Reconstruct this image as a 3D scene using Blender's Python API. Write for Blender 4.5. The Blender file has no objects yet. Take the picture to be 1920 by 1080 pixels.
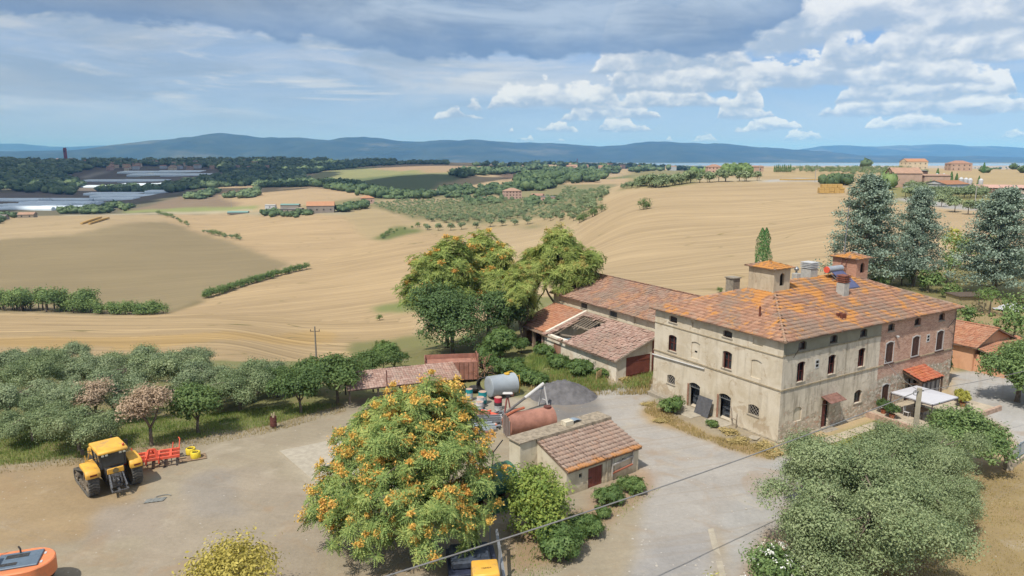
import bpy, bmesh, math, random
import numpy as np
from mathutils import Vector, Matrix, noise as mnoise
random.seed(7); RNG = np.random.default_rng(7)
SC = bpy.context.scene
COL = SC.collection
# ------------------------------------------------------------------ camera
CAMH, FPX = 24.0, 1350.0
PITCH = math.atan(247.0 / FPX)
cam_d = bpy.data.cameras.new('camera'); cam = bpy.data.objects.new('camera', cam_d); COL.objects.link(cam)
cam.location = (0, 0, CAMH); cam.rotation_euler = (math.pi / 2 - PITCH, 0, 0)
cam_d.sensor_width = 36.0; cam_d.lens = 36.0 * FPX / 1920.0
cam_d.clip_start = 0.5; cam_d.clip_end = 80000
SC.camera = cam
# ------------------------------------------------------------------ light
SUN_EL = math.radians(57); SUN_H = (-0.58, -0.815)      # horizontal direction towards the sun
sun_d = bpy.data.lights.new('sun', 'SUN'); sun = bpy.data.objects.new('sun', sun_d); COL.objects.link(sun)
sun_d.energy = 3.5; sun_d.angle = math.radians(0.6); sun_d.color = (1.0, 0.94, 0.85)
sv = Vector((SUN_H[0] * math.cos(SUN_EL), SUN_H[1] * math.cos(SUN_EL), math.sin(SUN_EL)))
sun.rotation_euler = sv.to_track_quat('Z', 'Y').to_euler()
SC.view_settings.view_transform = 'Standard'; SC.view_settings.look = 'None'
SC.view_settings.exposure = 0.42; SC.view_settings.gamma = 1.0; SC.view_settings.use_curve_mapping = False
SC.cycles.use_denoising = True
SC.cycles.max_bounces = 5; SC.cycles.diffuse_bounces = 2; SC.cycles.glossy_bounces = 2; SC.cycles.transmission_bounces = 3
SC.cycles.volume_bounces = 1; SC.cycles.transparent_max_bounces = 6; SC.cycles.caustics_reflective = False; SC.cycles.caustics_refractive = False

# ------------------------------------------------------------------ node helper
class NT:
    def __init__(s, tree): s.t = tree; s.n = tree.nodes; s.l = tree.links; s.n.clear()
    def add(s, typ, **kw):
        nd = s.n.new(typ)
        ins = kw.pop('ins', {})
        for k, v in kw.items(): setattr(nd, k, v)
        for k, v in ins.items(): s.set(nd.inputs[k], v)
        return nd
    def set(s, sock, v):
        if isinstance(v, bpy.types.NodeSocket): s.l.new(v, sock)
        elif v is not None:
            if isinstance(v, (tuple, list)) and len(v) == 3 and sock.type == 'RGBA': v = (*v, 1)
            sock.default_value = v
    def m(s, op, a, b=None, c=None, clamp=False):
        nd = s.n.new('ShaderNodeMath'); nd.operation = op; nd.use_clamp = clamp
        s.set(nd.inputs[0], a)
        if b is not None: s.set(nd.inputs[1], b)
        if c is not None: s.set(nd.inputs[2], c)
        return nd.outputs[0]
    def mix(s, f, a, b, blend='MIX'):
        nd = s.n.new('ShaderNodeMix'); nd.data_type = 'RGBA'; nd.blend_type = blend; nd.clamp_factor = True
        s.set(nd.inputs[0], f); s.set(nd.inputs[6], a); s.set(nd.inputs[7], b)
        return nd.outputs[2]
    def smooth(s, x, lo, hi, a=0.0, b=1.0):
        nd = s.n.new('ShaderNodeMapRange'); nd.interpolation_type = 'SMOOTHSTEP'
        s.set(nd.inputs[0], x); nd.inputs[1].default_value = lo; nd.inputs[2].default_value = hi
        nd.inputs[3].default_value = a; nd.inputs[4].default_value = b
        return nd.outputs[0]
    def noise(s, vec, scale, detail=4, rough=0.55, dist=0.0):
        nd = s.n.new('ShaderNodeTexNoise'); nd.inputs['Scale'].default_value = scale
        nd.inputs['Detail'].default_value = detail; nd.inputs['Roughness'].default_value = rough; nd.inputs['Distortion'].default_value = dist
        if vec is not None: s.l.new(vec, nd.inputs['Vector'])
        return nd.outputs[0]
    def comb(s, x, y, z):
        nd = s.n.new('ShaderNodeCombineXYZ')
        for i, v in enumerate((x, y, z)): s.set(nd.inputs[i], v)
        return nd.outputs[0]
    def sep(s, v):
        nd = s.n.new('ShaderNodeSeparateXYZ'); s.l.new(v, nd.inputs[0]); return nd.outputs
    def vscale(s, v, sc):
        nd = s.n.new('ShaderNodeMapping'); s.l.new(v, nd.inputs[0]); nd.inputs['Scale'].default_value = sc; return nd.outputs[0]
    def ramp(s, f, stops):
        nd = s.n.new('ShaderNodeValToRGB'); s.l.new(f, nd.inputs[0]); cr = nd.color_ramp
        while len(cr.elements) < len(stops): cr.elements.new(0.5)
        for e, (p, c) in zip(cr.elements, stops): e.position = p; e.color = (*c, 1)
        return nd.outputs[0]

def lin(c): return tuple(((x / 255) / 12.92 if x <= 10 else ((x / 255 + 0.055) / 1.055) ** 2.4) for x in c)
def A(r, g, b, k=0.66): return tuple(v * k for v in lin((r, g, b)))
def AL(r, g, b): return A(r, g, b, 1.18)

# ------------------------------------------------------------------ world: Nishita sky with clouds by direction
W = bpy.data.worlds.new('World'); SC.world = W; W.use_nodes = True
def build_world():
    t = NT(W.node_tree)
    out = t.add('ShaderNodeOutputWorld'); bg = t.add('ShaderNodeBackground'); bg.inputs[1].default_value = 0.1
    t.l.new(bg.outputs[0], out.inputs[0])
    sky = t.add('ShaderNodeTexSky'); sky.sky_type = 'NISHITA'; sky.sun_disc = False
    sky.sun_elevation = SUN_EL; sky.sun_rotation = math.atan2(SUN_H[0], SUN_H[1]); sky.altitude = 350
    sky.air_density = 1.1; sky.dust_density = 0.6; sky.ozone_density = 2.0
    g = t.add('ShaderNodeNewGeometry').outputs['Incoming']
    tc = t.add('ShaderNodeTexCoord').outputs['Generated']
    nrm = t.add('ShaderNodeVectorMath', operation='NORMALIZE'); t.l.new(tc, nrm.inputs[0]); d = nrm.outputs[0]
    x, y, z = t.sep(d)
    az = t.m('ARCTAN2', x, y)                       # azimuth from the view's middle
    hor = t.m('SQRT', t.m('ADD', t.m('MULTIPLY', x, x), t.m('MULTIPLY', y, y)))
    el = t.m('ARCTAN2', z, hor)                     # elevation (radians)
    def C(r, g, b, k=1.0): return tuple(10 * k * v * 0.80 for v in lin((r, g, b)))
    # vectors stretched vertically, without a seam behind
    nd = t.add('ShaderNodeVectorMath', operation='MULTIPLY'); t.l.new(d, nd.inputs[0]); nd.inputs[1].default_value = (1, 1, 1.9); v1 = nd.outputs[0]
    nd = t.add('ShaderNodeVectorMath', operation='MULTIPLY'); t.l.new(d, nd.inputs[0]); nd.inputs[1].default_value = (1, 1, 1.7); v2 = nd.outputs[0]
    # clear sky: Nishita pulled towards the pale blue of humid air
    clear = t.mix(t.smooth(el, 0.0, 0.2), C(146, 178, 224), C(98, 146, 214))
    base = t.mix(0.72, sky.outputs[0], clear)
    def off(v, o):
        a = t.add('ShaderNodeVectorMath', operation='ADD'); t.l.new(v, a.inputs[0]); a.inputs[1].default_value = o; return a.outputs[0]
    # thin high veil, mostly on the left
    nv = t.noise(t.vscale(d, (1.0, 1.0, 5.0)), 3.2, 6, 0.6, 0.6)
    leftness = t.smooth(az, 0.32, -0.18)
    veil = t.m('MULTIPLY', t.m('ADD', t.m('MULTIPLY', leftness, 0.55), t.smooth(nv, 0.45, 0.72, 0, 0.5)), t.smooth(el, 0.015, 0.10), clamp=True)
    col = t.mix(veil, base, t.mix(t.smooth(nv, 0.35, 0.65), C(166, 186, 210), C(204, 211, 222)))
    # brighter streaks inside the veil
    ns = t.noise(off(t.vscale(d, (1.0, 1.0, 7.0)), (3.1, 0.4, 0)), 4.5, 7, 0.62, 0.8)
    st = t.m('MULTIPLY', t.smooth(ns, 0.50, 0.66), t.m('MULTIPLY', t.smooth(az, 0.25, -0.1), t.smooth(el, 0.03, 0.09)))
    col = t.mix(t.m('MULTIPLY', st, 0.85), col, C(216, 221, 228))
    ns2 = t.noise(off(t.vscale(d, (1.0, 1.0, 6.0)), (7.1, 2.4, 0)), 3.6, 7, 0.6, 0.7)
    g2 = t.m('MULTIPLY', t.smooth(ns2, 0.44, 0.62), t.m('MULTIPLY', t.smooth(az, 0.18, -0.05), t.smooth(el, 0.02, 0.07)))
    col = t.mix(t.m('MULTIPLY', g2, 0.6), col, C(146, 168, 194))
    # rows of flat-based cumulus, each nearer row higher, larger and more open
    hv = t.comb(t.m('DIVIDE', x, hor), t.m('DIVIDE', y, hor), 0.0)
    right = t.smooth(az, 0.02, 0.24); mid = t.smooth(az, -0.16, 0.0)
    for i, (b0, amp, sc, thr) in enumerate(((0.020, 0.012, 17, 0.47), (0.032, 0.018, 13, 0.43), (0.047, 0.026, 11, 0.38), (0.063, 0.034, 9.5, 0.36), (0.082, 0.042, 8, 0.34), (0.106, 0.055, 6.5, 0.34), (0.135, 0.07, 5.2, 0.33), (0.185, 0.11, 3.4, 0.38))):
        n1 = t.noise(off(hv, (i * 3.7, i * 1.9, i * 2.3)), sc, 3, 0.55)
        msk = right if i > 3 else t.m('MAXIMUM', right, t.m('MULTIPLY', mid, 0.86))
        h = t.m('MULTIPLY', t.smooth(t.m('ADD', n1, t.m('MULTIPLY', t.m('SUBTRACT', msk, 1.0), 0.30)), thr, thr + 0.16), amp)
        bl = t.noise(off(v2, (i * 1.3, 0.7, i * 0.9)), sc * 4.2, 8, 0.58, 0.15)
        bb = t.noise(off(v1, (i * 2.3, 1.7, 0.4)), sc * 1.8, 5, 0.6)
        base = t.m('ADD', b0, t.m('MULTIPLY', t.m('SUBTRACT', bb, 0.5), amp * 0.9))
        up = t.m('SUBTRACT', el, base); top = t.m('MULTIPLY', h, t.m('ADD', 0.25, t.m('MULTIPLY', bl, 1.5)))
        a = t.m('MULTIPLY', t.m('MULTIPLY', t.smooth(t.m('SUBTRACT', top, up), -amp * 0.03, amp * 0.16), t.smooth(up, -amp * 0.06, amp * 0.10)), t.smooth(h, amp * 0.04, amp * 0.3))
        tt = t.m('DIVIDE', up, t.m('ADD', top, 0.0005)); lit = t.smooth(t.m('ADD', t.m('MULTIPLY', tt, 0.7), t.m('MULTIPLY', t.m('SUBTRACT', bl, 0.5), 1.7)), 0.0, 0.62)
        col = t.mix(t.m('MULTIPLY', a, 0.93), col, t.mix(lit, C(166, 184, 208), C(234, 236, 240)))
    # heavy grey-blue deck: flat base with a ragged lower edge, from the upper left to past the middle
    nb = t.noise(off(v1, (5.2, 1.4, 0)), 4.2, 7, 0.58, 0.4)
    nb2 = t.noise(off(v1, (0.2, 6.4, 0.5)), 11.0, 6, 0.6, 0.3)
    edge = t.m('ADD', t.m('MULTIPLY', t.smooth(az, -0.32, -0.12), -0.022), 0.152)
    edge = t.m('ADD', edge, t.m('MULTIPLY', t.smooth(az, 0.27, 0.44), 0.10))
    edge = t.m('ADD', edge, t.m('MULTIPLY', t.m('SUBTRACT', nb, 0.5), 0.11))
    edge = t.m('ADD', edge, t.m('MULTIPLY', t.m('SUBTRACT', nb2, 0.5), 0.045))
    over = t.m('SUBTRACT', el, edge)
    deck = t.m('MULTIPLY', t.smooth(over, -0.004, 0.006), t.smooth(el, 0.9, 0.3))
    ntex = t.noise(off(t.vscale(d, (1, 1, 4.0)), (1.2, 3.4, 2)), 5.0, 8, 0.6, 0.5)
    dcol = t.mix(t.smooth(ntex, 0.36, 0.66), C(128, 152, 184), C(176, 193, 215))
    dcol = t.mix(t.smooth(over, 0.0, 0.055, 0.75, 0.0), dcol, C(110, 142, 184))
    dcol = t.mix(t.m('MULTIPLY', t.smooth(az, -0.1, -0.5), t.smooth(el, 0.15, 0.21)), dcol, C(126, 138, 156))
    nh = t.noise(off(v2, (2.2, 5.4, 0.5)), 7.0, 7, 0.62, 0.3)
    dcol = t.mix(t.m('MULTIPLY', t.smooth(nh, 0.58, 0.72), 0.35), dcol, C(190, 202, 218))
    col = t.mix(t.m('MULTIPLY', deck, 0.92), col, dcol)
    # broken bright cloud overhead, the same sky going on above and behind
    no = t.noise(off(d, (4.2, 2.4, 1.0)), 3.0, 6, 0.6, 0.3)
    col = t.mix(t.m('MULTIPLY', t.smooth(no, 0.38, 0.52), t.m('MULTIPLY', t.smooth(el, 0.24, 0.40), 0.9)), col, C(222, 228, 236))
    t.l.new(col, bg.inputs[0])
build_world()

# ------------------------------------------------------------------ mesh helpers
def link(o, parent=None):
    COL.objects.link(o)
    if parent is not None: o.parent = parent
    return o
def np_mesh(name, V, F, mats=(), mi=None, smooth=False):
    """V (n,3); F (m,k) all faces with k corners, or a list of such arrays"""
    me = bpy.data.meshes.new(name)
    V = np.ascontiguousarray(V, dtype=np.float32)
    Fs = F if isinstance(F, list) else [F]
    Fs = [np.asarray(f, dtype=np.int32) for f in Fs if len(f)]
    me.vertices.add(len(V)); me.vertices.foreach_set('co', V.ravel())
    loops = np.concatenate([f.ravel() for f in Fs]); me.loops.add(len(loops)); me.loops.foreach_set('vertex_index', loops)
    starts = []; s = 0
    for f in Fs:
        starts.append(s + np.arange(len(f), dtype=np.int32) * f.shape[1]); s += f.size
    starts = np.concatenate(starts).astype(np.int32); me.polygons.add(len(starts)); me.polygons.foreach_set('loop_start', starts)
    for m_ in mats: me.materials.append(m_)
    if mi is not None: me.polygons.foreach_set('material_index', np.asarray(mi, dtype=np.int32))
    if smooth: me.polygons.foreach_set('use_smooth', np.ones(len(starts), dtype=bool))
    me.update(calc_edges=True)
    return me
def np_obj(name, V, F, mat, parent=None, **kw):
    mats = mat if isinstance(mat, (list, tuple)) else (mat,)
    return link(bpy.data.objects.new(name, np_mesh(name, V, F, mats, **kw)), parent)
def tag(o, label=None, cat=None, group=None, kind=None):
    if label: o['label'] = label
    if cat: o['category'] = cat
    if group: o['group'] = group
    if kind: o['kind'] = kind
    return o
def thing(name, label, cat, loc=(0, 0, 0), rz=0.0, group=None, kind=None, scale=None):
    o = bpy.data.objects.new(name, None); COL.objects.link(o); o.empty_display_size = 0.3
    o.location = loc; o.rotation_euler = (0, 0, rz)
    if scale: o.scale = (scale,) * 3 if not isinstance(scale, (tuple, list)) else scale
    return tag(o, label, cat, group, kind)
def dup(root, loc, rz=0.0, label=None, group=None, scale=1.0):
    r = root.copy(); COL.objects.link(r); r.location = loc; r.rotation_euler = (0, 0, rz)
    r.scale = (scale,) * 3 if not isinstance(scale, (tuple, list)) else scale
    if label: r['label'] = label
    if group: r['group'] = group
    for ch in list(root.children):
        c = ch.copy(); COL.objects.link(c); c.parent = r
        for gch in ch.children:
            d = gch.copy(); COL.objects.link(d); d.parent = c
    return r

class MB:
    def __init__(s): s.v = []; s.f = []; s.mi = []; s.cur = 0
    def quad(s, a, b, c, d):
        n = len(s.v); s.v += [tuple(a), tuple(b), tuple(c), tuple(d)]; s.f.append((n, n + 1, n + 2, n + 3)); s.mi.append(s.cur)
    def poly(s, pts):
        n = len(s.v); s.v += [tuple(p) for p in pts]; s.f.append(tuple(range(n, n + len(pts)))); s.mi.append(s.cur)
    def box(s, x0, x1, y0, y1, z0, z1, M=None):
        P = [(x0, y0, z0), (x1, y0, z0), (x1, y1, z0), (x0, y1, z0), (x0, y0, z1), (x1, y0, z1), (x1, y1, z1), (x0, y1, z1)]
        if M is not None: P = [tuple(M @ Vector(p)) for p in P]
        n = len(s.v); s.v += P
        for f in ((3, 2, 1, 0), (4, 5, 6, 7), (0, 1, 5, 4), (1, 2, 6, 5), (2, 3, 7, 6), (3, 0, 4, 7)):
            s.f.append(tuple(n + i for i in f)); s.mi.append(s.cur)
    def bar(s, a, b, w, h=None, up=(0, 0, 1)):
        """a square bar from a to b"""
        a = Vector(a); b = Vector(b); h = h or w; d = (b - a); L = d.length; d.normalize(); u = Vector(up)
        if abs(d.dot(u)) > 0.98: u = Vector((1, 0, 0))
        x = d.cross(u).normalized(); z = x.cross(d)
        M = Matrix((x, d, z)).transposed().to_4x4(); M.translation = a
        s.box(-w / 2, w / 2, 0, L, -h / 2, h / 2, M)
    def tube(s, pts, r, n=8, cap=True):
        """round tube along pts; r a number or a list"""
        pts = [Vector(p) for p in pts]; rs = r if isinstance(r, (list, tuple)) else [r] * len(pts)
        rings = []; prev = None
        for i, p in enumerate(pts):
            d = (pts[min(i + 1, len(pts) - 1)] - pts[max(i - 1, 0)]).normalized()
            u = Vector((0, 0, 1)) if prev is None else prev
            if abs(d.dot(u)) > 0.97: u = Vector((1, 0, 0))
            x = d.cross(u).normalized(); y = x.cross(d).normalized(); prev = y
            base = len(s.v)
            for k in range(n):
                a = 2 * math.pi * k / n; s.v.append(tuple(p + (x * math.cos(a) + y * math.sin(a)) * rs[i]))
            rings.append(base)
        for i in range(len(rings) - 1):
            for k in range(n):
                k2 = (k + 1) % n; s.f.append((rings[i] + k2, rings[i] + k, rings[i + 1] + k, rings[i + 1] + k2)); s.mi.append(s.cur)
        if cap:
            s.f.append(tuple(rings[0] + k for k in range(n))); s.mi.append(s.cur)
            s.f.append(tuple(rings[-1] + k for k in reversed(range(n)))); s.mi.append(s.cur)
    def lathe(s, prof, c=(0, 0, 0), n=20, axis='z'):
        """prof: list of (r, h) along the axis"""
        base = len(s.v)
        for (r, h) in prof:
            for k in range(n):
                a = 2 * math.pi * k / n; p = (r * math.cos(a), r * math.sin(a), h)
                if axis == 'x': p = (p[2], p[0], p[1])
                if axis == 'y': p = (p[1], p[2], p[0])
                s.v.append((p[0] + c[0], p[1] + c[1], p[2] + c[2]))
        for i in range(len(prof) - 1):
            for k in range(n):
                k2 = (k + 1) % n; a = base + i * n; b = a + n
                s.f.append((a + k, a + k2, b + k2, b + k)); s.mi.append(s.cur)
        s.f.append(tuple(base + k for k in reversed(range(n)))); s.mi.append(s.cur)
        e = base + (len(prof) - 1) * n; s.f.append(tuple(e + k for k in range(n))); s.mi.append(s.cur)
    def prism(s, pts, axis, a, b):
        """extrude the 2-D outline pts along an axis from a to b"""
        def P(q, t): return {'x': (t, q[0], q[1]), 'y': (q[0], t, q[1]), 'z': (q[0], q[1], t)}[axis]
        n = len(s.v); k = len(pts)
        s.v += [P(q, a) for q in pts] + [P(q, b) for q in pts]
        s.f.append(tuple(range(n, n + k))); s.mi.append(s.cur)
        s.f.append(tuple(range(n + 2 * k - 1, n + k - 1, -1))); s.mi.append(s.cur)
        for i in range(k):
            j = (i + 1) % k; s.f.append((n + j, n + i, n + k + i, n + k + j)); s.mi.append(s.cur)
    def mesh(s, name, mats):
        me = bpy.data.meshes.new(name); me.from_pydata(s.v, [], s.f)
        for m_ in (mats if isinstance(mats, (list, tuple)) else (mats,)): me.materials.append(m_)
        if any(s.mi): me.polygons.foreach_set('material_index', s.mi)
        return me
    def build(s, name, mats, parent=None, smooth=False, bevel=0.0, fix=True):
        me = s.mesh(name, mats)
        if fix or bevel:
            bm = bmesh.new(); bm.from_mesh(me)
            if fix == 'weld': bmesh.ops.remove_doubles(bm, verts=bm.verts, dist=1e-4)
            bmesh.ops.recalc_face_normals(bm, faces=bm.faces)
            if bevel: bmesh.ops.bevel(bm, geom=list(bm.edges), offset=bevel, segments=1, affect='EDGES', clamp_overlap=True)
            bm.to_mesh(me); bm.free()
        if smooth:
            me.polygons.foreach_set('use_smooth', [True] * len(me.polygons))
            try: me.set_sharp_from_angle(angle=math.radians(38))
            except Exception: pass
        return link(bpy.data.objects.new(name, me), parent)

# ------------------------------------------------------------------ sight lines of the survey (used to place things on the ground)
_s, _c = math.sin(PITCH), math.cos(PITCH)
def ratio(py):
    v = (py - 540) / FPX
    return (_s + v * _c) / (_c - v * _s)
def at(px, py, z=0.0):
    a = (px - 960) / FPX; v = (py - 540) / FPX
    d = (a, _c - v * _s, -(_s + v * _c)); t = (z - CAMH) / d[2]
    return (d[0] * t, d[1] * t, z)
def at_depth(px, py, D):
    a = (px - 960) / FPX; v = (py - 540) / FPX
    fy = _c - v * _s; t = D / fy
    return (a * t, D, CAMH - (_s + v * _c) * t)
# ------------------------------------------------------------------ terrain height
KN = np.array([20, 40, 60, 80, 100, 130, 160, 200, 250, 300, 360, 430, 520, 620, 700, 800, 900, 1050, 1200, 1400, 1700, 2000, 2300, 2700, 3200, 4000, 5200, 7000])
Z_ = lambda D, y: CAMH - D * ratio(y)
def yy(*prs): return [(D, Z_(D, y)) for D, y in prs]
PROF = {
 -500: [(60, 0), (80, -2), (105, -8), (160, -20), (215, -28), (270, -34), (330, -38), (500, -36), (680, -33), (800, -40), (1100, -41), (1400, -39), (1800, -30), (2300, -9), (2700, 3), (3200, 4), (4000, -20), (5200, -52)],
 0: [(60, 0), (80, -2)] + yy((105, 680), (150, 640), (215, 600), (260, 588)) + [(290, -36.5)] + yy((330, 540), (430, 480), (540, 440), (680, 410)) + [(800, -41)] + yy((1050, 380), (1400, 355), (1800, 335), (2300, 313), (2700, 304)) + [(3200, 4), (4000, -20), (5200, -52)],
 200: [(60, 0), (80, -2), (105, -8)] + yy((150, 642), (215, 602), (270, 588)) + [(300, -37)] + yy((340, 540), (430, 482), (540, 442), (640, 408)) + [(710, -33), (820, -41)] + yy((1100, 378), (1400, 362), (1700, 347), (2200, 325), (2700, 304)) + [(3200, 4), (4000, -20), (5200, -52)],
 400: [(60, 0), (80, -2), (110, -8)] + yy((150, 640), (200, 610), (260, 580), (310, 550), (430, 490), (540, 450), (640, 425), (750, 403), (850, 387), (1000, 372), (1200, 354)) + [(1450, -34)] + yy((1900, 332), (2300, 314), (2700, 303)) + [(3200, 4), (4000, -20), (5200, -52)],
 600: [(60, 0), (80, -1), (110, -7)] + yy((140, 692), (180, 650), (220, 610), (280, 560), (350, 520), (430, 480), (520, 445), (600, 412), (650, 399), (750, 382), (850, 371), (1000, 357), (1100, 349)) + [(1350, -30)] + yy((1700, 334), (2200, 317), (2700, 303)) + [(3200, 2), (4000, -20), (5200, -52)],
 800: [(60, 0), (90, -1), (110, -5)] + yy((140, 690), (180, 640), (230, 585), (300, 530), (380, 485), (450, 455), (520, 430), (600, 408), (700, 390), (800, 377), (900, 368), (1050, 358), (1200, 332), (1400, 317)) + [(1700, -8)] + yy((2200, 308), (2700, 304)) + [(3200, -2), (4000, -30), (5200, -54)],
 1000: [(60, 0), (100, 0), (130, -2), (170, -7), (230, -14)] + yy((300, 500), (430, 440), (500, 418), (560, 403), (640, 386), (720, 373), (800, 362), (950, 348), (1100, 333)) + [(1300, -14), (1700, -12)] + yy((2200, 312)) + [(2700, -4), (3200, -8), (4000, -30), (5200, -54)],
 1200: [(60, 0), (100, 0), (130, -2), (160, -3.5)] + yy((190, 502), (240, 453), (300, 402), (380, 370), (450, 354), (520, 346), (600, 338)) + [(720, -4), (1000, -12), (1500, -12)] + yy((2000, 318), (3000, 313)) + [(4000, -45), (5200, -55)],
 1400: [(60, 0), (100, 0), (130, -1), (170, -1.3)] + yy((230, 450), (300, 396), (380, 361), (450, 341), (520, 330), (600, 322), (750, 316)) + [(900, 10), (1500, -8), (3000, -42), (4500, -56)],
 1600: [(60, 0), (100, .3), (130, .8), (170, 1.2), (230, 2.2), (300, 4)] + yy((360, 361), (430, 346), (520, 334), (620, 325), (750, 318)) + [(900, 10.5), (1500, -6), (3000, -42), (4500, -56)],
 1920: [(60, 0), (100, .5), (130, 1.2), (170, 2), (230, 3)] + yy((300, 386), (360, 369), (430, 356), (520, 345), (620, 334), (750, 325)) + [(900, 8), (1500, -2), (3000, -42), (4500, -56)],
 2500: [(60, 0), (100, .5), (130, 1.2), (230, 3), (430, 5), (620, 6), (900, 8), (1500, -2), (3000, -42), (4500, -56)],
}
def build_height():
    LK = np.linspace(math.log(20), math.log(7000), 260); pxs = sorted(PROF); us = np.array([(p - 960) / FPX for p in pxs])
    cols = []
    for p in pxs:
        pr = [(20, 0), (45, 0)] + PROF[p] + [(7000, -62)]
        d = np.log([q[0] for q in pr]); zz = np.array([q[1] for q in pr])
        zc = np.interp(LK, d, zz); ker = np.hanning(7); ker /= ker.sum()
        zc = np.convolve(np.pad(zc, 3, mode='edge'), ker, 'valid'); cols.append(zc)
    cols = np.array(cols)
    UK = np.linspace(us[0], us[-1], 220); G = np.zeros((len(UK), len(LK)))
    for i, u in enumerate(UK):                                   # Catmull-Rom across the columns
        k = min(max(np.searchsorted(us, u) - 1, 0), len(us) - 2); t = (u - us[k]) / (us[k + 1] - us[k])
        p0, p1, p2, p3 = cols[max(k - 1, 0)], cols[k], cols[k + 1], cols[min(k + 2, len(us) - 1)]
        m1 = (p2 - p0) * 0.35; m2 = (p3 - p1) * 0.35
        G[i] = (2 * t**3 - 3 * t**2 + 1) * p1 + (t**3 - 2 * t**2 + t) * m1 + (-2 * t**3 + 3 * t**2) * p2 + (t**3 - t**2) * m2
    return UK, LK, G
UK, LK, HG = build_height()
def hz(X, Y):
    X = np.asarray(X, float); Y = np.asarray(Y, float); Yc = np.clip(Y, 20.5, 6950)
    # the sight-line skew: column position grows a little with the drop
    u = X / np.maximum(Y, 30.0) / 1.0
    fu = np.clip((u - UK[0]) / (UK[-1] - UK[0]) * (len(UK) - 1), 0, len(UK) - 1.001)
    fl = np.clip((np.log(Yc) - LK[0]) / (LK[-1] - LK[0]) * (len(LK) - 1), 0, len(LK) - 1.001)
    iu = fu.astype(int); il = fl.astype(int); a = fu - iu; b = fl - il
    return ((HG[iu, il] * (1 - a) + HG[iu + 1, il] * a) * (1 - b) + (HG[iu, il + 1] * (1 - a) + HG[iu + 1, il + 1] * a) * b)
def gnd(px, py, dmin=30.0, dmax=6500.0):
    """first ground point along a sight line beyond dmin"""
    a = (px - 960) / FPX; v = (py - 540) / FPX; fy = _c - v * _s; fz = -(_s + v * _c)
    D = np.exp(np.linspace(math.log(dmin), math.log(dmax), 1500)); t = D / fy
    X = a * t; Zr = CAMH + fz * t; h = hz(X, D); k = np.argmax(Zr <= h)
    if Zr[k] > h[k]: k = int(np.argmin(Zr - h))
    return (float(X[k]), float(D[k]), float(h[k]))
def onz(x, y): return (x, y, float(hz(x, y)))
# ------------------------------------------------------------------ materials
MATS = {}
def newmat(name):
    m = bpy.data.materials.new(name); m.use_nodes = True; return m, NT(m.node_tree)
def finish(t, col, rough=0.85, bump=None, bstr=0.3, bdist=0.05, metal=0.0, spec=0.3, alpha=None, emit=None):
    p = t.add('ShaderNodeBsdfPrincipled'); o = t.add('ShaderNodeOutputMaterial'); t.l.new(p.outputs[0], o.inputs[0])
    t.set(p.inputs['Base Color'], col); t.set(p.inputs['Roughness'], rough); t.set(p.inputs['Metallic'], metal)
    p.inputs['Specular IOR Level'].default_value = spec
    if bump is not None:
        b = t.add('ShaderNodeBump'); b.inputs['Strength'].default_value = bstr; b.inputs['Distance'].default_value = bdist
        t.set(b.inputs['Height'], bump); t.l.new(b.outputs[0], p.inputs['Normal'])
    return p
def plain(name, c, rough=0.6, metal=0.0, var=0.12, scale=3.0, dirt=None, spec=0.3):
    """a painted or bare surface with mild mottling and optional dirt"""
    if name in MATS: return MATS[name]
    m, t = newmat(name); oc = t.add('ShaderNodeTexCoord').outputs['Object']
    n = t.noise(oc, scale, 5, 0.6)
    a = tuple(v * (1 - var) for v in c); b = tuple(min(1, v * (1 + var)) for v in c)
    col = t.mix(t.smooth(n, 0.3, 0.7), a, b)
    if dirt:
        n2 = t.noise(oc, scale * 0.6, 7, 0.7, 0.5); col = t.mix(t.smooth(n2, 0.50, 0.68, 0, dirt[1]), col, dirt[0])
    finish(t, col, rough, n, 0.12, 0.02, metal, spec); MATS[name] = m; return m
def leafmat(name, cols, trans=0.25, noise_scale=0.5, rough=0.6):
    """leaf colours vary per leaf and in patches through the crown"""
    if name in MATS: return MATS[name]
    m, t = newmat(name); g = t.add('ShaderNodeNewGeometry'); oc = t.add('ShaderNodeTexCoord').outputs['Object']
    oi = t.add('ShaderNodeObjectInfo').outputs['Random']
    n = t.noise(oc, noise_scale, 3, 0.6)
    f = t.m('ADD', t.m('MULTIPLY', g.outputs['Random Per Island'], 0.5), t.m('SUBTRACT', t.m('MULTIPLY', n, 1.1), 0.28), clamp=True)
    f = t.m('ADD', f, t.m('MULTIPLY', t.m('SUBTRACT', oi, 0.5), 0.22), clamp=True)
    k = len(cols) - 1
    col = t.ramp(f, [(i / k, c) for i, c in enumerate(cols)])
    d = t.add('ShaderNodeBsdfPrincipled'); t.l.new(col, d.inputs['Base Color']); d.inputs['Roughness'].default_value = rough
    d.inputs['Specular IOR Level'].default_value = 0.25
    tr = t.add('ShaderNodeBsdfTranslucent'); t.l.new(t.mix(0.35, col, (0.35, 0.42, 0.06)), tr.inputs[0])
    mx = t.add('ShaderNodeMixShader'); mx.inputs[0].default_value = trans; t.l.new(d.outputs[0], mx.inputs[1]); t.l.new(tr.outputs[0], mx.inputs[2])
    o = t.add('ShaderNodeOutputMaterial'); t.l.new(mx.outputs[0], o.inputs[0]); MATS[name] = m; return m

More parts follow.
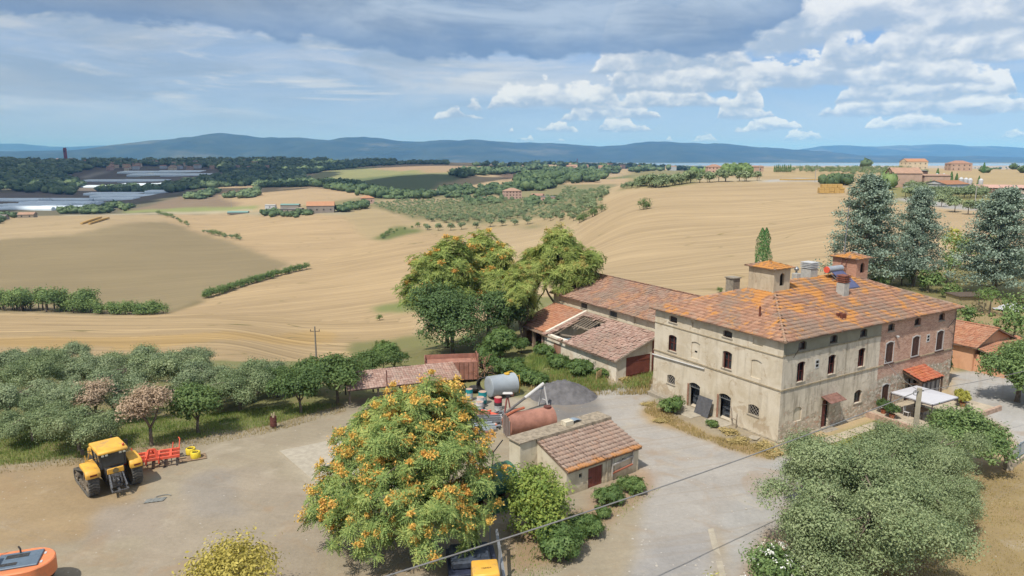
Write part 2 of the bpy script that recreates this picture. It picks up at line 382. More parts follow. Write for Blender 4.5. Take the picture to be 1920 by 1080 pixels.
# ------------------------------------------------------------------ the ground sheet
def poly_mask(X, Y, P):
    P = np.asarray(P); ins = np.zeros(X.shape, bool); j = len(P) - 1
    bx = (X >= P[:, 0].min()) & (X <= P[:, 0].max()) & (Y >= P[:, 1].min()) & (Y <= P[:, 1].max())
    xs, ys = X[bx], Y[bx]; r = np.zeros(xs.shape, bool)
    for i in range(len(P)):
        xi, yi = P[i]; xj, yj = P[j]
        cnd = ((yi > ys) != (yj > ys)) & (xs < (xj - xi) * (ys - yi) / (yj - yi + 1e-12) + xi); r ^= cnd; j = i
    ins[bx] = r; return ins
def fbm(X, Y, s, seed=0, oct_=4):
    r = np.random.default_rng(seed); out = np.zeros_like(X); amp = 1.0; tot = 0
    for o in range(oct_):
        N = 64; g = r.random((N, N)); fx = X / s + r.random() * N; fy = Y / s + r.random() * N
        ix = np.floor(fx).astype(int); iy = np.floor(fy).astype(int); a = fx - ix; b = fy - iy
        a = a * a * (3 - 2 * a); b = b * b * (3 - 2 * b); i0 = ix % N; i1 = (ix + 1) % N; j0 = iy % N; j1 = (iy + 1) % N
        out += amp * ((g[i0, j0] * (1 - a) + g[i1, j0] * a) * (1 - b) + (g[i0, j1] * (1 - a) + g[i1, j1] * a) * b)
        tot += amp; amp *= 0.5; s = s / 2.03
    return out / tot - 0.5
TAN = (213, 188, 148)
# (outline in sight-line coordinates of the survey, colour, furrow direction degrees, furrow strength, minimum distance, edge raggedness)
FIELDS = [
 ([(-300, 470), (130, 440), (312, 412), (440, 455), (560, 492), (375, 562), (308, 588), (-300, 585)], (172, 155, 120), 25, 0.5, 150, 2),
 ([(-300, 405), (310, 400), (305, 415), (130, 440), (-300, 475)], (208, 184, 145), 28, 0.9, 300, 3),
 ([(300, 400), (690, 400), (800, 430), (700, 460), (560, 500), (440, 455), (312, 414)], (212, 184, 143), -8, 1.0, 300, 2),
 ([(560, 500), (700, 455), (800, 425), (930, 440), (780, 600), (310, 700), (310, 590), (375, 562)], (211, 183, 141), 30, 1.2, 100, 1),
 ([(-300, 590), (310, 590), (780, 600), (700, 700), (-300, 700)], (209, 181, 138), 2, 1.7, 90, 2),
 ([(-300, 650), (310, 632), (620, 622), (620, 640), (300, 652), (-300, 668)], (214, 180, 124), 3, 1.7, 90, 5),
 ([(1090, 395), (1240, 358), (1400, 345), (1700, 345), (1700, 640), (1100, 640)], (210, 184, 144), 5, 1.15, 80, 1),
 # valley and far land
 ([(-400, 300), (420, 300), (420, 402), (-400, 402)], (140, 134, 110), 20, 0.2, 760, 6),
 ([(100, 330), (400, 322), (420, 345), (300, 372), (60, 392), (-200, 395), (-200, 372), (140, 360)], (152, 140, 126), 20, 0.5, 850, 6),
 ([(160, 325), (200, 315), (380, 312), (400, 322), (240, 336)], (150, 142, 116), 10, 0.3, 1500, 6),
 ([(108, 332), (170, 318), (200, 314), (400, 316), (395, 324), (240, 330), (160, 338)], (135, 122, 100), 5, 0.3, 1500, 6),
 ([(240, 395), (310, 376), (380, 357), (475, 352), (500, 372), (430, 390), (300, 396)], (166, 146, 122), 20, 0.5, 700, 4),
 ([(395, 352), (470, 345), (560, 343), (700, 348), (735, 352), (640, 375), (560, 385), (455, 385), (420, 372)], (214, 186, 146), -6, 0.7, 700, 4),
 ([(230, 395), (380, 389), (480, 385), (480, 393), (380, 397), (232, 399)], (172, 180, 116), 0, 0.2, 650, 2),
 ([(575, 335), (600, 322), (650, 316), (700, 313), (780, 318), (870, 326), (860, 345), (760, 362), (620, 352), (560, 348)], (176, 176, 122), 3, 0.4, 950, 5),
 ([(620, 336), (720, 330), (800, 325), (870, 328), (860, 352), (800, 365), (700, 358), (610, 347)], (128, 140, 98), 3, 0.3, 950, 6),
 ([(690, 316), (760, 310), (830, 309), (935, 316), (935, 322), (860, 322), (800, 326), (740, 320)], (205, 176, 140), 3, 0.4, 1200, 4),
 ([(930, 328), (1000, 318), (1040, 315), (1060, 320), (1000, 330), (950, 340)], (140, 118, 98), 10, 0.4, 950, 4),
 ([(780, 362), (830, 345), (880, 335), (900, 338), (880, 352), (830, 360)], (206, 182, 140), 30, 0.8, 800, 6),
 ([(700, 378), (760, 356), (930, 350), (1130, 335), (1200, 325), (1320, 318), (1180, 350), (1000, 372), (860, 382)], (142, 146, 98), 3, 0.2, 700, 6),
 ([(1005, 352), (1090, 336), (1190, 333), (1200, 343), (1120, 352), (1040, 362)], (214, 186, 146), 5, 0.6, 500, 3),
 ([(560, 388), (640, 375), (720, 365), (1160, 345), (1120, 405), (1080, 418), (1000, 428), (860, 420), (780, 412), (700, 388), (640, 400)], (166, 158, 116), 5, 0.3, 430, 3),
 ([(700, 378), (760, 372), (940, 366), (940, 372), (860, 378), (740, 386)], (200, 178, 140), 5, 0.3, 600, 3),
 ([(690, 385), (745, 408), (830, 425), (985, 412), (1100, 380), (1105, 390), (1090, 415), (1000, 423), (835, 436), (720, 440), (690, 450), (640, 402)], (202, 180, 138), 5, 0.6, 400, 2),
 ([(704, 448), (745, 425), (800, 432), (770, 440), (715, 452)], (128, 138, 84), 5, 0.2, 350, 3),
 ([(1150, 360), (1240, 352), (1320, 345), (1320, 312), (1180, 318), (1190, 345)], (168, 160, 112), 5, 0.3, 420, 3),
 ([(1300, 352), (1310, 338), (1440, 330), (1580, 332), (1600, 345), (1420, 340)], (204, 180, 140), 5, 0.4, 420, 2),
 ([(1440, 326), (1540, 320), (1900, 318), (1990, 330), (1990, 345), (1700, 345), (1560, 338)], (208, 184, 140), 2, 0.4, 420, 3),
 ([(1600, 345), (1990, 345), (2000, 400), (1900, 400), (1780, 382), (1680, 380), (1640, 370)], (164, 160, 108), 5, 0.2, 290, 3),
 ([(1720, 392), (1860, 402), (1990, 410), (1990, 470), (1800, 470), (1740, 430)], (210, 184, 146), 5, 0.6, 170, 2),
 # pale farm roads
 ([(1425, 338), (1500, 334), (1590, 340), (1590, 344), (1500, 339), (1430, 342)], (206, 203, 196), 0, 0, 300, 0.3),
 ([(1300, 336), (1425, 334), (1440, 338), (1424, 341), (1310, 339)], (214, 196, 160), 0, 0, 300, 0.3),
 ([(1672, 372), (1690, 377), (1780, 392), (1900, 398), (1990, 404), (1990, 398), (1860, 390), (1700, 370)], (200, 196, 190), 0, 0, 250, 0.3),
 ([(150, 333), (175, 325), (196, 322), (208, 311), (211, 312), (201, 324), (180, 329), (160, 335)], (196, 188, 172), 0, 0, 1500, 1),
 ([(120, 403), (250, 400), (460, 392), (480, 394), (250, 402), (120, 406)], (216, 202, 172), 0, 0, 600, 0.5),
 ([(420, 398), (560, 392), (640, 396), (660, 402), (560, 404)], (190, 180, 150), 0, 0, 560, 2),
 # ditch line and grass strips in the near field
 ([(308, 590), (312, 586), (380, 561), (384, 566), (330, 584)], (140, 128, 92), 0, 0, 200, 0.5),
 ([(690, 575), (780, 558), (800, 575), (780, 582), (700, 584)], (152, 158, 100), 0, 0, 150, 1.5),
 # around the farmyard
 ([(-400, 690), (300, 672), (700, 672), (800, 640), (1240, 600), (1240, 760), (900, 830), (560, 790), (-100, 900), (-500, 1000)], (150, 150, 100), 0, 0, 48, 1.5),
 ([(650, 640), (800, 625), (1000, 640), (1000, 690), (700, 700)], (150, 148, 98), 0, 0, 60, 2),
 ([(1500, 560), (1990, 470), (2400, 470), (2400, 700), (1830, 720), (1700, 560)], (154, 148, 100), 0, 0, 66, 2),
 ([(1760, 620), (1830, 580), (1850, 560), (1930, 560), (1930, 600), (1850, 640)], (186, 164, 122), 0, 0, 76, 1.5),
 ([(1880, 555), (1830, 590), (1880, 600), (1930, 590), (1930, 555)], (186, 164, 122), 0, 0, 76, 1.5),
 # farmyard dirt
 ([(-600, 1000), (0, 872), (160, 850), (500, 790), (640, 745), (760, 720), (900, 760), (1010, 742), (1100, 720), (1240, 700), (1460, 830), (1500, 870), (1480, 1000), (1440, 1200), (1440, 2400), (-600, 2400)], (187, 174, 150), 0, 0, 5, 0.6),
 ([(-600, 1010), (0, 880), (160, 860), (330, 830), (200, 1000), (-600, 1100)], (190, 166, 130), 0, 0, 5, 1.5),
 ([(200, 1080), (380, 880), (520, 860), (560, 900), (620, 1000), (560, 1100), (200, 1200)], (190, 176, 155), 0, 0, 5, 1.6),
 ([(350, 905), (430, 870), (470, 880), (440, 960), (350, 970)], (180, 170, 156), 0, 0, 5, 1.5),
 ([(190, 940), (300, 930), (300, 1000), (150, 1010)], (184, 170, 152), 0, 0, 5, 1.5),
 # pale gravel and concrete yard in front of the house
 ([(1000, 712), (1100, 735), (1225, 722), (1228, 760), (1290, 800), (1380, 840), (1460, 850), (1530, 860), (1530, 960), (1440, 1070), (1380, 1200), (1160, 1200), (1200, 1000), (1220, 900), (1160, 800), (1020, 775)], (198, 192, 184), 0, 0, 20, 0.5),
 ([(1340, 985), (1450, 860), (1620, 880), (1620, 990), (1420, 1060), (1350, 1050)], (198, 195, 190), 0, 0, 20, 0.15),
 ([(1180, 1090), (1260, 1010), (1330, 985), (1345, 1050), (1330, 1200), (1150, 1200)], (188, 184, 180), 0, 0, 20, 0.8),
 ([(960, 1000), (1110, 960), (1210, 905), (1240, 915), (1180, 960), (1060, 1060), (950, 1090)], (184, 158, 126), 0, 0, 20, 0.8),
 ([(1110, 930), (1215, 880), (1235, 905), (1180, 950), (1110, 975)], (194, 166, 138), 0, 0, 20, 0.8),
 ([(1015, 725), (1060, 745), (1120, 742), (1135, 765), (1060, 785), (1000, 775)], (150, 146, 142), 0, 0, 20, 1.0),
 ([(1205, 770), (1225, 748), (1262, 775), (1330, 815), (1460, 850), (1450, 868), (1380, 850), (1290, 815), (1215, 790)], (194, 166, 120), 0, 0, 20, 0.7),
 ([(525, 845), (600, 826), (650, 820), (680, 900), (600, 930), (565, 905)], (205, 192, 168), 0, 0, 20, 0.1),
 ([(860, 742), (960, 742), (1010, 765), (985, 800), (900, 800), (850, 770)], (196, 186, 168), 0, 0, 20, 0.6),
 # lawns east of the house
 ([(1470, 850), (1530, 830), (1640, 790), (1700, 800), (1760, 850), (1620, 890), (1530, 880)], (170, 168, 104), 0, 0, 20, 0.7),
 ([(1560, 870), (1900, 870), (2400, 890), (2400, 2400), (1400, 2400), (1440, 1060), (1500, 960)], (184, 162, 118), 0, 0, 5, 0.8),
 ([(1440, 1000), (1500, 960), (1520, 1000), (1450, 1060), (1420, 1200), (1370, 1200)], (190, 166, 138), 0, 0, 5, 0.8),
 ([(1780, 705), (1860, 690), (2400, 700), (2400, 880), (1930, 865), (1880, 800), (1800, 760)], (206, 203, 198), 0, 0, 40, 0.3),
 ([(1340, 985), (1352, 985), (1360, 1050), (1385, 1200), (1360, 1200), (1345, 1060)], (196, 178, 148), 0, 0, 10, 0.15),
]
def build_ground():
    D = np.concatenate([np.linspace(-30, 28, 20), np.arange(28.5, 112, 0.42), np.exp(np.arange(math.log(112.5), math.log(6900), 0.0125))])
    U = np.linspace(-1.1, 1.1, 540); NU, ND = len(U), len(D)
    Y = np.repeat(D[:, None], NU, 1); X = U[None, :] * (Y + 42)
    Zh = hz(X, Y)
    far = np.clip((Y - 95) / 120, 0, 1)
    Zh = Zh + fbm(X, Y, 60, 3) * 1.6 * far + fbm(X, Y, 2.2, 4) * 0.10
    col = np.empty(X.shape + (3,)); col[:] = lin(TAN); ang = np.zeros_like(X); fur = np.ones_like(X) * 0.8
    wx = fbm(X, Y, 9, 5); wy = fbm(X, Y, 9, 6)
    for poly, c, a, f, dmin, rag in FIELDS:
        P = [gnd(px, py, dmin) if py < 700 else (at(px, min(py, 1250), 0) if dmin < 75 else gnd(px, py, dmin)) for px, py in poly]
        P = [(q[0], q[1]) if py < 1250 else ((px - 960) / FPX * 20, -28) for q, (px, py) in zip(P, poly)]
        m = poly_mask(X + wx * rag * 3, Y + wy * rag * 3 * np.clip(Y / 200, 1, 6), P) & (Y > dmin * 0.8 - (60 if dmin < 21 else 0))
        col[m] = lin(c); ang[m] = a; fur[m] = f
    # soften colour borders
    for _ in range(4):
        col[1:-1, 1:-1] = (col[1:-1, 1:-1] * 4 + col[:-2, 1:-1] + col[2:, 1:-1] + col[1:-1, :-2] + col[1:-1, 2:]) / 8
    g_ = col.mean(-1, keepdims=True); col = (g_ + (col - g_) * 0.98) * 0.57
    idx = np.arange(NU * ND).reshape(ND, NU)
    F = np.stack([idx[:-1, :-1], idx[:-1, 1:], idx[1:, 1:], idx[1:, :-1]], -1).reshape(-1, 4)
    V = np.stack([X, Y, Zh], -1).reshape(-1, 3)
    me = np_mesh('ground', V, F, smooth=True)
    at_ = me.attributes.new('soil', 'FLOAT_COLOR', 'POINT'); c4 = np.ones((NU * ND, 4), np.float32); c4[:, :3] = col.reshape(-1, 3); at_.data.foreach_set('color', c4.ravel())
    ar = np.radians(ang); warp = fbm(X, Y, 140, 8) * 26 + fbm(X, Y, 35, 9) * 4
    ac = np.stack([X * np.cos(ar) + Y * np.sin(ar), -X * np.sin(ar) + Y * np.cos(ar) + warp, fur], -1).astype(np.float32)
    at2 = me.attributes.new('furrow', 'FLOAT_VECTOR', 'POINT'); at2.data.foreach_set('vector', ac.reshape(-1))
    m, t = newmat('ground_soil')
    a1 = t.add('ShaderNodeAttribute', attribute_name='soil').outputs['Color']; a2 = t.add('ShaderNodeAttribute', attribute_name='furrow').outputs['Vector']
    P = t.add('ShaderNodeNewGeometry').outputs['Position']
    al, ac_, fu = t.sep(a2)
    def sv(sa, sc): return t.comb(t.m('MULTIPLY', al, sa), t.m('MULTIPLY', ac_, sc), 0.0)
    s1 = t.noise(sv(0.010, 0.30), 1.0, 5, 0.6, 0.3); s2 = t.noise(sv(0.03, 1.0), 1.0, 4, 0.6); s3 = t.noise(sv(0.006, 0.075), 1.0, 4, 0.55, 0.5)
    px, py, pz = t.sep(P)
    farf = t.smooth(py, 90, 160)
    k = t.m('ADD', t.m('MULTIPLY', t.m('SUBTRACT', s1, 0.5), 0.6), t.m('MULTIPLY', t.m('SUBTRACT', s2, 0.5), 0.55))
    k = t.m('ADD', k, t.m('MULTIPLY', t.m('SUBTRACT', s3, 0.5), 0.42))
    pas = t.m('SINE', t.m('ADD', t.m('MULTIPLY', ac_, 0.95), t.m('MULTIPLY', s3, 5.0)))
    k = t.m('ADD', k, t.m('MULTIPLY', t.m('MULTIPLY', t.smooth(pas, 0.72, 1.0), t.smooth(s1, 0.40, 0.6)), -0.16))
    k = t.m('MULTIPLY', t.m('MULTIPLY', k, fu), farf)
    nl = t.noise(P, 0.012, 5, 0.6); nm = t.noise(P, 0.35, 6, 0.65, 0.4); nf = t.noise(P, 3.2, 6, 0.7); nn = t.noise(P, 14.0, 3, 0.7)
    nearf = t.smooth(py, 150, 60)
    k = t.m('ADD', k, t.m('MULTIPLY', t.m('SUBTRACT', nl, 0.5), 0.35))
    k = t.m('ADD', k, t.m('MULTIPLY', t.m('MULTIPLY', t.m('SUBTRACT', nm, 0.5), 0.55), nearf))
    k = t.m('ADD', k, t.m('MULTIPLY', t.m('MULTIPLY', t.m('SUBTRACT', nf, 0.5), 0.42), nearf))
    k = t.m('ADD', k, t.m('MULTIPLY', t.m('MULTIPLY', t.m('SUBTRACT', nn, 0.5), 0.22), nearf))
    val = t.m('ADD', 1.0, k)
    mul = t.mix(1.0, a1, t.comb(val, val, val), 'MULTIPLY')
    # thin dark weed lines left between the passes of the harvester
    dl = t.noise(sv(0.020, 0.055), 1.0, 2, 0.4, 0.2); dl = t.m('ABSOLUTE', t.m('SUBTRACT', dl, 0.5))
    line = t.m('MULTIPLY', t.m('MULTIPLY', t.smooth(dl, 0.010, 0.0), t.smooth(t.noise(sv(0.03, 0.03), 1.0, 3, 0.6), 0.47, 0.6)), t.m('MULTIPLY', t.m('MULTIPLY', fu, 0.6), farf), clamp=True)
    mul = t.mix(line, mul, A(146, 132, 92))
    # warm and pale blotches of the yard
    blot = t.noise(P, 0.16, 5, 0.62, 0.8)
    mul = t.mix(t.m('MULTIPLY', t.smooth(blot, 0.52, 0.66, 0, 0.45), nearf), mul, A(176, 148, 116))
    blot2 = t.noise(P, 0.23, 6, 0.66, 0.5)
    mul = t.mix(t.m('MULTIPLY', t.smooth(blot2, 0.56, 0.7, 0, 0.4), nearf), mul, A(208, 196, 176))
    vor = t.add('ShaderNodeTexVoronoi'); vor.inputs['Scale'].default_value = 1.3; t.l.new(P, vor.inputs['Vector'])
    st = t.m('MULTIPLY', t.smooth(vor.outputs['Distance'], 0.09, 0.05), nearf)
    mul = t.mix(t.m('MULTIPLY', st, 0.55), mul, A(226, 220, 210))
    # tyre-worn arcs in the yard
    xx = t.m('SUBTRACT', px, -4.0); y2 = t.m('SUBTRACT', py, 110.0)
    rad = t.m('SQRT', t.m('ADD', t.m('MULTIPLY', xx, xx), t.m('MULTIPLY', y2, y2)))
    tr = t.noise(t.comb(t.m('MULTIPLY', rad, 1.1), t.m('MULTIPLY', px, 0.02), 0.0), 1.0, 5, 0.6, 0.5)
    mul = t.mix(t.m('MULTIPLY', t.smooth(tr, 0.5, 0.64, 0, 0.28), nearf), mul, A(166, 150, 130))
    finish(t, mul, 0.95, t.m('ADD', nm, t.m('ADD', t.m('MULTIPLY', nf, 0.4), t.m('MULTIPLY', s1, 0.8))), 0.35, 0.25, spec=0.1)
    me.materials.append(m)
    return tag(link(bpy.data.objects.new('ground', me)), 'ground of the farmyard and the harvested fields beyond', None, None, 'structure')
build_ground()

# ------------------------------------------------------------------ plain, lake and mountains far behind
def far_land():
    m, t = newmat('plain_soil'); P = t.add('ShaderNodeNewGeometry').outputs['Position']; n = t.noise(P, 0.002, 5, 0.6)
    finish(t, t.mix(t.smooth(n, 0.4, 0.6), A(120, 125, 85), A(180, 165, 120)), 0.95, spec=0.1)
    b = MB(); b.quad((-30000, 3000, -62.5), (30000, 3000, -62.5), (30000, 32000, -62.5), (-30000, 32000, -62.5)); b.quad((-9000, -4000, -62.5), (9000, -4000, -62.5), (9000, 3000, -62.5), (-9000, 3000, -62.5))
    tag(b.build('plain', m, fix=False), 'flat plain beyond the hills', kind='structure')
    m, t = newmat('lake_water'); P = t.add('ShaderNodeNewGeometry').outputs['Position']; n = t.noise(P, 0.05, 3, 0.6)
    finish(t, A(150, 175, 195), 0.25, n, 0.05, 1.0, spec=0.5)
    N = 40; pts = [(900 + 4300 * math.cos(a) * (1 + .1 * math.sin(3 * a)), 7600 + 1700 * math.sin(a) * (1 + .12 * math.sin(2 * a + 1)), -61.5) for a in [2 * math.pi * i / N for i in range(N)]]
    pts = [(x + 1500, y, z) for x, y, z in pts]
    b = MB(); b.poly(pts); tag(b.build('lake', m, fix=False), 'pale strip of a lake under the mountains', kind='structure')
    m, t = newmat('mountain_forest'); P = t.add('ShaderNodeNewGeometry').outputs['Position']; n = t.noise(P, 0.0022, 7, 0.65, 0.5); n2 = t.noise(P, 0.0007, 4, 0.6)
    c = t.mix(t.smooth(n, 0.35, 0.7), (0.030, 0.045, 0.028), (0.055, 0.07, 0.038)); c = t.mix(t.smooth(n2, 0.55, 0.68, 0, 0.5), c, (0.16, 0.15, 0.10))  # dark forest colour, which also stands in for cloud shade on the range
    finish(t, c, 0.95, n, 0.6, 60, spec=0.05)
    def ridge(name, label, D, depth, skyline, seed, amp):
        """hill range: crest follows (px, py) of the skyline, built as a real broad ridge"""
        xs = np.array([(p - 960) / FPX * D for p, _ in skyline]); hs = np.array([CAMH + (293 - q) / FPX * D * 1.012 for _, q in skyline])
        nx, ny = 260, 46; X = np.linspace(xs[0], xs[-1], nx)[None, :].repeat(ny, 0); tt = np.linspace(-1, 1, ny)[:, None].repeat(nx, 1)
        Hc = np.interp(X[0], xs, hs); ker = np.hanning(5); Hc = np.convolve(np.pad(Hc, 2, mode='edge'), ker / ker.sum(), 'valid')
        Yg = D + tt * depth + fbm(X, tt * 0, D * 0.12, seed) * depth * 0.5
        prof = np.clip(1 - np.abs(tt) ** 1.25, 0, 1)
        spur = fbm(X, tt * depth * 0.35, D * 0.055, seed + 1, 5); Zg = -62 + (Hc[None, :] + 62) * prof * (1 + spur * 1.1 * (1 - prof) ** 0.7) + fbm(X, Yg, D * 0.02, seed + 2) * amp * prof
        idx = np.arange(nx * ny).reshape(ny, nx); F = np.stack([idx[:-1, :-1], idx[:-1, 1:], idx[1:, 1:], idx[1:, :-1]], -1).reshape(-1, 4)
        V = np.stack([X, Yg, Zg - 4], -1).reshape(-1, 3)
        tag(np_obj(name, V, F, m, smooth=True), label, kind='structure')
    ridge('mountains', 'long blue wooded mountain range on the horizon', 12500, 2600, [(-500, 285), (100, 283), (160, 281), (230, 276), (270, 268), (330, 262), (395, 257), (420, 251), (455, 254), (500, 260), (545, 258), (600, 261), (625, 264), (655, 259), (700, 258), (720, 260), (758, 267), (800, 266), (870, 263), (925, 265), (960, 268), (1000, 268), (1070, 270), (1120, 276), (1180, 270), (1240, 265), (1300, 270), (1340, 269), (1390, 275), (1440, 277), (1490, 280), (1540, 286), (1600, 292), (2300, 296)], 11, 60)
    ridge('mountains', 'paler mountains fading behind the right end of the range', 18500, 3000, [(900, 300), (1300, 290), (1480, 284), (1520, 277), (1565, 272), (1600, 275), (1640, 275), (1700, 272), (1760, 272), (1800, 274), (1850, 275), (1920, 279), (2100, 284), (2600, 290)], 21, 60)
    ridge('mountains', 'faintest far hills at the left end of the horizon', 23000, 3000, [(-900, 276), (-300, 272), (0, 271), (60, 270), (120, 276), (180, 275), (240, 273), (330, 280), (700, 290)], 31, 50)
    m, t = newmat('cloud_vapour'); g = t.add('ShaderNodeBsdfDiffuse'); g.inputs[0].default_value = (0.9, 0.9, 0.9, 1)
    tr = t.add('ShaderNodeBsdfTranslucent'); tr.inputs[0].default_value = (0.8, 0.85, 0.9, 1); mx = t.add('ShaderNodeMixShader'); mx.inputs[0].default_value = 0.45
    t.l.new(g.outputs[0], mx.inputs[1]); t.l.new(tr.outputs[0], mx.inputs[2]); o = t.add('ShaderNodeOutputMaterial'); t.l.new(mx.outputs[0], o.inputs[0])
    # drifting clouds overhead; their shade falls on the valley
    def cloud(cx, cy, rx, ry, seed, label):
        r = np.random.default_rng(seed); V = []; F = []; bmx = bmesh.new(); bmesh.ops.create_icosphere(bmx, subdivisions=2, radius=1); bv = np.array([v.co[:] for v in bmx.verts]); bf = np.array([[v.index for v in f.verts] for f in bmx.faces]); bmx.free()
        n = 46
        for i in range(n):
            a = r.random() * 6.283; q = math.sqrt(r.random()); R = (0.16 + 0.16 * r.random()) * (1.15 - 0.5 * q); base = len(V) * len(bv)
            j = bv * (1 + 0.25 * (r.random((len(bv), 1)) - 0.5)); vv = j * np.array([rx * R, ry * R, 170 * (1.3 - q)]); vv[:, 2] = np.where(vv[:, 2] < 0, vv[:, 2] * 0.2, vv[:, 2])
            V.append(vv + np.array([cx + math.cos(a) * q * rx, cy + math.sin(a) * q * ry, 1500])); F.append(bf + base)
        tag(np_obj('cloud', np.concatenate(V), np.concatenate(F), m, smooth=True), label, kind='stuff')
    dx, dy = SUN_H[0] * 1480 / math.tan(SUN_EL), SUN_H[1] * 1480 / math.tan(SUN_EL)
    cloud(-1250 + dx, 1800 + dy, 720, 800, 5, 'cloud shading the greenhouse valley'); cloud(-760 + dx, 1080 + dy, 300, 260, 9, 'cloud shading the lower greenhouses')
    cloud(-2900 + dx, 2300 + dy, 1300, 1500, 6, 'cloud shading the wooded town slope')
    cloud(-300 + dx, 2900 + dy, 1500, 800, 7, 'cloud shading the far wooded ridge')
    cloud(-260 + dx, 1120 + dy, 260, 110, 8, 'small cloud shading the foot of the green hill')
far_land()

# ------------------------------------------------------------------ haze
HAZE_COL = (0.16, 0.42, 1.0, 1); HAZE_DENS = 5.5e-5
def haze():
    m = bpy.data.materials.new('haze_air'); m.use_nodes = True; t = NT(m.node_tree)
    v = t.add('ShaderNodeVolumePrincipled'); o = t.add('ShaderNodeOutputMaterial'); t.l.new(v.outputs[0], o.inputs['Volume'])
    v.inputs['Color'].default_value = HAZE_COL; v.inputs['Density'].default_value = HAZE_DENS; v.inputs['Anisotropy'].default_value = -0.3; v.inputs['Absorption Color'].default_value = (0.4, 0.6, 1, 1)
    b = MB(); b.box(-31000, 31000, -4500, 33000, -64.5, 540)
    tag(b.build('haze', m), 'thin bluish air over the whole valley', kind='stuff')
haze()
# ------------------------------------------------------------------ foliage
def scatter(TV, TF, C, R, S):
    """copies of template verts TV (k,3), faces TF at centres C (n,3), rotations R (n,3,3), sizes S (n,) or (n,3)"""
    n = len(C); S = np.asarray(S); S = S[:, None] if S.ndim == 1 else S
    V = np.einsum('nij,nkj->nki', R, TV[None] * S[:, None, :]) + C[:, None, :]
    F = TF[None] + (np.arange(n) * len(TV))[:, None, None]
    return V.reshape(-1, 3), F.reshape(-1, TF.shape[1])
def frames(N, rng, spin=True):
    """rotation matrices whose z axis is N, x random"""
    N = N / np.maximum(np.linalg.norm(N, axis=1, keepdims=True), 1e-9)
    r = rng.normal(size=N.shape); X = r - (r * N).sum(1, keepdims=True) * N; X /= np.maximum(np.linalg.norm(X, axis=1, keepdims=True), 1e-9)
    Yv = np.cross(N, X); return np.stack([X, Yv, N], -1)
LEAF_V = np.array([(-.5, 0, 0), (0, -.26, .04), (.5, 0, 0), (0, .26, .04)]); LEAF_F = np.array([(0, 1, 2, 3)])
SPRIG = []
for a_ in range(5):
    an = a_ * 2.4; c, s_ = math.cos(an), math.sin(an); cx, cy = .38 * c, .38 * s_
    SPRIG.append([(cx + c * q[0] - s_ * q[1], cy + s_ * q[0] + c * q[1], q[2] + .18 * abs(math.sin(a_ * 1.7))) for q in ((-.42, 0, 0), (0, -.17, .05), (.42, 0, -.06), (0, .17, .05))])
SPRIG_V = np.array(SPRIG).reshape(-1, 3); SPRIG_F = np.arange(20).reshape(5, 4)
def clumps(lobes, n, rng, rmin=0.62, low=-0.45):
    w = np.array([l[3] * l[4] + l[3] * l[5] + l[4] * l[5] for l in lobes]); w = w / w.sum()
    k = rng.choice(len(lobes), n, p=w); L = np.array(lobes)[k]
    d = rng.normal(size=(n, 3)); d /= np.linalg.norm(d, axis=1, keepdims=True); d[:, 2] = np.where(d[:, 2] < low, -d[:, 2] * 0.6, d[:, 2])
    r = rmin + (1 - rmin) * rng.random(n) ** 0.5
    C = L[:, :3] + d * L[:, 3:6] * r[:, None]
    return C, d
def foliage(lobes, n_cl, per, size, cr, seed, up=0.5, rmin=0.5, tmpl='leaf', low=-0.45, droop=0.0, flat=0.75):
    rng = np.random.default_rng(seed); C, d = clumps(lobes, n_cl, rng, rmin, low)
    rr = cr * (0.6 + 0.8 * rng.random(n_cl))
    k = np.repeat(np.arange(n_cl), per); q = rng.normal(size=(len(k), 3)) * 0.52; q[:, 2] *= flat
    P = C[k] + q * rr[k][:, None]; P[:, 2] -= droop * (np.linalg.norm(q[:, :2], axis=1) * rr[k]) ** 1.5
    N = d[k] * 0.5 + q * 0.6 + rng.normal(size=P.shape) * 0.45 + np.array([0, 0, up])
    R = frames(N, rng); S = size * (0.6 + 0.8 * rng.random(len(k)))
    TV, TF = (LEAF_V, LEAF_F) if tmpl == 'leaf' else (SPRIG_V, SPRIG_F)
    return scatter(TV, TF, P, R, S), C
def bent(a, b, rng, sag=0.08, n=5):
    a = np.array(a, float); b = np.array(b, float); L = np.linalg.norm(b - a); out = []
    o = rng.normal(size=3) * L * sag
    for i in range(n):
        t = i / (n - 1); out.append(tuple(a + (b - a) * t + o * math.sin(math.pi * t)))
    return out
def trunk(mb, H, r0, targets, rng, forks=3, fork_h=0.35, lean=(0, 0)):
    """tapered trunk, forks, and limbs out to the targets"""
    top = (lean[0], lean[1], H * fork_h); mb.tube(bent((0, 0, -0.25), top, rng, 0.04), [r0 * 1.35, r0, r0 * .9, r0 * .8, r0 * .75], 9)
    nodes = []
    for i in range(forks):
        a = 6.283 * i / forks + rng.random(); t = targets[int(rng.integers(len(targets)))] if len(targets) else (0, 0, H)
        e = (top[0] + math.cos(a) * H * .16, top[1] + math.sin(a) * H * .16, H * (fork_h + .25 + .1 * rng.random()))
        mb.tube(bent(top, e, rng, 0.07), [r0 * .62, r0 * .55, r0 * .5, r0 * .42, r0 * .36], 7); nodes.append(e)
    for t in targets:
        nd = min(nodes, key=lambda q: (q[0] - t[0]) ** 2 + (q[1] - t[1]) ** 2 + (q[2] - t[2]) ** 2 * .5)
        mb.tube(bent(nd, t, rng, 0.08), [r0 * .3, r0 * .22, r0 * .16, r0 * .1, r0 * .05], 5, cap=False)
def bark(name='bark_grey', c=(0.16, 0.13, 0.10)): return plain(name, c, 0.9, 0, 0.35, 6.0)
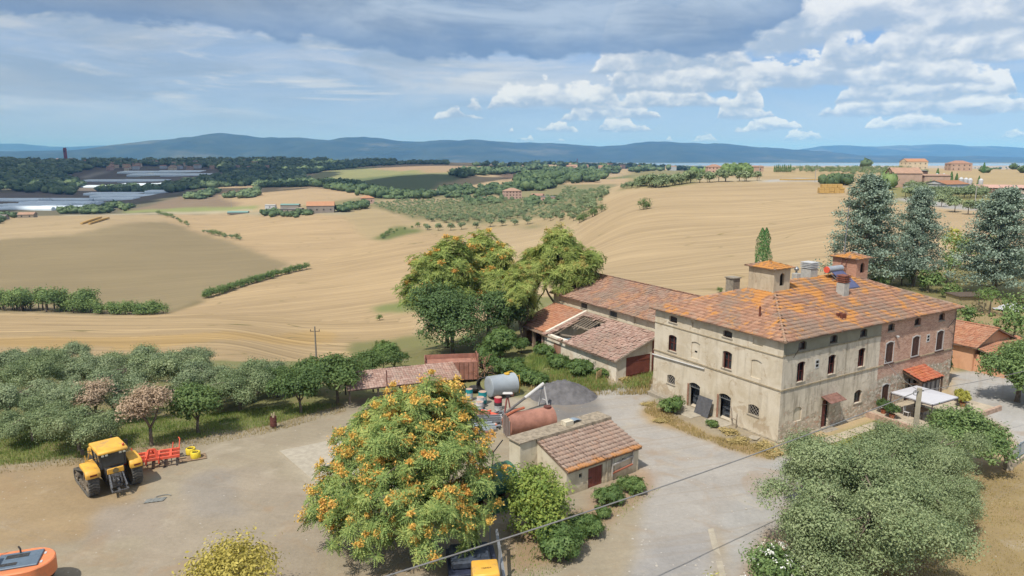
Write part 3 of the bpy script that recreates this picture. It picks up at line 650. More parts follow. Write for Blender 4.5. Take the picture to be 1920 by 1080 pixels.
def tree_mesh(kind, lobes, H, leaf, ncl, per, size, cr, seed, r0=0.2, limbs=14, forks=3, fork_h=0.3, **kw):
    """an Empty-rooted tree prototype: crown + trunk; returned unlabelled"""
    rng = np.random.default_rng(seed + 77)
    (V, F), C = foliage(lobes, ncl, per, size, cr, seed, **kw)
    crown = np_mesh('crown', V, F, (leaf,))
    mb = MB(); tg = [tuple(c) for c in C[rng.choice(len(C), min(limbs, len(C)), replace=False)]]
    trunk(mb, H, r0, tg, rng, forks, fork_h); tr = mb.mesh('trunk', bark())
    tr.polygons.foreach_set('use_smooth', [True] * len(tr.polygons))
    return crown, tr
def place(kind, meshes, label, cat, loc, rz=0.0, s=1.0, group=None, names=('crown', 'trunk'), sink=0.0):
    o = thing(kind, label, cat, (loc[0], loc[1], loc[2] - sink), rz, group, scale=s)
    for nm, me in zip(names, meshes):
        if me is not None: link(bpy.data.objects.new(nm, me), o)
    return o

L_OLIVE = leafmat('olive_leaves', [AL(68, 84, 64), AL(104, 120, 90), AL(134, 146, 112), AL(160, 170, 134)], 0.2, 0.5)
L_OLIVE2 = leafmat('silver_olive_leaves', [AL(72, 90, 64), AL(106, 122, 86), AL(136, 148, 108), AL(160, 170, 132)], 0.22, 0.35)
L_OAK = leafmat('holm_oak_leaves', [AL(44, 64, 40), AL(70, 92, 54), AL(98, 118, 72)], 0.12, 0.6)
L_GREEN = leafmat('broad_green_leaves', [AL(54, 74, 46), AL(84, 106, 62), AL(120, 138, 84)], 0.3, 0.6)
L_BRIGHT = leafmat('bright_green_leaves', [AL(62, 86, 50), AL(92, 116, 66), AL(132, 150, 92)], 0.35, 0.8)
L_AIL = leafmat('ailanthus_leaves', [AL(66, 92, 54), AL(104, 128, 72), AL(140, 156, 90), AL(180, 184, 108)], 0.3, 0.5)
L_AIL2 = leafmat('pale_ailanthus_leaves', [AL(74, 96, 52), AL(120, 138, 72), AL(160, 170, 96), AL(200, 196, 120)], 0.3, 0.35)  # lighter yellow-green leaf colour of the tall clump
L_FRUIT = leafmat('ailanthus_fruit', [A(228, 158, 108, .85), A(240, 178, 96, .85), A(242, 200, 104, .85), A(230, 208, 112, .85)], 0.25, 0.25)
L_FRUITR = leafmat('ripe_ailanthus_fruit', [A(228, 184, 124), A(226, 196, 122), A(212, 202, 118), A(200, 194, 116)], 0.25, 0.3)
L_CEDAR = leafmat('blue_cedar_needles', [AL(70, 86, 76), AL(104, 122, 108), AL(138, 154, 138), AL(164, 176, 158)], 0.1, 0.5)
L_CYP = leafmat('cypress_scales', [AL(48, 84, 44), AL(76, 114, 62), AL(104, 142, 82)], 0.1, 0.8)
L_DEAD = leafmat('dry_leaves', [AL(132, 112, 94), AL(164, 142, 120), AL(190, 168, 146)], 0.2, 0.6)
L_YEL = leafmat('yellow_green_leaves', [AL(120, 124, 60), AL(160, 158, 76), AL(200, 190, 104)], 0.3, 0.7)
L_FARW = leafmat('far_wood_leaves', [AL(54, 72, 54), AL(84, 102, 72), AL(116, 130, 90)], 0.05, 0.02)
L_FAR = leafmat('distant_olive_leaves', [AL(84, 100, 74), AL(118, 132, 96), AL(146, 158, 118)], 0.1, 0.3)
L_HEDGE = leafmat('hedge_leaves', [AL(66, 88, 52), AL(98, 120, 70), AL(130, 146, 88)], 0.2, 0.4)

def rlobes(seed, n, R, H, z0, spread=0.55, lr=0.5):
    r = np.random.default_rng(seed); out = []
    for i in range(n):
        a = 6.283 * i / n + r.random() * 0.9; q = R * spread * (0.5 + 0.7 * r.random()) if i else 0
        rad = R * lr * (0.8 + 0.45 * r.random()); z = z0 + (H - z0) * (0.3 + 0.42 * r.random())
        out.append((math.cos(a) * q, math.sin(a) * q, min(z, H - rad * .8), rad, rad, min(rad * .85, (H - z0) * .55)))
    return out

def ailanthus(seed, lobes, H, n_wh, fr, fruit_mat, r0=0.3, frond=0.75, low=-0.5, leaf=None):
    """tree of heaven: whorls of feathered leaves with hanging bunches of winged fruit"""
    rng = np.random.default_rng(seed); C, d = clumps(lobes, n_wh, rng, 0.66, low); C = C + d * (rng.random((n_wh, 1)) ** 3 * .95)
    T = []
    for k in range(9):                                           # one whorl: nine arching fronds, paired leaflets
        a = k * 2.399; ca, sa = math.cos(a), math.sin(a); L = 0.8 + 0.35 * ((k * 7) % 10) / 10; el = 0.55 - 0.09 * ((k * 3) % 10)
        for j in range(1, 7):
            s = j / 6 * L; x, z = s * math.cos(el), s * math.sin(el) - 0.28 * s * s
            for sd in (-1, 1):
                w = 0.32 * (1 - 0.4 * j / 7); u = [(x - .07, .02 * sd, z), (x - .01, w * .55 * sd, z - .01), (x + .09, w * sd, z - .08), (x + .11, w * .45 * sd, z - .0)]
                T.append([(ca * p[0] - sa * p[1], sa * p[0] + ca * p[1], p[2]) for p in u])
    TV = np.array(T).reshape(-1, 3); TF = np.arange(len(TV)).reshape(-1, 4)
    N = d * 0.9 + rng.normal(size=d.shape) * 0.25 + np.array([0, 0, 0.75])
    R = frames(N, rng); V, F = scatter(TV, TF, C, R, frond * (0.75 + 0.5 * rng.random(n_wh)))
    crown = np_mesh('crown', V, F, (leaf or L_AIL,))
    patch = np.sin(C[:, 0] * 1.3 + seed) + np.cos(C[:, 1] * 1.1) + np.sin(C[:, 2] * 1.5)
    sel = np.where((rng.random(n_wh) < fr * .62 * (1 + 0.12 * patch)) & (d[:, 2] > -0.3))[0]
    per = 80; k = np.repeat(sel, per); o = rng.normal(size=(len(k), 3)) * np.array([.21, .21, .15]) * frond / .75 * (.6 + .8 * rng.random(n_wh))[k][:, None]
    P = C[k] + R[k][:, :, 2] * 0.34 + o; V2, F2 = scatter(LEAF_V, LEAF_F, P, frames(rng.normal(size=P.shape) + np.array([0, 0, .8]), rng), 0.2 * frond / .75 * (0.6 + 0.8 * rng.random(len(k))))
    fruit = np_mesh('fruit_bunches', V2, F2, (fruit_mat,))
    mb = MB(); tg = [tuple(c) for c in C[rng.choice(n_wh, 40, replace=False)]]
    trunk(mb, H, r0, tg, rng, 4, 0.25); tr = mb.mesh('trunk', bark()); tr.polygons.foreach_set('use_smooth', [True] * len(tr.polygons))
    return crown, tr, fruit
def place3(ms, label, loc, rz, s, group=None):
    o = place('ailanthus_tree', ms[:2], label, 'tree', loc, rz, s, group)
    tag(link(bpy.data.objects.new('fruit_bunches', ms[2]), o), 'orange and yellow bunches of fruit', kind='stuff'); return o

def near_trees():
    # the big one in front
    lob = [(.2, 0, 5.6, 2.9, 3.2, 3.2), (-2.9, -.6, 5.0, 2.3, 2.5, 2.2), (3.0, -.8, 5.2, 2.2, 2.4, 2.3), (-.8, -3.2, 4.2, 2.6, 2.2, 2.2), (1.6, 2.2, 6.4, 2.4, 2.2, 2.6), (-1.6, 1.4, 6.9, 2.0, 2.0, 2.0), (3.6, .4, 7.3, 1.4, 1.5, 1.4), (1.5, .2, 8.6, 1.8, 1.8, 1.5), (-4.7, -1.2, 3.3, 1.9, 1.7, 1.5), (4.6, -1.6, 3.6, 1.6, 1.6, 1.6), (1.9, -4.0, 3.4, 2.1, 1.6, 1.8), (-3.9, 1.2, 6.3, 1.4, 1.3, 1.3), (-5.6, -2.0, 2.4, 1.1, 1.0, 0.9), (2.2, -2.2, 6.6, 1.2, 1.2, 1.1), (-.9, -1.6, 7.4, 1.5, 1.4, 1.2)]
    place3(ailanthus(3, lob + [(-2.6, -3.4, 2.6, 2.4, 1.8, 1.6), (2.6, -3.6, 2.6, 2.4, 1.8, 1.7)], 9.5, 1450, 0.52, L_FRUIT, 0.34, 0.66), 'big round tree full of orange fruit bunches in the front of the yard', (-6.35, 42.4, 0), 0, (.9, .95, 1.0))
    # group behind the tanks: four crowns
    lobA = [(0, 0, 9.5, 3.0, 3.0, 3.2), (-2.2, 1, 7.4, 2.6, 2.6, 2.8), (2.2, .5, 7.8, 2.5, 2.5, 2.6), (0, -1.8, 6.4, 2.6, 2.2, 2.4), (.8, .4, 12.0, 1.9, 1.9, 1.6), (-2.6, -.6, 10.8, 1.4, 1.4, 1.2)]
    A1 = ailanthus(11, lobA, 13, 680, 0.20, L_FRUIT, 0.28, 0.85, leaf=L_AIL2)
    lobB = [(0, 0, 10.5, 2.6, 2.6, 2.4), (2.6, -.4, 8.8, 2.3, 2.3, 2.2), (-2.2, .6, 9.0, 2.2, 2.2, 2.3), (4.3, -.2, 9.8, 1.4, 1.4, 1.1), (-.2, 0, 12.6, 1.5, 1.5, 1.2), (.8, -1.4, 7.2, 2.2, 1.9, 1.8)]
    B1 = ailanthus(12, lobB, 13, 600, 0.30, L_FRUITR, 0.26, 0.85, leaf=L_AIL2)
    def tree_at(ms, px, ytop, D, H, label, rz, wide=1.0):
        """crown top seen at (px, ytop) at distance D; H = height of the prototype"""
        x, y, z = at_depth(px, ytop, D); g = float(hz(x, y)); s = (z - g) / H
        o = place3(ms, label, (x, y, g), rz, (s * wide, s * wide, s)); return o
    tree_at(A1, 835, 455, 96, 13.4, 'leftmost fruiting tree of the tall clump behind the tanks, over the dark oak', 0.4, 1.05)
    tree_at(A1, 915, 443, 101, 13.4, 'middle fruiting tree of the tall clump behind the tanks', 2.2, 0.95)
    tree_at(B1, 1050, 428, 97, 14, 'fruiting tree leaning over the long barn roof, rightmost of the tall clump', -.25, 1.0)
    tree_at(B1, 975, 500, 90, 13.6, 'yellowish fruiting tree beside the left end of the lean-to roof', 1.9, 0.95)
    tree_at(B1, 1000, 470, 99, 13.6, 'pale fruiting tree filling the gap beside the long barn roof', 4.0, 1.0)
    # dark holm oak under them
    lobO = rlobes(5, 8, 5.2, 9.5, 0.6, 0.6, 0.52) + [(0, 0, 3, 4.2, 3.6, 2.8)]
    O = tree_mesh('oak', lobO, 9.5, L_OAK, 900, 26, 0.30, 0.75, 21, 0.3, 20, tmpl='leaf')
    x, y, z = at(858, 668, 0); place('holm_oak', O, 'dark evergreen oak below the fruiting trees, left of the lean-to', 'tree', onz(x - 1, y + 4), 0.3, 1.0)
    lobO2 = rlobes(6, 6, 3.4, 8.5, 0.8, 0.55, 0.55)
    O2 = tree_mesh('oak', lobO2, 8.5, L_OAK, 460, 24, 0.30, 0.7, 22, 0.2, 14)
    place('holm_oak', O2, 'narrow dark tree between the evergreen oak and the lean-to', 'tree', onz(-.5, 90.5), 1.1, 1.0)
    # bright sapling and weeds beside it
    SAP = tree_mesh('sapling', rlobes(7, 5, 1.6, 4.2, 0.5, 0.5, 0.55), 4.2, L_BRIGHT, 150, 16, 0.34, 0.5, 23, 0.06, 8, tmpl='sprig')
    g = 'self-sown saplings by the oak'
    place('sapling', SAP, 'bright green sapling in front of the narrow dark tree', 'sapling', onz(-1.4, 84.0), 0.2, 1.05)
    place('sapling', SAP, 'yellow-green sapling among weeds left of the lean-to corner', 'sapling', onz(1.2, 86.5), 1.4, 0.5)
    place('sapling', SAP, 'green sapling behind the pale steel tank', 'sapling', onz(-2.6, 78.5), 2.4, 0.62)
    place('sapling', SAP, 'sapling on the bank right of the pale steel tank', 'sapling', onz(0.8, 76.5), 3.4, 0.45)
    place('sapling', SAP, 'thin yellowish sapling at the field edge left of the oak', 'sapling', onz(-15.2, 82), 0.9, 0.95)
    # olives: three prototypes
    def olive(seed, leaf, R=3.3, H=5.4, ncl=700, per=44, size=0.17):
        return tree_mesh('olive', rlobes(seed, 13, R, H, 0.7, 0.88, 0.31), H, leaf, ncl, per, size, 0.55, seed, 0.22, 22, tmpl='leaf', up=0.35)
    OL = [olive(31, L_OLIVE), olive(32, L_OLIVE2), olive(33, L_OLIVE, 3.0, 5.0)]
    FR = tree_mesh('fruit', rlobes(41, 7, 2.4, 4.0, 1.3, 0.55, 0.52), 4.0, L_GREEN, 330, 22, 0.26, 0.5, 41, 0.14, 14, fork_h=0.28)
    DD = tree_mesh('dry', rlobes(42, 6, 1.9, 4.6, 1.6, 0.45, 0.55), 4.6, L_DEAD, 260, 26, 0.17, 0.45, 42, 0.15, 16, fork_h=0.3)
    gl = 'olive trees left of the yard'
    # (px, py of the trunk foot, depth scale, which, size)
    rows = [(20, 800, 0, 1.15, 'front olive at the left edge of the photo'), (62, 828, 1, .85, 'low olive in front at the far left beside the grass strip'), (100, 792, 2, 1.0, 'olive in the front row behind the tractor exhaust side'), (150, 848, 1, 1.0, 'olive standing right behind the yellow tractor'),
            (215, 790, 0, 1.15, 'tall olive behind the tractor cab'), (60, 745, 1, 1.2, 'second-row olive at the left end of the olive bank'), (170, 735, 2, 1.1, 'second-row olive left of the brown dry tree'), (262, 745, 0, 1.25, 'tallest second-row olive above the dry tree'),
            (330, 742, 1, 1.25, 'second-row olive above and right of the dry tree'), (395, 760, 0, 1.15, 'olive between the green fruit tree and the grey olive'), (450, 772, 1, 1.15, 'wide grey olive at the right end of the olive bank'), (485, 740, 2, 1.0, 'rear olive at the right end of the olive bank'),
            (15, 725, 2, 1.1, 'rear olive at the left edge of the photo'), (120, 710, 0, 1.1, 'rear-row olive third from the left edge'), (240, 718, 1, 1.15, 'rear-row olive behind the dry tree'), (355, 715, 2, 1.15, 'rear-row olive near the middle of the olive bank')]
    for i, (px, py, w, s, lab) in enumerate(rows):
        x, y, z = gnd(px, py, 40); place('olive_tree', OL[w], lab, 'olive tree', (x, y, z), i * 1.3, s * .79, gl)
    x, y, z = gnd(285, 836, 40); place('dry_tree', DD, 'brown dried-out tree with grey-pink leaves behind the red cultivator', 'tree', (x, y, z), 0, 1.15)
    x, y, z = gnd(180, 800, 40); place('dry_tree', DD, 'greyish half-dead tree behind the tractor roof', 'tree', (x, y, z), 1, 0.95)
    gf = 'small fruit trees at the yard edge'
    for i, (px, py, s, lab) in enumerate([(373, 812, 1.05, 'dark green fruit tree with a forked trunk right of the dry tree'), (563, 775, 1.05, 'round fruit tree at the top of the yard, beside the rusty barrel'), (633, 756, 1.15, 'spreading fruit tree left of the rusty tiled roof'),
                                       (590, 742, 0.95, 'fruit tree at the foot of the electricity pole'), (520, 745, 0.8, 'small fruit tree between the olive bank and the electricity pole'), (690, 716, 0.8, 'fruit tree behind the rusty tiled roof'), (740, 700, 0.65, 'bushy fruit tree at the right end of the rusty tiled roof')]):
        x, y, z = gnd(px, py, 40); place('fruit_tree', FR, lab, 'fruit tree', (x, y, z), i * 1.9, s, gf)
    # bush by the tool shed and weeds round it
    BU = tree_mesh('bush', rlobes(51, 8, 2.3, 4.4, 0.2, 0.55, 0.5) + [(0, 0, 1.2, 2.0, 2.0, 1.2)], 4.4, L_YEL2, 480, 24, 0.2, 0.45, 51, 0.1, 14)
    place('shrub', BU, 'tall yellow-green bush leaning against the left end of the tool shed', 'bush', (1.7, 43.2, 0), 0.5, 1.06)
    WD = tree_mesh('weed', rlobes(52, 5, 0.9, 1.1, 0.0, 0.7, 0.55), 1.1, L_BRIGHT, 110, 12, 0.22, 0.28, 52, 0.02, 6, tmpl='sprig')
    def w(px, py, s, lab, z=0, sc=None): x, y, _ = at(px, py, z); place('weed_clump', WD, lab, 'weeds', onz(x, y), px * .37, s, 'green weed clumps')
    w(1045, 1035, 1.5, 'weeds at the foot of the yellow-green bush'); w(1098, 1000, 1.0, 'weeds right of the yellow-green bush'); w(1143, 942, .95, 'weeds beside the red shed door'); w(1183, 922, .9, 'weeds under the white ladder on the shed wall')
    w(1130, 968, .55, 'lone weed on the dirt in front of the shed'); w(1160, 945, .5, 'small weed below the big weed patch by the shed'); w(1262, 772, 1.15, 'green weeds at the house wall beside the first doorway'); w(1335, 800, .5, 'weed at the foot of the dark leaning panel')
    w(1085, 705, 1.5, 'weeds against the wall of the lean-to'); w(1045, 690, 1.3, 'weeds left of the patched lean-to wall'); w(1020, 668, 1.2, 'weeds below the lean-to timber frame'); w(1132, 706, .8, 'weeds by the wooden pallet')
    w(985, 720, 1.4, 'weeds on the bank beside the gravel heap'); w(955, 700, 1.5, 'weeds behind the yellow straps of the steel tank'); w(1010, 722, 1.1, 'weeds at the back of the gravel heap'); w(920, 672, 1.6, 'weeds under the narrow dark tree'); w(940, 640, 1.4, 'weeds between the dark trees and the lean-to')
    DRY = tree_mesh('drygrass', rlobes(53, 5, 0.9, 0.7, 0.0, 0.7, 0.5), .7, L_STRAW, 100, 14, 0.2, 0.28, 53, 0.01, 2)
    def dg(px, py, s, lab): x, y, _ = at(px, py, 0); place('dry_grass_tuft', DRY, lab, 'dry grass', onz(x, y), px * .37, (s * .8, s * .8, s * .5), 'dry grass tufts')
    for px, py, s, lab in [(1205, 690, 1.2, 'dry grass in front of the red lean-to door'), (1170, 712, 1.1, 'dry grass at the lean-to corner'), (1215, 760, .8, 'dry grass at the left corner of the house'), (1365, 812, 1.0, 'dry grass between the two left-hand doorways'), (1385, 830, 1.1, 'dry grass below the broken chair frame'), (1430, 838, 1.1, 'dry grass below the diamond-grille window'), (1240, 790, .8, 'dry grass at the gravel edge near the house'), (1455, 852, .9, 'dry grass at the near corner of the house')]:
        dg(px, py, s, lab)
    # yellow bush at the bottom edge
    YB = tree_mesh('ybush', rlobes(54, 7, 2.3, 3.4, 0.2, 0.5, 0.5), 3.4, L_GOLD, 420, 30, 0.13, 0.4, 54, 0.1, 10)
    place('shrub', YB, 'round golden-yellow bush at the bottom edge of the yard', 'bush', (-14.2, 33.4, 0), 0, 1.42)
    # olives bottom right
    BO = tree_mesh('bigolive', rlobes(34, 17, 4.4, 7.4, 0.6, 0.9, 0.28) + rlobes(84, 10, 4.2, 4.8, 0.1, 0.85, 0.3), 7.4, L_OLIVE2, 1800, 60, 0.13, 0.62, 34, 0.3, 34, up=0.35)
    BO2 = tree_mesh('bigolive', rlobes(35, 15, 4.0, 6.9, 0.5, 0.9, 0.29) + rlobes(85, 9, 3.8, 4.4, 0.1, 0.85, 0.3), 6.9, L_OLIVE2, 1600, 60, 0.13, 0.62, 35, 0.28, 30, up=0.35)
    place('olive_tree', BO, 'large feathery olive in the right foreground, nearest the camera', 'olive tree', (20.0, 38.0, 0), 0.2, 1.05)
    place('olive_tree', BO2, 'large olive behind the nearest one, touching the house lawn', 'olive tree', (23.6, 44.6, 0), 1.2, 1.0)
    place('olive_tree', BO, 'large olive right of the nearest one, casting shade on the dry lawn', 'olive tree', (26.4, 43.8, 0), 2.4, .74)
    place('olive_tree', BO2, 'olive just below the concrete pole and the white gazebo', 'olive tree', (29.6, 49.2, 0), 3.0, .82)
    DT = tree_mesh('oakish', rlobes(36, 8, 3.6, 6.2, 0.8, 0.6, 0.48), 6.2, L_GREEN2, 640, 30, 0.26, 0.6, 36, 0.25, 20)
    place('tree', DT, 'dark green broadleaf tree behind the right-hand olives near the gate', 'tree', (35.4, 53.2, 0), 0.6, .82)
    place('tree', DT, 'leafy tree cut by the right edge of the photo, over the drive', 'tree', at(1912, 708, 2.6)[:2] + (0,), 2.0, 1.0)
    place('tree', DT, 'green tree in front of the brick annex at the right edge', 'tree', at(1925, 668, 2.6)[:2] + (0,), 3.0, .8)
    # flowering bushes at the bottom
    OB = tree_mesh('oleander', rlobes(37, 6, 1.7, 2.6, 0.0, 0.5, 0.55), 2.6, L_GREEN2, 300, 22, 0.18, 0.38, 37, 0.05, 8)
    (fv, ff), _ = foliage(rlobes(37, 6, 1.78, 2.7, 0.1, 0.5, 0.55), 140, 7, 0.12, 0.16, 371, rmin=0.92); FL = np_mesh('blossom', fv, ff, (plain('white_petals', (0.75, 0.75, 0.7), 0.7),))
    def ole(x, y, s, lab, mesh=OB):
        o = place('oleander_bush', mesh, lab, 'bush', (x, y, 0), x, s); tag(link(bpy.data.objects.new('blossom', FL), o), 'small white flowers', kind='stuff')
    ole(14.6, 36.4, 1.15, 'white-flowered bush at the left foot of the nearest big olive')
    YO = tree_mesh('ybush2', rlobes(38, 6, 1.9, 2.4, 0.0, 0.5, 0.5), 2.4, L_YEL, 260, 22, 0.18, 0.4, 38, 0.05, 8)
    ole(10.8, 33.2, 1.1, 'yellowish white-flowered bush at the bottom edge beside the gravel drive', YO)
L_YEL2 = leafmat('bush_leaves', [AL(86, 112, 56), AL(132, 148, 72), AL(170, 172, 88)], 0.3, 0.7)
L_GREEN2 = leafmat('deep_green_leaves', [AL(62, 84, 50), AL(104, 126, 76), AL(146, 164, 108)], 0.25, 0.6)
L_STRAW = leafmat('dry_straw', [AL(130, 122, 78), AL(166, 148, 100), AL(190, 168, 122)], 0.2, 0.8)
L_GOLD = leafmat('golden_leaves', [AL(140, 130, 64), AL(176, 162, 84), AL(206, 190, 110)], 0.25, 0.5)
near_trees()
# conifers behind the house
def conifers():
    def cedar(seed, H=18.0, R=5.2):
        rng = np.random.default_rng(seed); V = []; F = []; mb = MB(); mb.tube([(0, 0, -.5), (.1, 0, H * .4), (0, .1, H * .75), (0, 0, H)], [.42, .3, .16, .04], 9); n = 0; cl = []
        for i in range(60):
            t = (i + rng.random()) / 60; z = H * (0.10 + 0.88 * t); r = R * (1 - t) ** 0.55 * (0.62 + 0.6 * rng.random()) + .4; a = i * 2.399 + rng.random() * .5
            e = (math.cos(a) * r, math.sin(a) * r, z + r * (0.12 + .1 * rng.random())); mb.tube(bent((0, 0, z - .3), e, rng, .04), [.12, .09, .07, .04, .02], 5, cap=False)
            for q in (0.35, 0.55, 0.75, 0.92, 1.05):
                for w in range(3): cl.append((e[0] * q + rng.normal() * .35 * r * q * .5, e[1] * q + rng.normal() * .35 * r * q * .5, z + (e[2] - z) * q + rng.normal() * .18))
        C = np.array(cl); k = np.repeat(np.arange(len(C)), 34); q = rng.normal(size=(len(k), 3)) * np.array([.5, .5, .3]); P = C[k] + q
        Nn = rng.normal(size=P.shape) * .7 + np.array([0, 0, .6]) + q * .5
        V, F = scatter(LEAF_V, LEAF_F, P, frames(Nn, rng), .34 * (.6 + .8 * rng.random(len(k))))
        cr = np_mesh('crown', V, F, (L_CEDAR,)); return cr, mb.mesh('trunk', bark())
    c1, c2 = cedar(61), cedar(62, 18.0, 4.6)
    def pl(ms, px, ytop, D, label, rz, wide=1.0, kind='cedar_tree', cat='cedar', H=18.0, names=('crown', 'trunk')):
        x, y, z = at_depth(px, ytop, D); g = float(hz(x, y)); s = (z - g) / H
        return place(kind, ms, label, cat, (x, y, g), rz, (s * wide, s * wide, s), names=names)
    pl(c1, 1637, 328, 125, 'tallest blue cedar, left of the three behind the farmhouse', 0, 1.0)
    pl(c2, 1730, 352, 128, 'sparser blue cedar, middle of the three behind the farmhouse', 1, .9)
    pl(c1, 1888, 352, 118, 'broad blue cedar at the right edge behind the garden', 2.2, 1.05)
    # cypress
    rng = np.random.default_rng(64)
    def cyp(seed, H=10.0, R=1.75, n=5200, size=.26, twin=True):
        rng = np.random.default_rng(seed); t = rng.random(n); a = rng.random(n) * 6.283; r = R * np.minimum((t / .12) ** .5, 1) * (1 - t ** 2.2) ** .8 * (.8 + .25 * rng.random(n)) * (1 + .18 * np.sin(a * 3 + t * 9))
        P = np.stack([np.cos(a) * r, np.sin(a) * r, .3 + t * (H - .3)], -1)
        if twin: P[:, 0] += np.where((P[:, 2] > H * .62), np.where(rng.random(n) < .5, .42, -.42) * np.clip((P[:, 2] - H * .62) / 1.2, 0, 1), 0)
        N = np.stack([np.cos(a), np.sin(a), .3 + 0 * a], -1) + rng.normal(size=(n, 3)) * .35
        V, F = scatter(LEAF_V, LEAF_F, P, frames(N, rng), size * (.6 + .8 * rng.random(n))); mb = MB(); mb.tube([(0, 0, -.3), (0, 0, H * .8)], [.18, .05], 7)
        return np_mesh('crown', V, F, (L_CYP,)), mb.mesh('trunk', bark())
    pl(cyp(64), 1434, 427, 150, 'lone twin-topped cypress on the field edge behind the house', 0, 1.0, 'cypress_tree', 'cypress', 10.0)
    return cyp
CYP = conifers()
# ------------------------------------------------------------------ building materials
def tile_mat(name, cols, lichen=0.5, grey=0.4, lich_col=None):
    if name in MATS: return MATS[name]
    m, t = newmat(name); g = t.add('ShaderNodeNewGeometry'); oc = t.add('ShaderNodeTexCoord').outputs['Object']
    r = g.outputs['Random Per Island']; n = t.noise(oc, 0.34, 6, 0.7, 0.8); n = t.m('ADD', n, t.smooth(t.sep(oc)[2], 9.2, 11.8, -.04, .05)) if 'weathered' in name else n; n2 = t.noise(oc, 0.28, 4, 0.6); n3 = t.noise(oc, 9.0, 4, 0.7)
    k = len(cols) - 1; f = t.m('ADD', t.m('MULTIPLY', r, 0.7), t.m('MULTIPLY', t.m('SUBTRACT', n3, 0.5), 0.7), clamp=True); f = t.m('ADD', f, 0.12, clamp=True)
    c = t.ramp(f, [(i / k, q) for i, q in enumerate(cols)])
    c = t.mix(t.m('MULTIPLY', t.smooth(t.m('ADD', n2, t.m('MULTIPLY', t.m('SUBTRACT', r, .5), .16)), 0.46, 0.60), grey), c, A(158, 142, 128))
    c = t.mix(t.m('MULTIPLY', t.smooth(t.m('ADD', n, t.m('MULTIPLY', t.m('SUBTRACT', r, .5), .12)), 0.50, 0.60), lichen), c, lich_col or A(224, 148, 74))
    sp = t.noise(oc, 22.0, 3, 0.7); c = t.mix(t.smooth(sp, 0.58, 0.68, 0, 0.6), c, A(196, 186, 170)); c = t.mix(t.smooth(sp, 0.40, 0.33, 0, 0.55), c, A(96, 82, 72))
    finish(t, c, 0.9, n3, 0.3, 0.03, spec=0.1); MATS[name] = m; return m
T_HOUSE = tile_mat('weathered_terracotta', [A(150, 116, 98), A(186, 142, 118), A(200, 154, 128), A(208, 176, 152)], 0.85, 0.7, A(228, 160, 84))
T_BARN = tile_mat('old_barn_tiles', [A(146, 116, 102), A(178, 140, 122), A(196, 160, 140), A(206, 176, 158)], 0.3, 0.65)
T_LEAN = tile_mat('grey_brown_tiles', [A(160, 128, 116), A(188, 154, 140), A(206, 176, 162), A(216, 190, 176)], 0.12, 0.5, A(216, 140, 104))
T_NEW = tile_mat('fresher_tiles', [A(176, 120, 96), A(204, 146, 116), A(218, 166, 138)], 0.15, 0.3)
T_RED = tile_mat('red_tiles', [A(196, 104, 78), A(214, 126, 94), A(222, 150, 120)], 0.2, 0.2)
M_UNDER = plain('roof_underlay', A(96, 78, 66), 0.9, 0, 0.2)
M_EAVE = plain('eave_mortar', A(150, 126, 108), 0.9, 0, 0.25)
M_DARK = plain('dark_interior', (0.012, 0.011, 0.010), 0.9, 0, 0.1)  # near-black colour standing in for the shade inside openings
M_GLASS = plain('old_window_glass', (0.035, 0.038, 0.042), 0.15, 0, 0.2, spec=0.5)
M_BROWN = plain('brown_shutter_paint', A(104, 76, 66), 0.6, 0, 0.15, 5)
M_REDW = plain('red_brown_wood', A(126, 72, 64), 0.7, 0, 0.2, 5)
M_RUST = plain('rust_red_door_paint', A(150, 88, 76), 0.7, 0, 0.15, 1.5, (A(120, 66, 50), 0.6))
M_WHITE = plain('white_paint', A(226, 224, 222), 0.5, 0, 0.06)
M_STONE = plain('sill_stone', A(176, 166, 150), 0.9, 0, 0.2, 5)
M_IRON = plain('dull_iron', A(96, 88, 84), 0.6, 0.3, 0.2, 8)
M_STEEL = plain('galvanised_steel', A(160, 164, 168), 0.45, 0.4, 0.12, 4)
def plaster(name, base, stain, patch=None, seed=0.0, patch_amt=0.5, low=None):
    m, t = newmat(name); oc = t.add('ShaderNodeTexCoord').outputs['Object']; x, y, z = t.sep(oc)
    n = t.noise(oc, 0.55, 6, 0.65, 0.5); n2 = t.noise(oc, 2.6, 6, 0.7); dr = t.noise(t.comb(t.m('MULTIPLY', t.m('ADD', x, y), 1.6), t.m('MULTIPLY', z, 0.18), seed), 1.0, 5, 0.65)
    c = t.mix(t.smooth(n, 0.35, 0.68), base, stain); c = t.mix(t.smooth(dr, 0.48, 0.68, 0, 0.5), c, tuple(v * .76 for v in stain))
    c = t.mix(t.smooth(n2, 0.55, 0.75, 0, 0.35), c, tuple(min(1, v * 1.18) for v in base))
    if patch:
        n4 = t.noise(oc, 0.8, 7, 0.7, 0.8); f = t.smooth(t.m('ADD', n4, t.smooth(z, 2.2, 0.0, 0, 0.10)), 0.58, 0.62, 0, patch_amt); c = t.mix(f, c, patch)
    if low: c = t.mix(t.smooth(t.m('ADD', z, t.m('MULTIPLY', n2, 1.0)), 1.1, 0.3, 0, 0.7), c, low)
    finish(t, c, 0.95, t.m('ADD', n2, n), 0.25, 0.03, spec=0.1); MATS[name] = m; return m
P_LEFT = plaster('cream_plaster', A(228, 217, 198, .8), A(208, 194, 170, .8), A(186, 158, 124), 1.0, 0.45, A(234, 224, 204, .8))
P_GREY = plaster('eave_shade_plaster', A(176, 172, 152), A(160, 154, 134), None, 2.0)  # greyed plaster carrying the shade of the eave in its colour
P_BARN = plaster('barn_plaster', A(232, 222, 200, .8), A(214, 200, 174, .8), A(180, 160, 134), 3.0, 0.35)
P_LEAN = plaster('lean_to_plaster', A(240, 232, 218, .85), A(226, 212, 190, .8), A(190, 150, 126), 4.0, 0.3)
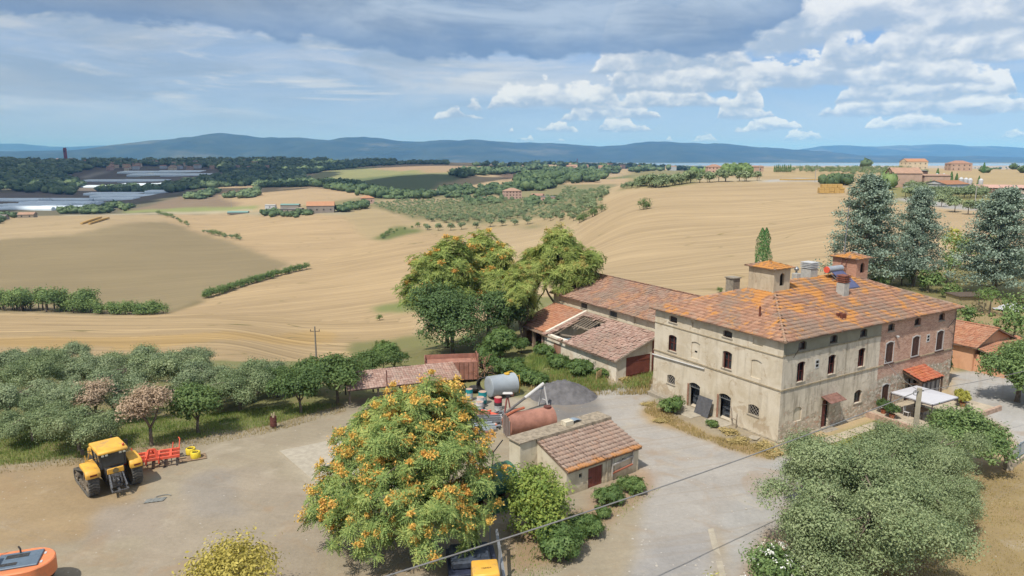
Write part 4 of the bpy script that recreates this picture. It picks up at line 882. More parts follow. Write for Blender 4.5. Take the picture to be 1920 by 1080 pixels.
P_SHED = plaster('shed_plaster', A(232, 222, 200, .8), A(212, 200, 174, .8), A(170, 150, 124), 5.0, 0.35, A(196, 180, 150))
P_TOWER = plaster('turret_plaster', A(216, 202, 178, .75), A(196, 180, 156, .75), A(160, 132, 110), 6.0, 0.4)
P_ANNEX = plaster('annex_render', A(234, 184, 148, .8), A(222, 168, 134, .8), A(224, 176, 140), 7.0, 0.3)
def bricks(name, a, b, mortar, sx=1.0, scale=3.6, rough=0.9):
    m, t = newmat(name); oc = t.add('ShaderNodeTexCoord').outputs['Object']; x, y, z = t.sep(oc)
    br = t.add('ShaderNodeTexBrick'); t.l.new(t.comb(t.m('ADD', x, y), z, 0.0), br.inputs[0]); br.inputs['Scale'].default_value = scale
    t.set(br.inputs['Color1'], a); t.set(br.inputs['Color2'], b); t.set(br.inputs['Mortar'], mortar); br.inputs['Mortar Size'].default_value = 0.012; br.inputs['Row Height'].default_value = 0.25; br.inputs['Brick Width'].default_value = 0.95
    n = t.noise(oc, 0.6, 6, 0.65, 0.4); n2 = t.noise(oc, 4.0, 5, 0.7)
    c = t.mix(t.smooth(n, 0.4, 0.7, 0, 0.45), br.outputs[0], mortar); c = t.mix(t.smooth(n2, 0.55, 0.75, 0, 0.3), c, tuple(v * .7 for v in a))
    finish(t, c, rough, br.outputs['Fac'], 0.4, -0.02, spec=0.1); MATS[name] = m; return m
B_TOWER = bricks('turret_bricks', A(212, 164, 142, .75), A(196, 146, 124, .75), A(210, 188, 168))
def facade_mat():
    """street side: peeling plaster on the left, brick above rough stone on the right"""
    m, t = newmat('patched_facade'); oc = t.add('ShaderNodeTexCoord').outputs['Object']; x, y, z = t.sep(oc)
    n = t.noise(oc, 0.55, 6, 0.65, 0.5); n2 = t.noise(oc, 2.6, 6, 0.7); n5 = t.noise(oc, 1.1, 7, 0.7, 1.0)
    c = t.mix(t.smooth(n, 0.35, 0.65), A(232, 220, 202, .82), A(212, 200, 182, .8)); c = t.mix(t.smooth(n2, 0.5, 0.75, 0, 0.4), c, A(190, 176, 156))
    dr = t.noise(t.comb(t.m('MULTIPLY', x, 1.8), t.m('MULTIPLY', z, 0.2), 3.0), 1.0, 5, 0.65); c = t.mix(t.smooth(dr, 0.48, 0.66, 0, 0.7), c, A(168, 156, 138))
    # bare stone
    v = t.add('ShaderNodeTexVoronoi'); v.inputs['Scale'].default_value = 3.4; vv = t.comb(x, 0.0, t.m('MULTIPLY', z, 1.5)); t.l.new(vv, v.inputs['Vector'])
    v2 = t.add('ShaderNodeTexVoronoi', feature='DISTANCE_TO_EDGE'); v2.inputs['Scale'].default_value = 3.4; t.l.new(vv, v2.inputs['Vector'])
    rnd = t.sep(v.outputs['Color'])[0]; st = t.ramp(rnd, [(0, A(190, 174, 154)), (0.35, A(220, 208, 188)), (0.6, A(238, 228, 210, .8)), (0.8, A(216, 172, 146)), (1, A(232, 222, 206, .8))])
    st = t.mix(t.smooth(v2.outputs['Distance'], 0.05, 0.0), st, A(172, 158, 138))
    bare = t.m('ADD', t.smooth(t.m('ADD', z, t.m('MULTIPLY', n5, -3.2)), 0.3, -0.3), t.m('MULTIPLY', t.smooth(n5, 0.54, 0.60), 0.75), clamp=True)
    bare = t.m('MAXIMUM', bare, t.m('MULTIPLY', t.smooth(x, 9.5, 13.0), t.smooth(t.m('ADD', z, t.m('MULTIPLY', n5, -2.0)), 1.8, 1.2)))
    c = t.mix(t.m('MULTIPLY', bare, 0.85), c, st)
    br = t.add('ShaderNodeTexBrick'); t.l.new(t.comb(x, z, 0.0), br.inputs[0]); br.inputs['Scale'].default_value = 3.6
    t.set(br.inputs['Color1'], A(216, 174, 152, .75)); t.set(br.inputs['Color2'], A(190, 142, 122, .7)); t.set(br.inputs['Mortar'], A(220, 202, 184, .8)); br.inputs['Mortar Size'].default_value = 0.03; br.inputs['Row Height'].default_value = 0.4; br.inputs['Brick Width'].default_value = 1.2
    bc = t.mix(t.smooth(n, 0.45, 0.7, 0, 0.4), br.outputs[0], A(226, 200, 178, .8)); bc = t.mix(t.smooth(n2, 0.5, 0.7, 0, 0.5), bc, A(160, 124, 108))
    bz = t.smooth(t.m('ADD', z, t.m('MULTIPLY', t.m('SUBTRACT', n5, 0.5), 2.0)), 3.3, 3.5)
    right = t.m('GREATER_THAN', t.m('ADD', x, t.m('MULTIPLY', t.m('SUBTRACT', n2, 0.5), 0.25)), 13.75)
    c2 = t.mix(bz, st, bc); c = t.mix(right, c, c2)
    up = t.m('MULTIPLY', t.m('GREATER_THAN', z, 7.62), t.m('SUBTRACT', 1.0, right)); c = t.mix(up, c, t.mix(t.smooth(n, .3, .7), A(178, 174, 156), A(162, 156, 138)))  # grey band above the upper string course: eave shadow painted into the plaster
    h = t.m('ADD', n2, t.m('MULTIPLY', t.smooth(v2.outputs['Distance'], 0.0, 0.08), t.m('ADD', bare, right, clamp=True)))
    finish(t, c, 0.95, h, 0.35, 0.04, spec=0.1); return m
P_FACADE = facade_mat()

# ------------------------------------------------------------------ building helpers
def wall(mb, O, du, dn, L, z0, z1, ops=(), depth=0.28, top=None):
    """outer wall face from O along du, facing dn, with real openings (u0,u1,z0,z1,arch rise) cut and their reveals"""
    O = Vector(O); du = Vector(du); dn = Vector(dn)
    def P(u, z, d=0.0): return tuple(O + du * u + dn * (-d) + Vector((0, 0, z)))
    us = sorted({0, L} | {q for o in ops for q in o[:2]}); zs = sorted({z0, z1} | {q for o in ops for q in o[2:4]})
    for i in range(len(us) - 1):
        for j in range(len(zs) - 1):
            cu, cz = (us[i] + us[i + 1]) / 2, (zs[j] + zs[j + 1]) / 2
            if any(o[0] < cu < o[1] and o[2] < cz < o[3] for o in ops): continue
            mb.quad(P(us[i], zs[j]), P(us[i + 1], zs[j]), P(us[i + 1], zs[j + 1]), P(us[i], zs[j + 1]))
    for o in ops:
        u0, u1, a, b, ar = o; d = depth
        mb.quad(P(u0, a), P(u0, b), P(u0, b, d), P(u0, a, d)); mb.quad(P(u1, a), P(u1, a, d), P(u1, b, d), P(u1, b))
        mb.quad(P(u0, a), P(u0, a, d), P(u1, a, d), P(u1, a))
        if ar <= 0: mb.quad(P(u0, b), P(u1, b), P(u1, b, d), P(u0, b, d))
        else:
            n = 6; arc = [(u0 + (u1 - u0) * k / n, b - ar * (2 * k / n - 1) ** 2) for k in range(n + 1)]
            for k in range(n):
                (ua, za), (ub, zb) = arc[k], arc[k + 1]
                mb.quad(P(ua, za), P(ub, zb), P(ub, b + .0), P(ua, b + .0)); mb.quad(P(ua, za), P(ub, zb), P(ub, zb, d), P(ua, za, d))
def frame_obj(parent, O, du, dn, u0, u1, z0, z1, arch, depth, kind, name='window', mat=None):
    """fill of an opening: frame and glazing / shutters / grille"""
    O = Vector(O); du = Vector(du); dn = Vector(dn)
    M = Matrix((du, -dn, Vector((0, 0, 1)))).transposed().to_4x4(); M.translation = O      # local: x along wall, y into wall, z up
    def B(mb, x0, x1, y0, y1, a, b): mb.box(x0, x1, y0, y1, a, b, M)
    w = u1 - u0; f = 0.07; d = depth
    if kind in ('red', 'redopen', 'attic', 'plainw'):
        mat = mat or (M_REDW if kind != 'attic' else M_BROWN); mb = MB(); y0, y1 = d - .09, d - .03
        B(mb, u0, u0 + f, y0, y1, z0, z1); B(mb, u1 - f, u1, y0, y1, z0, z1); B(mb, u0 + f, u1 - f, y0, y1, z0, z0 + f); B(mb, u0 + f, u1 - f, y0, y1, z1 - f - arch, z1)
        if kind != 'attic': B(mb, (u0 + u1) / 2 - .035, (u0 + u1) / 2 + .035, y0, y1, z0 + f, z1 - f - arch); B(mb, u0 + f, (u0 + u1) / 2 - .035, y0 + .01, y1 - .01, (z0 + z1) / 2 - .02, (z0 + z1) / 2 + .02); B(mb, (u0 + u1) / 2 + .035, u1 - f, y0 + .01, y1 - .01, (z0 + z1) / 2 - .02, (z0 + z1) / 2 + .02)
        o = mb.build(name, mat, parent); g = MB(); B(g, u0, u1, d - .02, d + .02, z0, z1); g.build('pane', M_GLASS, o)
        if kind in ('red', 'redopen'):
            s = MB(); ang = .9 if kind == 'red' else 1.35                      # one leaf standing ajar inside the reveal
            L_ = w * .46; x1 = u1 - .02 - L_ * math.cos(ang); y1 = .10 + .0; 
            for k in range(2):
                s.quad(tuple(M @ Vector((u1 - .03 - k * .04, d - .1, z0 + .05))), tuple(M @ Vector((x1 - k * .04, d - .1 - L_ * math.sin(ang) * .55, z0 + .05))), tuple(M @ Vector((x1 - k * .04, d - .1 - L_ * math.sin(ang) * .55, z1 - arch - .05))), tuple(M @ Vector((u1 - .03 - k * .04, d - .1, z1 - arch - .05))))
            s.build('shutter', M_REDW, o)
    elif kind == 'shut':
        mb = MB(); mid = (u0 + u1) / 2
        e = .09
        B(mb, u0 - e, u0, -.03, .06, z0 - e, z1); B(mb, u1, u1 + e, -.03, .06, z0 - e, z1); B(mb, u0, u1, -.03, .06, z0 - e, z0)
        n = 6
        for k in range(n):
            ua, ub = u0 - e + (w + 2 * e) * k / n, u0 - e + (w + 2 * e) * (k + 1) / n; za = z1 - arch * (2 * k / n - 1) ** 2; zb = z1 - arch * (2 * (k + 1) / n - 1) ** 2
            P8 = [(ua, -.03, za - .02), (ub, -.03, zb - .02), (ub, .06, zb - .02), (ua, .06, za - .02), (ua, -.03, za + e), (ub, -.03, zb + e), (ub, .06, zb + e), (ua, .06, za + e)]
            n0 = len(mb.v); mb.v += [tuple(M @ Vector(p)) for p in P8]
            for fc in ((3, 2, 1, 0), (4, 5, 6, 7), (0, 1, 5, 4), (2, 3, 7, 6)): mb.f.append(tuple(n0 + i for i in fc)); mb.mi.append(0)
        o = mb.build(name, M_WHITE if name == 'window' else mat, parent)
        for s0, s1 in ((u0, mid - .01), (mid + .01, u1)):
            s = MB(); B(s, s0, s0 + .07, .05, .11, z0, z1); B(s, s1 - .07, s1, .05, .11, z0, z1); B(s, s0, s1, .05, .11, z0, z0 + .09); B(s, s0, s1, .05, .11, z1 - .12 - arch, z1 - .02 - arch * .4); B(s, s0, s1, .05, .11, (z0 + z1) / 2 - .05, (z0 + z1) / 2 + .05)
            zz = z0 + .12
            while zz < z1 - .14 - arch: B(s, s0 + .07, s1 - .07, .06, .10, zz, zz + .045); zz += .075
            B(s, s0, s1, .10, .13, z0, z1)
            s.build('shutter', M_BROWN, o)
        sl = MB(); B(sl, u0 - .2, u1 + .2, -.12, .02, z0 - e - .11, z0 - e); sl.build('sill', M_BROWN, o)
    elif kind == 'grille':
        mb = MB(); B(mb, u0, u1, d - .02, d + .02, z0, z1); o = mb.build(name, M_DARK, parent); g = MB(); H_ = z1 - z0; step = .34; n = int((w + H_) / step) + 1
        def line(xa, za, xb, zb):
            # clip to the opening
            pts = []
            for q in range(41):
                t = q / 40; X_ = xa + (xb - xa) * t; Z2 = za + (zb - za) * t
                if u0 <= X_ <= u1 and z0 <= Z2 <= z1 - arch * (2 * (X_ - u0) / w - 1) ** 2: pts.append((X_, Z2))
            if len(pts) > 1: g.bar(M @ Vector((pts[0][0], .06, pts[0][1])), M @ Vector((pts[-1][0], .06, pts[-1][1])), .03)
        for k in range(n):
            c = k * step; line(u0 + c - H_, z0, u0 + c, z1); line(u0 + c, z0, u0 + c - H_, z1)
        g.build('grille', plain('grille_iron', A(176, 168, 158), .7), o)
    elif kind == 'blind':
        mb = MB(); B(mb, u0, u1, .10, .16, z0, z1); o = mb.build(name, mat or P_LEFT, parent)
    elif kind == 'vent':
        mb = MB(); B(mb, u0, u1, -.03, .05, z0, z1); o = mb.build(name, M_WHITE, parent); g = MB(); B(g, u0 + .1, u1 - .1, -.035, -.03, z0 + .12, (z0 + z1) / 2 - .05); B(g, u0 + .1, u1 - .1, -.035, -.03, (z0 + z1) / 2 + .05, z1 - .12); g.build('louvre', M_DARK, o)
    elif kind == 'louvre':
        mb = MB(); B(mb, u0, u1, d - .02, d + .02, z0, z1); o = mb.build(name, M_DARK, parent); g = MB(); zz = z0 + .04
        while zz < z1 - .03: B(g, u0, u1, .06, .12, zz, zz + .05); zz += .14
        g.build('slats', M_STEEL, o)
    if kind in ('red', 'redopen', 'attic', 'grille', 'louvre'):
        sl = MB(); B(sl, u0 - .08, u1 + .08, -.06, .05, z0 - .09, z0 - .003); sl.build('sill', M_STONE, o)
    return o
TILE_P = [(-.5, 0), (-.28, -.02), (-.12, .05), (.0, .11), (.14, .11), (.30, .05), (.5, 0)]
def tile_field(O, ua, up, poly, pw, pl, rng, thick=.03, jitter=.012, hole=None):
    """rows of single clay tiles on a slope: O origin, ua unit along the eave, up unit up the slope, poly outline in (u,v)"""
    O = np.array(O, float); ua = np.array(ua, float); up = np.array(up, float); nn = np.cross(ua, up); nn /= np.linalg.norm(nn)
    P = np.array(poly); u = np.arange(P[:, 0].min() + pw / 2, P[:, 0].max(), pw); v = np.arange(P[:, 1].min() + pl * .5, P[:, 1].max(), pl)
    UU, VV = np.meshgrid(u, v); UU = UU.ravel(); VV = VV.ravel(); m = poly_mask(UU, VV, P)
    if hole is not None: m &= ~poly_mask(UU + rng.normal(size=UU.shape) * pw * .5, VV + rng.normal(size=UU.shape) * pl * .4, np.array(hole))
    UU, VV = UU[m], VV[m]; n = len(UU)
    T = []
    for x, z in TILE_P: T.append((x * pw, -.56 * pl, z * pw + thick * 1.9))
    for x, z in TILE_P: T.append((x * pw, .5 * pl, z * pw + thick * .5))
    for x, z in TILE_P: T.append((x * pw, -.56 * pl, z * pw * .5 - thick * .1))
    T = np.array(T); k = len(TILE_P); F = []
    for i in range(k - 1): F.append((i, i + 1, k + i + 1, k + i)); F.append((2 * k + i, 2 * k + i + 1, i + 1, i))
    F = np.array(F); R = np.tile(np.stack([ua, up, nn], -1)[None], (n, 1, 1)); sag = fbm(UU, VV, 3.5, 77) * (.16 if n > 700 else .04); C = O + nn * sag[:, None] + UU[:, None] * ua + VV[:, None] * up + nn * (rng.normal(size=n) * jitter * .5)[:, None] + ua * (rng.normal(size=n) * jitter)[:, None] + up * (rng.normal(size=n) * jitter * 1.6)[:, None]
    th = rng.normal(size=n) * .03; c, s = np.cos(th), np.sin(th); Q = np.zeros((n, 3, 3)); Q[:, 0, 0] = c; Q[:, 0, 1] = -s; Q[:, 1, 0] = s; Q[:, 1, 1] = c; Q[:, 2, 2] = 1
    return scatter(T, F, C, R @ Q, np.ones(n)), (UU, VV, C, R, T, F)
def join_fields(fs):
    V = []; F = []; n = 0
    for (v, f) in fs: V.append(v); F.append(f + n); n += len(v)
    return np.concatenate(V), np.concatenate(F)
def ridge_caps(mb, a, b, r=.13, step=.38):
    a = Vector(a); b = Vector(b); L = (b - a).length; n = max(1, int(L / step)); d = (b - a) / n
    for i in range(n):
        p = a + d * i; q = a + d * (i + 1.08); z = Vector((0, 0, .03)); mb.tube([p + z, q + z * .3], [r, r * .86], 6, cap=True)
def lp(H, a, b, z=0.0):
    """point of the farmhouse's own axes in the world"""
    c, s = math.cos(H[2]), math.sin(H[2]); return (H[0] + a * c - b * s, H[1] + a * s + b * c, z)
HOUSE = (22.65, 58.08, math.radians(31.25))
X1, Y1, Zu = Vector((1, 0, 0)), Vector((0, 1, 0)), Vector((0, 0, 1))

def farmhouse():
    rng = np.random.default_rng(5)
    t = thing('farmhouse', 'large three-storey farmhouse with hipped orange tile roof, half cream plaster half brick', 'farmhouse', (HOUSE[0], HOUSE[1], 0), HOUSE[2])
    L, Wd, Ht = 26.6, 15.6, 8.9; D = .28
    # right-hand facade (towards the lawn)
    ra = [(c - .53, c + .53, 7.78, 8.55, .14) for c in (2.4, 6.65, 11.0, 15.3, 19.65, 23.95)]
    rb = [(c - .52, c + .52, 4.95, 6.75, .14) for c in (2.45, 6.65, 11.0)]; rc = [(c - .6, c + .6, 4.75, 6.75, .22) for c in (15.35, 19.7, 24.0)]
    rd = [(5.75, 6.75, .05, 2.75, .12)]; rg = [(1.85, 2.95, 1.4, 2.7, .25)]; rw = [(10.4, 11.55, 1.5, 2.75, .22)]; ro = [(14.75, 15.85, .35, 2.6, .25)]; rp = [(18.6, 20.9, .2, 2.5, 0)]; rq = [(23.3, 24.5, .6, 1.95, 0)]
    mb = MB(); wall(mb, (0, 0, 0), X1, -Y1, L, -.6, Ht, ra + rb + rc + rd + rg + rw + ro + rp + rq, D)
    o = mb.build('facade_wall', P_FACADE, t, fix=False); tag(o, 'weathered wall, plaster on the left, brick over rubble stone on the right')
    # left-hand facade: runs from the near corner away; u measured along +y
    la = [(c - .55, c + .55, 7.85, 8.5, .1) for c in (13.05, 9.95, 6.1, 2.7)]; lb = [(c - .55, c + .55, 4.95, 6.6, .14) for c in (13.0, 9.9, 6.0, 2.7)]
    lg = [(12.45, 13.55, 1.55, 2.5, .16), (2.1, 3.3, 1.55, 2.5, .16)]; ld = [(9.1, 10.5, -.05, 2.55, .2), (5.3, 6.7, -.05, 2.55, .2)]
    mb = MB(); wall(mb, (0, 0, 0), Y1, -X1, Wd, -.6, Ht, la + lb + lg + ld, D); o = mb.build('side_wall', P_LEFT, t, fix=False); tag(o, 'cream plastered wall with two open doorways')
    mb = MB(); mb.quad((0, Wd, -.6), (L, Wd, -.6), (L, Wd, Ht), (0, Wd, Ht)); mb.quad((L, 0, -.6), (L, 0, Ht), (L, Wd, Ht), (L, Wd, -.6)); mb.quad((.3, .3, .04), (L, .3, .04), (L, Wd, .04), (.3, Wd, .04)); mb.build('back_wall', P_LEFT, t, fix=False)
    mb = MB(); mb.box(.3, L - .3, .3, Wd - .3, 3.0, 3.1); mb.build('floor_slab', M_DARK, t)
    # windows
    for i, q in enumerate(ra): frame_obj(t, (0, 0, 0), X1, -Y1, *q, D, 'attic')
    for i, q in enumerate(rb): frame_obj(t, (0, 0, 0), X1, -Y1, *q, D, 'red')
    for q in rc: frame_obj(t, (0, 0, 0), X1, -Y1, *q, D, 'shut')
    for q in rg: frame_obj(t, (0, 0, 0), X1, -Y1, *q, D, 'blind', 'blind_window')
    for q in rw: frame_obj(t, (0, 0, 0), X1, -Y1, *q, D, 'attic')
    frame_obj(t, (0, 0, 0), X1, -Y1, 14.75, 15.85, .35, 2.6, .25, D, 'shut', 'arched_door', M_WHITE); t.children[-1]['label'] = 'orange-brown arched door with a white surround'
    for ch in t.children[-1].children:
        if ch.name.startswith('shutter'): ch.name = 'door_leaf'; ch.data.materials[0] = plain('orange_brown_wood', A(170, 96, 64), .6)
    for q in rq: frame_obj(t, (0, 0, 0), X1, -Y1, *q, D, 'shut')
    for q in rp: frame_obj(t, (0, 0, 0), X1, -Y1, *q, D, 'plainw', 'glazed_door', M_BROWN)
    for c in (4.55, 21.8): frame_obj(t, (0, 0, 0), X1, -Y1, c - .27, c + .27, 5.85, 6.65, 0, D, 'vent', 'wall_vent')
    ks = ['attic', 'blind', 'attic', 'blind']
    for q, k in zip(la, ks): frame_obj(t, (0, 0, 0), Y1, -X1, *q, D, k, 'window' if k == 'attic' else 'blind_window')
    for q, k in zip(lb, ['redopen', 'blind', 'red', 'blind']):
        o = frame_obj(t, (0, 0, 0), Y1, -X1, *q, D, k, 'window' if k != 'blind' else 'blind_window')
        if q[0] > 9 and k == 'blind': b = MB(); b.box(.085, .10, 9.75, 10.05, 5.55, 5.72); b.build('vent_hole', M_DARK, o)
    for q in lg: frame_obj(t, (0, 0, 0), Y1, -X1, *q, D, 'grille')
    # open doorways: brick jambs, fanlight grille, leaf folded inside
    MJ = plain('jamb_brick', A(176, 134, 112), .9, 0, .25, 6)
    for u0, u1, z0, z1, ar in ld:
        mb = MB(); mb.box(-.03, .03, u1, u1 + .22, 0, 2.3); o = mb.build('doorway', MJ, t)
        lf = MB(); lf.box(.28, .95, u0 + .02, u0 + .08, .05, 2.0); lf.build('door_leaf', plain('grey_door_boards', A(140, 136, 132), .7), o)
        g = MB(); g.box(.14, .18, u0, u1, 2.0, 2.07)
        for k in range(7): g.bar((.16, u0 + .1 + k * .2, 2.07), (.16, u0 + .1 + k * .2, 2.5), .025)
        g.build('fanlight_grille', M_STEEL, o)
        sh = MB(); sh.box(.9, 1.25, u0 - .2, u1 + .3, 0.05, 1.9); sh.box(.7, .9, u0 + .1, u1 - .1, .9, .94); sh.box(.7, .9, u0 + .1, u1 - .1, .35, .39); sh.build('store_shelf', plain('shelf_goods', A(90, 96, 104), .6, 0, .6, 5), o)
    # doors right
    mb = MB(); mb.box(5.78, 6.5, .17, .22, .05, 2.6); o = mb.build('door', M_REDW, t)
    h = MB(); h.box(6.4, 6.44, .12, .17, 1.05, 1.2); h.build('handle', M_IRON, o)
    b = MB(); b.box(6.5, 6.75, .16, .26, .05, 2.7); b.build('door_shade', M_DARK, o)  # near-black strip beside the leaf, shade put into its colour
    # awning of rusty sheet above the door on two struts
    aw = MB(); aw.prism([(-.0, 3.05), (-1.05, 2.72), (-1.05, 2.69), (0, 3.02)], 'x', 5.55, 7.75); 
    aw = MB(); n = 11
    for k in range(n):
        x0, x1 = 5.5 + k * .2, 5.5 + (k + 1) * .2; dz = .02 * (k % 2); aw.quad((x0, -.01, 3.1 + dz), (x1, -.01, 3.1 + .02 - dz), (x1, -1.05, 2.72 + .02 - dz), (x0, -1.05, 2.72 + dz)); aw.quad((x0, -.01, 3.07 + dz), (x0, -1.05, 2.69 + dz), (x1, -1.05, 2.69 + .02 - dz), (x1, -.01, 3.07 + .02 - dz))
    o = aw.build('door_awning', plain('rusty_sheet', A(150, 112, 100), .7, 0, .25, 3, (A(104, 70, 58), .6)), t, fix=False)
    s = MB(); s.bar((5.6, -.02, 2.3), (5.6, -.98, 2.7), .04); s.bar((7.6, -.02, 2.3), (7.6, -.98, 2.7), .04); s.build('awning_strut', M_IRON, o)
    st = MB(); st.box(5.3, 7.2, -.9, 0, -.2, .04); st.box(5.5, 7.0, -1.3, -.9, -.2, -.08); st.build('door_step', M_STONE, t, bevel=.02)
    # string courses and thin cornices (butted, standing proud)
    mb = MB(); mb.box(-.07, L + .07, -.07, 0, 4.5, 4.62); mb.box(-.07, 0, 0, Wd + .05, 4.5, 4.62); mb.build('string_course', plain('string_stone', A(186, 170, 142), .9, 0, .2, 4), t)
    mb = MB(); mb.box(-.06, 13.8, -.06, 0, 7.52, 7.62); mb.box(-.06, 0, 0, Wd + .05, 7.42, 7.5); mb.build('upper_string_course', plain('string_stone', A(186, 170, 142), .9), t)
    mb = MB(); mb.box(-.28, L, -.3, 0, -.6, .12); mb.box(-.18, 0, 0, 5.0, -.6, .1); mb.build('plinth', plain('plinth_stone', A(178, 166, 146), .95, 0, .35, 2.5), t, bevel=.03)
    # ochre corner strip and pipe on the side wall
    mb = MB(); mb.tube([(-.1, 8.6, 4.28), (-.12, 15.7, 4.05)], .07, 8); o = mb.build('side_pipe', M_WHITE, t); tag(o, 'long white pipe fixed slanting along the wall')
    mb = MB(); mb.tube([(L - .25, -.12, 8.5), (L - .25, -.12, 4.7)], .045, 6); mb.tube([(1.2, -.1, 7.3), (1.0, -.75, 8.3)], .025, 5); mb.tube([(25.2, -.05, 6.9), (25.6, -.7, 8.3)], .03, 5); mb.build('drain_pipe', M_IRON, t)
    mb = MB(); mb.lathe([(.02, 0), (.09, .02), (.16, .2), (.13, .22)], (16.15, -.22, 7.05), 10); mb.box(16.1, 16.2, -.2, 0, 7.15, 7.2); mb.build('wall_lamp', M_WHITE, t)
    # eave and roof structure
    ov, ze = .45, 8.83; sl = .363; rz = ze + sl * (Wd / 2 + ov); xa, xb = Wd / 2, L - Wd / 2 + .2
    mb = MB(); c = [(-ov, -ov), (L + ov, -ov), (L + ov, Wd + ov), (-ov, Wd + ov)]; mb.poly([(x, y, ze - .02) for x, y in reversed(c)])
    for i in range(4):
        (x0, y0), (x1, y1) = c[i], c[(i + 1) % 4]; mb.quad((x0, y0, ze - .02), (x1, y1, ze - .02), (x1, y1, ze + .06), (x0, y0, ze + .06))
    A_, B_, C_, D_ = [(x, y, ze + .06) for x, y in c]; R0 = (xa, Wd / 2, rz); R1 = (xb, Wd / 2, rz)
    mb.poly([A_, B_, R1, R0]); mb.poly([B_, C_, R1]); mb.poly([C_, D_, R0, R1]); mb.poly([D_, A_, R0]); roof = mb.build('roof', M_EAVE, t, fix=False)
    k = math.sqrt(1 + sl * sl); LL, WW = L + 2 * ov, Wd + 2 * ov; hy = WW / 2 * k; fs = []
    upy = np.array([0, 1, sl]) / k
    fs.append(tile_field((-ov, -ov, ze + .06), (1, 0, 0), upy, [(0, 0), (LL, 0), (xb + ov, hy), (xa + ov, hy)], .32, .50, rng, thick=.06)[0])
    fs.append(tile_field((-ov, Wd + ov, ze + .06), (0, -1, 0), np.array([1, 0, sl]) / k, [(0, 0), (WW, 0), (WW / 2, (xa + ov) * k)], .32, .50, rng, thick=.06)[0])
    fs.append(tile_field((L + ov, -ov, ze + .06), (0, 1, 0), np.array([-1, 0, sl]) / k, [(0, 0), (WW, 0), (WW / 2, (xa + ov) * k)], .32, .50, rng, thick=.06)[0])
    fs.append(tile_field((L + ov, Wd + ov, ze + .06), (-1, 0, 0), np.array([0, -1, sl]) / k, [(0, 0), (LL, 0), (LL - xb, hy), (L - xb + .4, hy)], .4, .6, rng)[0])
    V, F = join_fields(fs); tag(np_obj('roof_tiles', V, F, T_HOUSE, t), kind='stuff')
    mb = MB()
    for q in (A_, D_): ridge_caps(mb, q, R0)
    for q in (B_, C_): ridge_caps(mb, q, R1)
    ridge_caps(mb, R0, R1); tag(mb.build('ridge_tiles', tile_mat('ridge_clay', [A(170, 140, 120), A(196, 164, 140), A(206, 180, 160)], .3, .6), t), kind='stuff')
    # turrets on the two ridge ends
    def turret(x0, x1, y0, y1, zb, zt, mat, label, arch_w, brk):
        w = MB(); ox = (x1 - x0); wall(w, (x0, y0, 0), X1, -Y1, ox, zb, zt, [(ox / 2 - arch_w / 2, ox / 2 + arch_w / 2, zb + 1.0, zt - .45, .25)], .2); w.quad((x0, y0, zb), (x0, y0, zt), (x0, y1, zt), (x0, y1, zb)); w.quad((x1, y0, zb), (x1, y1, zb), (x1, y1, zt), (x1, y0, zt)); w.quad((x0, y1, zb), (x0, y1, zt), (x1, y1, zt), (x1, y1, zb))
        o = w.build('turret', mat, t, fix=False); tag(o, label)
        d = MB(); d.box(x0 + ox / 2 - arch_w / 2, x0 + ox / 2 + arch_w / 2, y0 + .2, y0 + .24, zb + 1.0, zt - .45); d.build('turret_opening', M_DARK, o)
        e = .32; cx, cy = (x0 + x1) / 2, (y0 + y1) / 2; pz = zt + .52; r = MB(); q = [(x0 - e, y0 - e, zt), (x1 + e, y0 - e, zt), (x1 + e, y1 + e, zt), (x0 - e, y1 + e, zt)]; r.poly(list(reversed([(a, b, c_ - .06) for a, b, c_ in q])))
        for i in range(4): a, b = q[i], q[(i + 1) % 4]; r.quad((a[0], a[1], zt - .06), (b[0], b[1], zt - .06), b, a); r.poly([a, b, (cx, cy, pz)])
        rf = r.build('turret_roof', M_EAVE, o, fix=False); ff = []
        for (a, b, ua) in ((q[0], q[1], (1, 0, 0)), (q[1], q[2], (0, 1, 0)), (q[2], q[3], (-1, 0, 0)), (q[3], q[0], (0, -1, 0))):
            Lx = math.dist(a, b); mid = np.array([(a[i] + b[i]) / 2 for i in range(3)]); upv = np.array([cx, cy, pz]) - mid; h = np.linalg.norm(upv); ff.append(tile_field(a, ua, upv / h, [(0, 0), (Lx, 0), (Lx / 2, h)], .24, .34, rng)[0])
        V, F = join_fields(ff); tag(np_obj('turret_tiles', V, F, T_HOUSE, o), kind='stuff')
        base = MB(); base.box(x0 - .1, x1 + .1, y0 - .1, y1 + .1, zb - .4, zb + .28); base.build('turret_flashing', plain('lead_grey', A(150, 144, 138), .8), o)
    turret(6.1, 8.4, 6.3, 9.3, 10.9, 13.6, P_TOWER, 'plastered turret with an arched opening, nearest end of the ridge', .62, False)
    turret(19.4, 21.4, 6.7, 9.5, 11.0, 13.55, B_TOWER, 'brick turret with an arched opening at the far end of the ridge', .7, True)
    def zr(a, b): return ze + .06 + sl * (min(b, Wd - b, a, L - a) + ov)
    def chimney(a, b, h, w, mat, cap, label, louv=4, round_=False):
        z = zr(a, b); m = MB(); m.box(a - w / 2, a + w / 2, b - w / 2, b + w / 2, z - .4, z + h * .62); o = m.build('chimney', mat, t, bevel=.02); tag(o, label)
        c = MB(); zz = z + h * .62; s_ = h * .38 / louv
        for k in range(louv): c.box(a - w * .42, a + w * .42, b - w * .42, b + w * .42, zz, zz + s_ * .45); c.box(a - w * .56, a + w * .56, b - w * .56, b + w * .56, zz + s_ * .45, zz + s_); zz += s_
        c.build('chimney_cap', cap, o)
